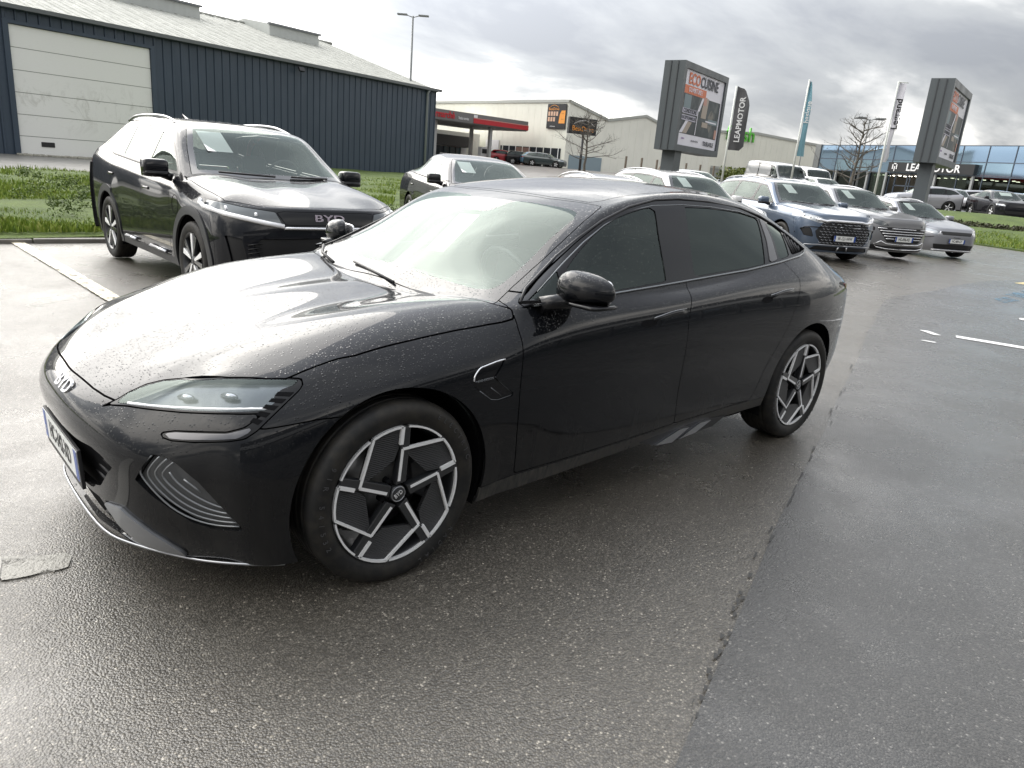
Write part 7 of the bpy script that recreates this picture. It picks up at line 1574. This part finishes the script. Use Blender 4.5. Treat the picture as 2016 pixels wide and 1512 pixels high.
    MB().tube([(p[0], p[1], p[2] - .004) for p in spline(lipf, 4)], .0055, 6).obj('bumper_lip', M_SATIN, root)
    for k in range(4):
        z = .365 + k * .036; MB().tube([(.785, -.40 - k * .0, z), (.80, 0, z), (.785, .40, z)], .007, 6).obj('grille_bar', M_BLACK, root)
    number_plate(root, (.852, 0.015, .395), (0, 1, 0), (.05, 0, 1), 'HC-342-XD')
    # panels
    bump = [(.10,.0),(.10,.668),(.30,.664),(.462,.644),(.470,1.2),(1.2,1.2),(1.2,.0)]
    def fb(V, N): return sdf_poly(V[:, [0, 2]], bump)
    Bp, S = S.split(fb, .004); Bp.obj('front_bumper', P, root, skirt=.02)
    fd = [(-.555,.98),(-.549,.914),(-.545,.880),(-.545,.845),(-.538,.779),(-.532,.717),(-.532,.635),(-.543,.506),(-.552,.407),(-.562,.300),(-.57,.287),(-1.0,.292),(-1.40,.302),(-1.648,.312),(-1.645,.318),(-1.628,.404),(-1.622,.467),(-1.614,.619),(-1.612,.729),(-1.612,.848),(-1.635,.913),(-1.675,.979),(-1.686,1.02),(-1.686,1.05),(-.60,1.0)]
    rd = [(-1.686,1.05),(-1.686,1.02),(-1.675,.979),(-1.635,.913),(-1.612,.848),(-1.612,.729),(-1.614,.619),(-1.622,.467),(-1.628,.404),(-1.645,.318),(-1.648,.312),(-2.0,.318),(-2.36,.328),(-2.375,.36),(-2.40,.42),(-2.435,.50),(-2.486,.585),(-2.54,.663),(-2.575,.715),(-2.610,.775),(-2.665,.874),(-2.710,.960),(-2.728,1.000),(-2.700,1.040),(-2.665,1.080),(-2.655,1.12)]
    A, S = S.split(side_mask(fd, lambda V, N: 1.06 - V[:, 2]), G); cut_sides(A, 'front_door', P, root)
    A, S = S.split(side_mask(rd, lambda V, N: 1.16 - V[:, 2]), G); cut_sides(A, 'rear_door', P, root)
    sill = [(-.38,.05),(-.36,.262),(-.56,.277),(-1.0,.282),(-1.40,.292),(-2.0,.308),(-2.45,.320),(-2.53,.32),(-2.53,.05)]
    A, S = S.split(side_mask(sill), .002); cut_sides(A, 'side_sill', MATS['sill_dirty'], root)
    vent = SF['fendervent']
    A, S = S.split(side_mask([(p[0], p[2]) for p in vent]), .003); cut_sides(A.offset(-.004), 'fender_vent', M_GLOSSBLACK, root, skirt=.004)
    def fen(V, N): return np.minimum(sdf_poly(V[:, [0, 2]], [(.5,0),(.5,1.3),(-.57,1.3),(-.545,.9),(-.55,.6),(-.56,.3),(-.56,0)]), np.abs(V[:, 1]) - .3)
    A, S = S.split(fen, 0); cut_sides(A, 'front_wing', P, root)
    def rbm(V, N): return sdf_poly(V[:, [0, 2]], [(-3.30,.0),(-3.28,.55),(-3.36,.62),(-3.55,.66),(-3.62,.80),(-5,.80),(-5,0)])
    A, S = S.split(rbm, .004); A.obj('rear_bumper', P, root)
    tl = [(-3.46,.935),(-3.60,.925),(-4.0,.925),(-4.0,.875),(-3.62,.868),(-3.52,.895)]
    def tlm(V, N): return sdf_poly(V[:, [0, 2]], tl)
    A, S = S.split(tlm, .003); A.offset(.002).obj('tail_lamp', MATS['tail_clear'], root)
    bt = [(-3.56,-.4),(-3.53,.40),(-3.50,.56),(-3.55,.62),(-4.2,.62),(-4.2,-.4)]
    A, S = S.split(top_mask(bt, lambda V, N: V[:, 2] - .82), G); A.obj('boot_lid', P, root)
    S.obj('body', P, root, skirt=.015)
    for s in (1, -1):
        MB().tube([onside(p[0], p[2], s, .0) for p in spline(SF['ventline'], 3)], .0030, 6).obj('vent_trim', M_CHROME, root)
        MB().tube([onside(p[0], p[2], s, -.002) for p in spline(SF['ventline2'], 3)], .0022, 5).obj('vent_line', M_SATIN2, root)
        MB().tube([onside(p[0], p[2], s, -.004) for p in SF['ventslash']], .0018, 5).obj('vent_line', M_SATIN2, root)
        MB().tube([onside(x, z, s, -.003) for x, z in ((-.40,.727),(-.43,.698),(-.465,.671),(-.496,.646),(-.485,.640),(-.42,.632),(-.385,.639),(-.326,.682))], .0018, 5).obj('vent_line', M_SATIN2, root)
        q = onside(-.352, .7215, s, .0005); text_mesh('BYD DESIGN', .0135, M_SATIN, root, (q, (-s, 0, .06), (0, 0, 1)), 'vent_lettering', depth=.001)
        # flush handles
        for (x0, z0, x1, z1) in ((-1.345,.868,-1.592,.893), (-2.375,.918,-2.622,.940)):
            pk = MB(); n = 16; cx, cz = x0 + .035, z0 - .012
            pk.add([onside(cx + math.cos(2 * math.pi * k / n) * .055, cz + math.sin(2 * math.pi * k / n) * .017, s, .0012) for k in range(n)], [tuple(range(n))]); pk.obj('handle_pocket', M_DARK, root)
            h = MB(); pts = []
            for t in np.linspace(0, 1, 7):
                x, z = x0 + (x1 - x0) * t, z0 + (z1 - z0) * t + .006 * math.sin(t * math.pi); o = .012 * math.sin(min(1, t * 5 + .15) * math.pi / 2) * (1 if t < .9 else .5)
                pts.append((x, z, o))
            sec = []
            for (x, z, o) in pts: sec += [onside(x, z + .011, s, -.002), onside(x, z + .010, s, o), onside(x, z - .008, s, o), onside(x, z - .011, s, -.004)]
            h.add(sec, [(4*i+j, 4*i+j+1, 4*i+j+5, 4*i+j+4) for i in range(6) for j in range(3)] + [(0,1,2,3), (24,25,26,27)], True); h.obj('door_handle', P, root); MB().tube([onside(x, z + .0105, s, o * .92 + .001) for x, z, o in pts], .0016, 4).obj('handle_highlight', M_SATIN, root)  # thin satin strip added as the highlight along the handle's top edge
        # door mirror
        mc = Vector((-.805, .978 * s, 1.036))
        hs = MB(); n1, n2 = 24, 14; base = []
        for i in range(n2 + 1):
            ph = -math.pi / 2 + math.pi * i / n2
            for k in range(n1):
                th = 2 * math.pi * k / n1; cx_ = math.copysign(abs(math.cos(th)) ** .72, math.cos(th)); sx_ = math.copysign(abs(math.sin(th)) ** .8, math.sin(th)); cp = abs(math.cos(ph)) ** .72
                X = cp * cx_ * .085; Yy = cp * sx_ * .118; Zz = math.copysign(abs(math.sin(ph)) ** .85, math.sin(ph)) * .078
                if X < 0: X *= .40
                Zz *= (1.0 - .18 * (Yy / .118)); Zz += -.004; X *= (1 - .25 * abs(Yy) / .118)
                if Zz < 0: Zz *= .62
                base.append((mc.x + X - .06 * (Yy / .118) * .5, mc.y + Yy * s, mc.z + Zz))
        hs.add(base, [(i*n1+k, i*n1+(k+1)%n1, (i+1)*n1+(k+1)%n1, (i+1)*n1+k) for i in range(n2) for k in range(n1)], True)
        mir = hs.obj('door_mirror', P, root)
        ba = MB(); rounded(ba, (mc.x - .004, mc.y + .005 * s, mc.z - .050), (.165, .215, .020)); ba.obj('mirror_base', M_GLOSSBLACK, mir)
        gl = MB(); rounded(gl, (mc.x - .042, mc.y, mc.z), (.012, .19, .105)); gl.obj('mirror_glass', M_CHROME, mir)
        ar = MB(); ar.add([(-.585,.842*s,.972),(-.80,.862*s,.982),(-.83,.93*s,.990),(-.72,.93*s,.988),(-.585,.842*s,.985),(-.80,.862*s,1.000),(-.83,.93*s,1.002),(-.72,.93*s,1.000)], [(0,1,2,3),(4,5,6,7),(0,1,5,4),(1,2,6,5),(2,3,7,6),(3,0,4,7)]); ar.obj('mirror_arm', M_GLOSSBLACK, mir)
        ft = MB(); ft.tube([(-.66,.872*s,.968),(-.72,.905*s,.985),(-.76,.945*s,.992)], [.035,.032,.028], 10); ft.obj('mirror_foot', M_GLOSSBLACK, mir)
        # wipers
    MB().tube([(-.445,.16,.950),(-.475,-.08,.965),(-.50,-.28,.975)], .006, 5).obj('wiper', M_BLACK, root)
    MB().tube([(-.455,-.40,.955),(-.50,-.60,.975),(-.56,-.70,1.0)], .008, 5).obj('wiper', M_BLACK, root)
    # badge on the nose
    text_mesh('BYD', .074, M_CHROME, root, ((.836, .075, .634), (0, 1, 0), (-.62, 0, .78)), 'badge', depth=.006, squeeze=1.15, bold=.001)
    # side skirt strakes under the rear door
    for s in (1, -1):
        m = MB(); o = ((0, .885 * s, 0), (1, 0, 0), (0, 0, 1), (0, s, 0))
        m.prism([(-1.40,.250),(-1.58,.196),(-2.04,.222),(-2.16,.262),(-1.9,.285),(-1.6,.275)], -.06, .010, o); m.obj('skirt_strake', M_BLACK, root)
        m = MB(); m.prism([(-1.52,.216),(-1.66,.205),(-1.80,.262),(-1.72,.266)], .010, .022, o); m.obj('skirt_fin', M_SATIN, root)
        m = MB(); m.prism([(-1.72,.212),(-1.86,.220),(-2.0,.268),(-1.90,.270)], .010, .022, o); m.obj('skirt_fin', M_SATIN, root)
    liners(root, full, ((0,.338),(-2.92,.338)), .398)
    fl = MB(); fl.bbox((-3.55,-.70,.20), (.60,.70,.26)); fl.bbox((-2.45,-.84,.22), (-.45,.84,.30)); fl.obj('underfloor', M_DARK, root)
    interior(root, -.42, .93, 1.42, -1.45, .28, -2.35)
    for x in (0, -2.92):
        for s in (1, -1): wheel(root, x, .812 * s, .341, s, R=.343, w=.232, rr=.257, steer=0.0 if x else 0.0)
    # price sheet lying behind the windscreen
    q = [np.array(on(*p, -.012)) for p in ((-.681,.049,1.085),(-.699,.164,1.091),(-.975,.075,1.252),(-.96,-.06,1.245))]
    MB().add([tuple(p) for p in q], [(0,1,2,3)]).obj('price_sheet', M_PAPER, root)
    MB().add([(-1.0,.12,1.26),(-1.0,-.12,1.26),(-1.13,-.17,1.31),(-1.13,.17,1.31),(-1.0,.10,1.235),(-1.0,-.10,1.235),(-1.13,-.15,1.29),(-1.13,.15,1.29)], [(0,1,2,3),(4,5,6,7),(0,1,5,4),(1,2,6,5),(2,3,7,6),(3,0,4,7)]).obj('camera_pod', M_BLACK, root)
    return root
def seal_materials():
    global M_SATIN2, M_LAMPGREY, M_GILLFIN
    M_SATIN2 = mat('dark_satin_trim', (0.20, 0.21, 0.22), 0.25, metal=1.0)
    M_LAMPGREY = mat('smoked_lamp', (0.12, 0.12, 0.13), 0.12, metal=0.5, coat=1.0)
    M_GILLFIN = mat('gill_fin_satin', (0.26, 0.27, 0.28), 0.3, metal=0.6)
    mat('pillar_grey', (0.05, 0.05, 0.055), 0.35, coat=0.5); mat('blade_grey', (0.30, 0.31, 0.33), 0.34, metal=0.7, coat=0.5)
    mat('gill_plastic', (0.085, 0.088, 0.092), 0.4, coat=0.2); mat('tail_clear', (0.30, 0.05, 0.05), 0.1, coat=1.0)
    m = paint('frit', (0.010, 0.010, 0.011), drops=0.35); m = paint('roof_glass', (0.012, 0.012, 0.014), drops=0.5)
    m = mat('sill_dirty', (0.02, 0.02, 0.021), 0.4); g = NG(m); n = g.noise(g.coord('Position', scale=(30, 30, 2)), 2.0, 5, 0.6)
    g.set(Base_Color=g.mix(g.maprange(n, 0.4, 0.65), (0.016, 0.016, 0.017), (0.07, 0.066, 0.058)), Roughness=g.maprange(n, 0.3, 0.7, 0.25, 0.6))
seal_materials()
build_seal()
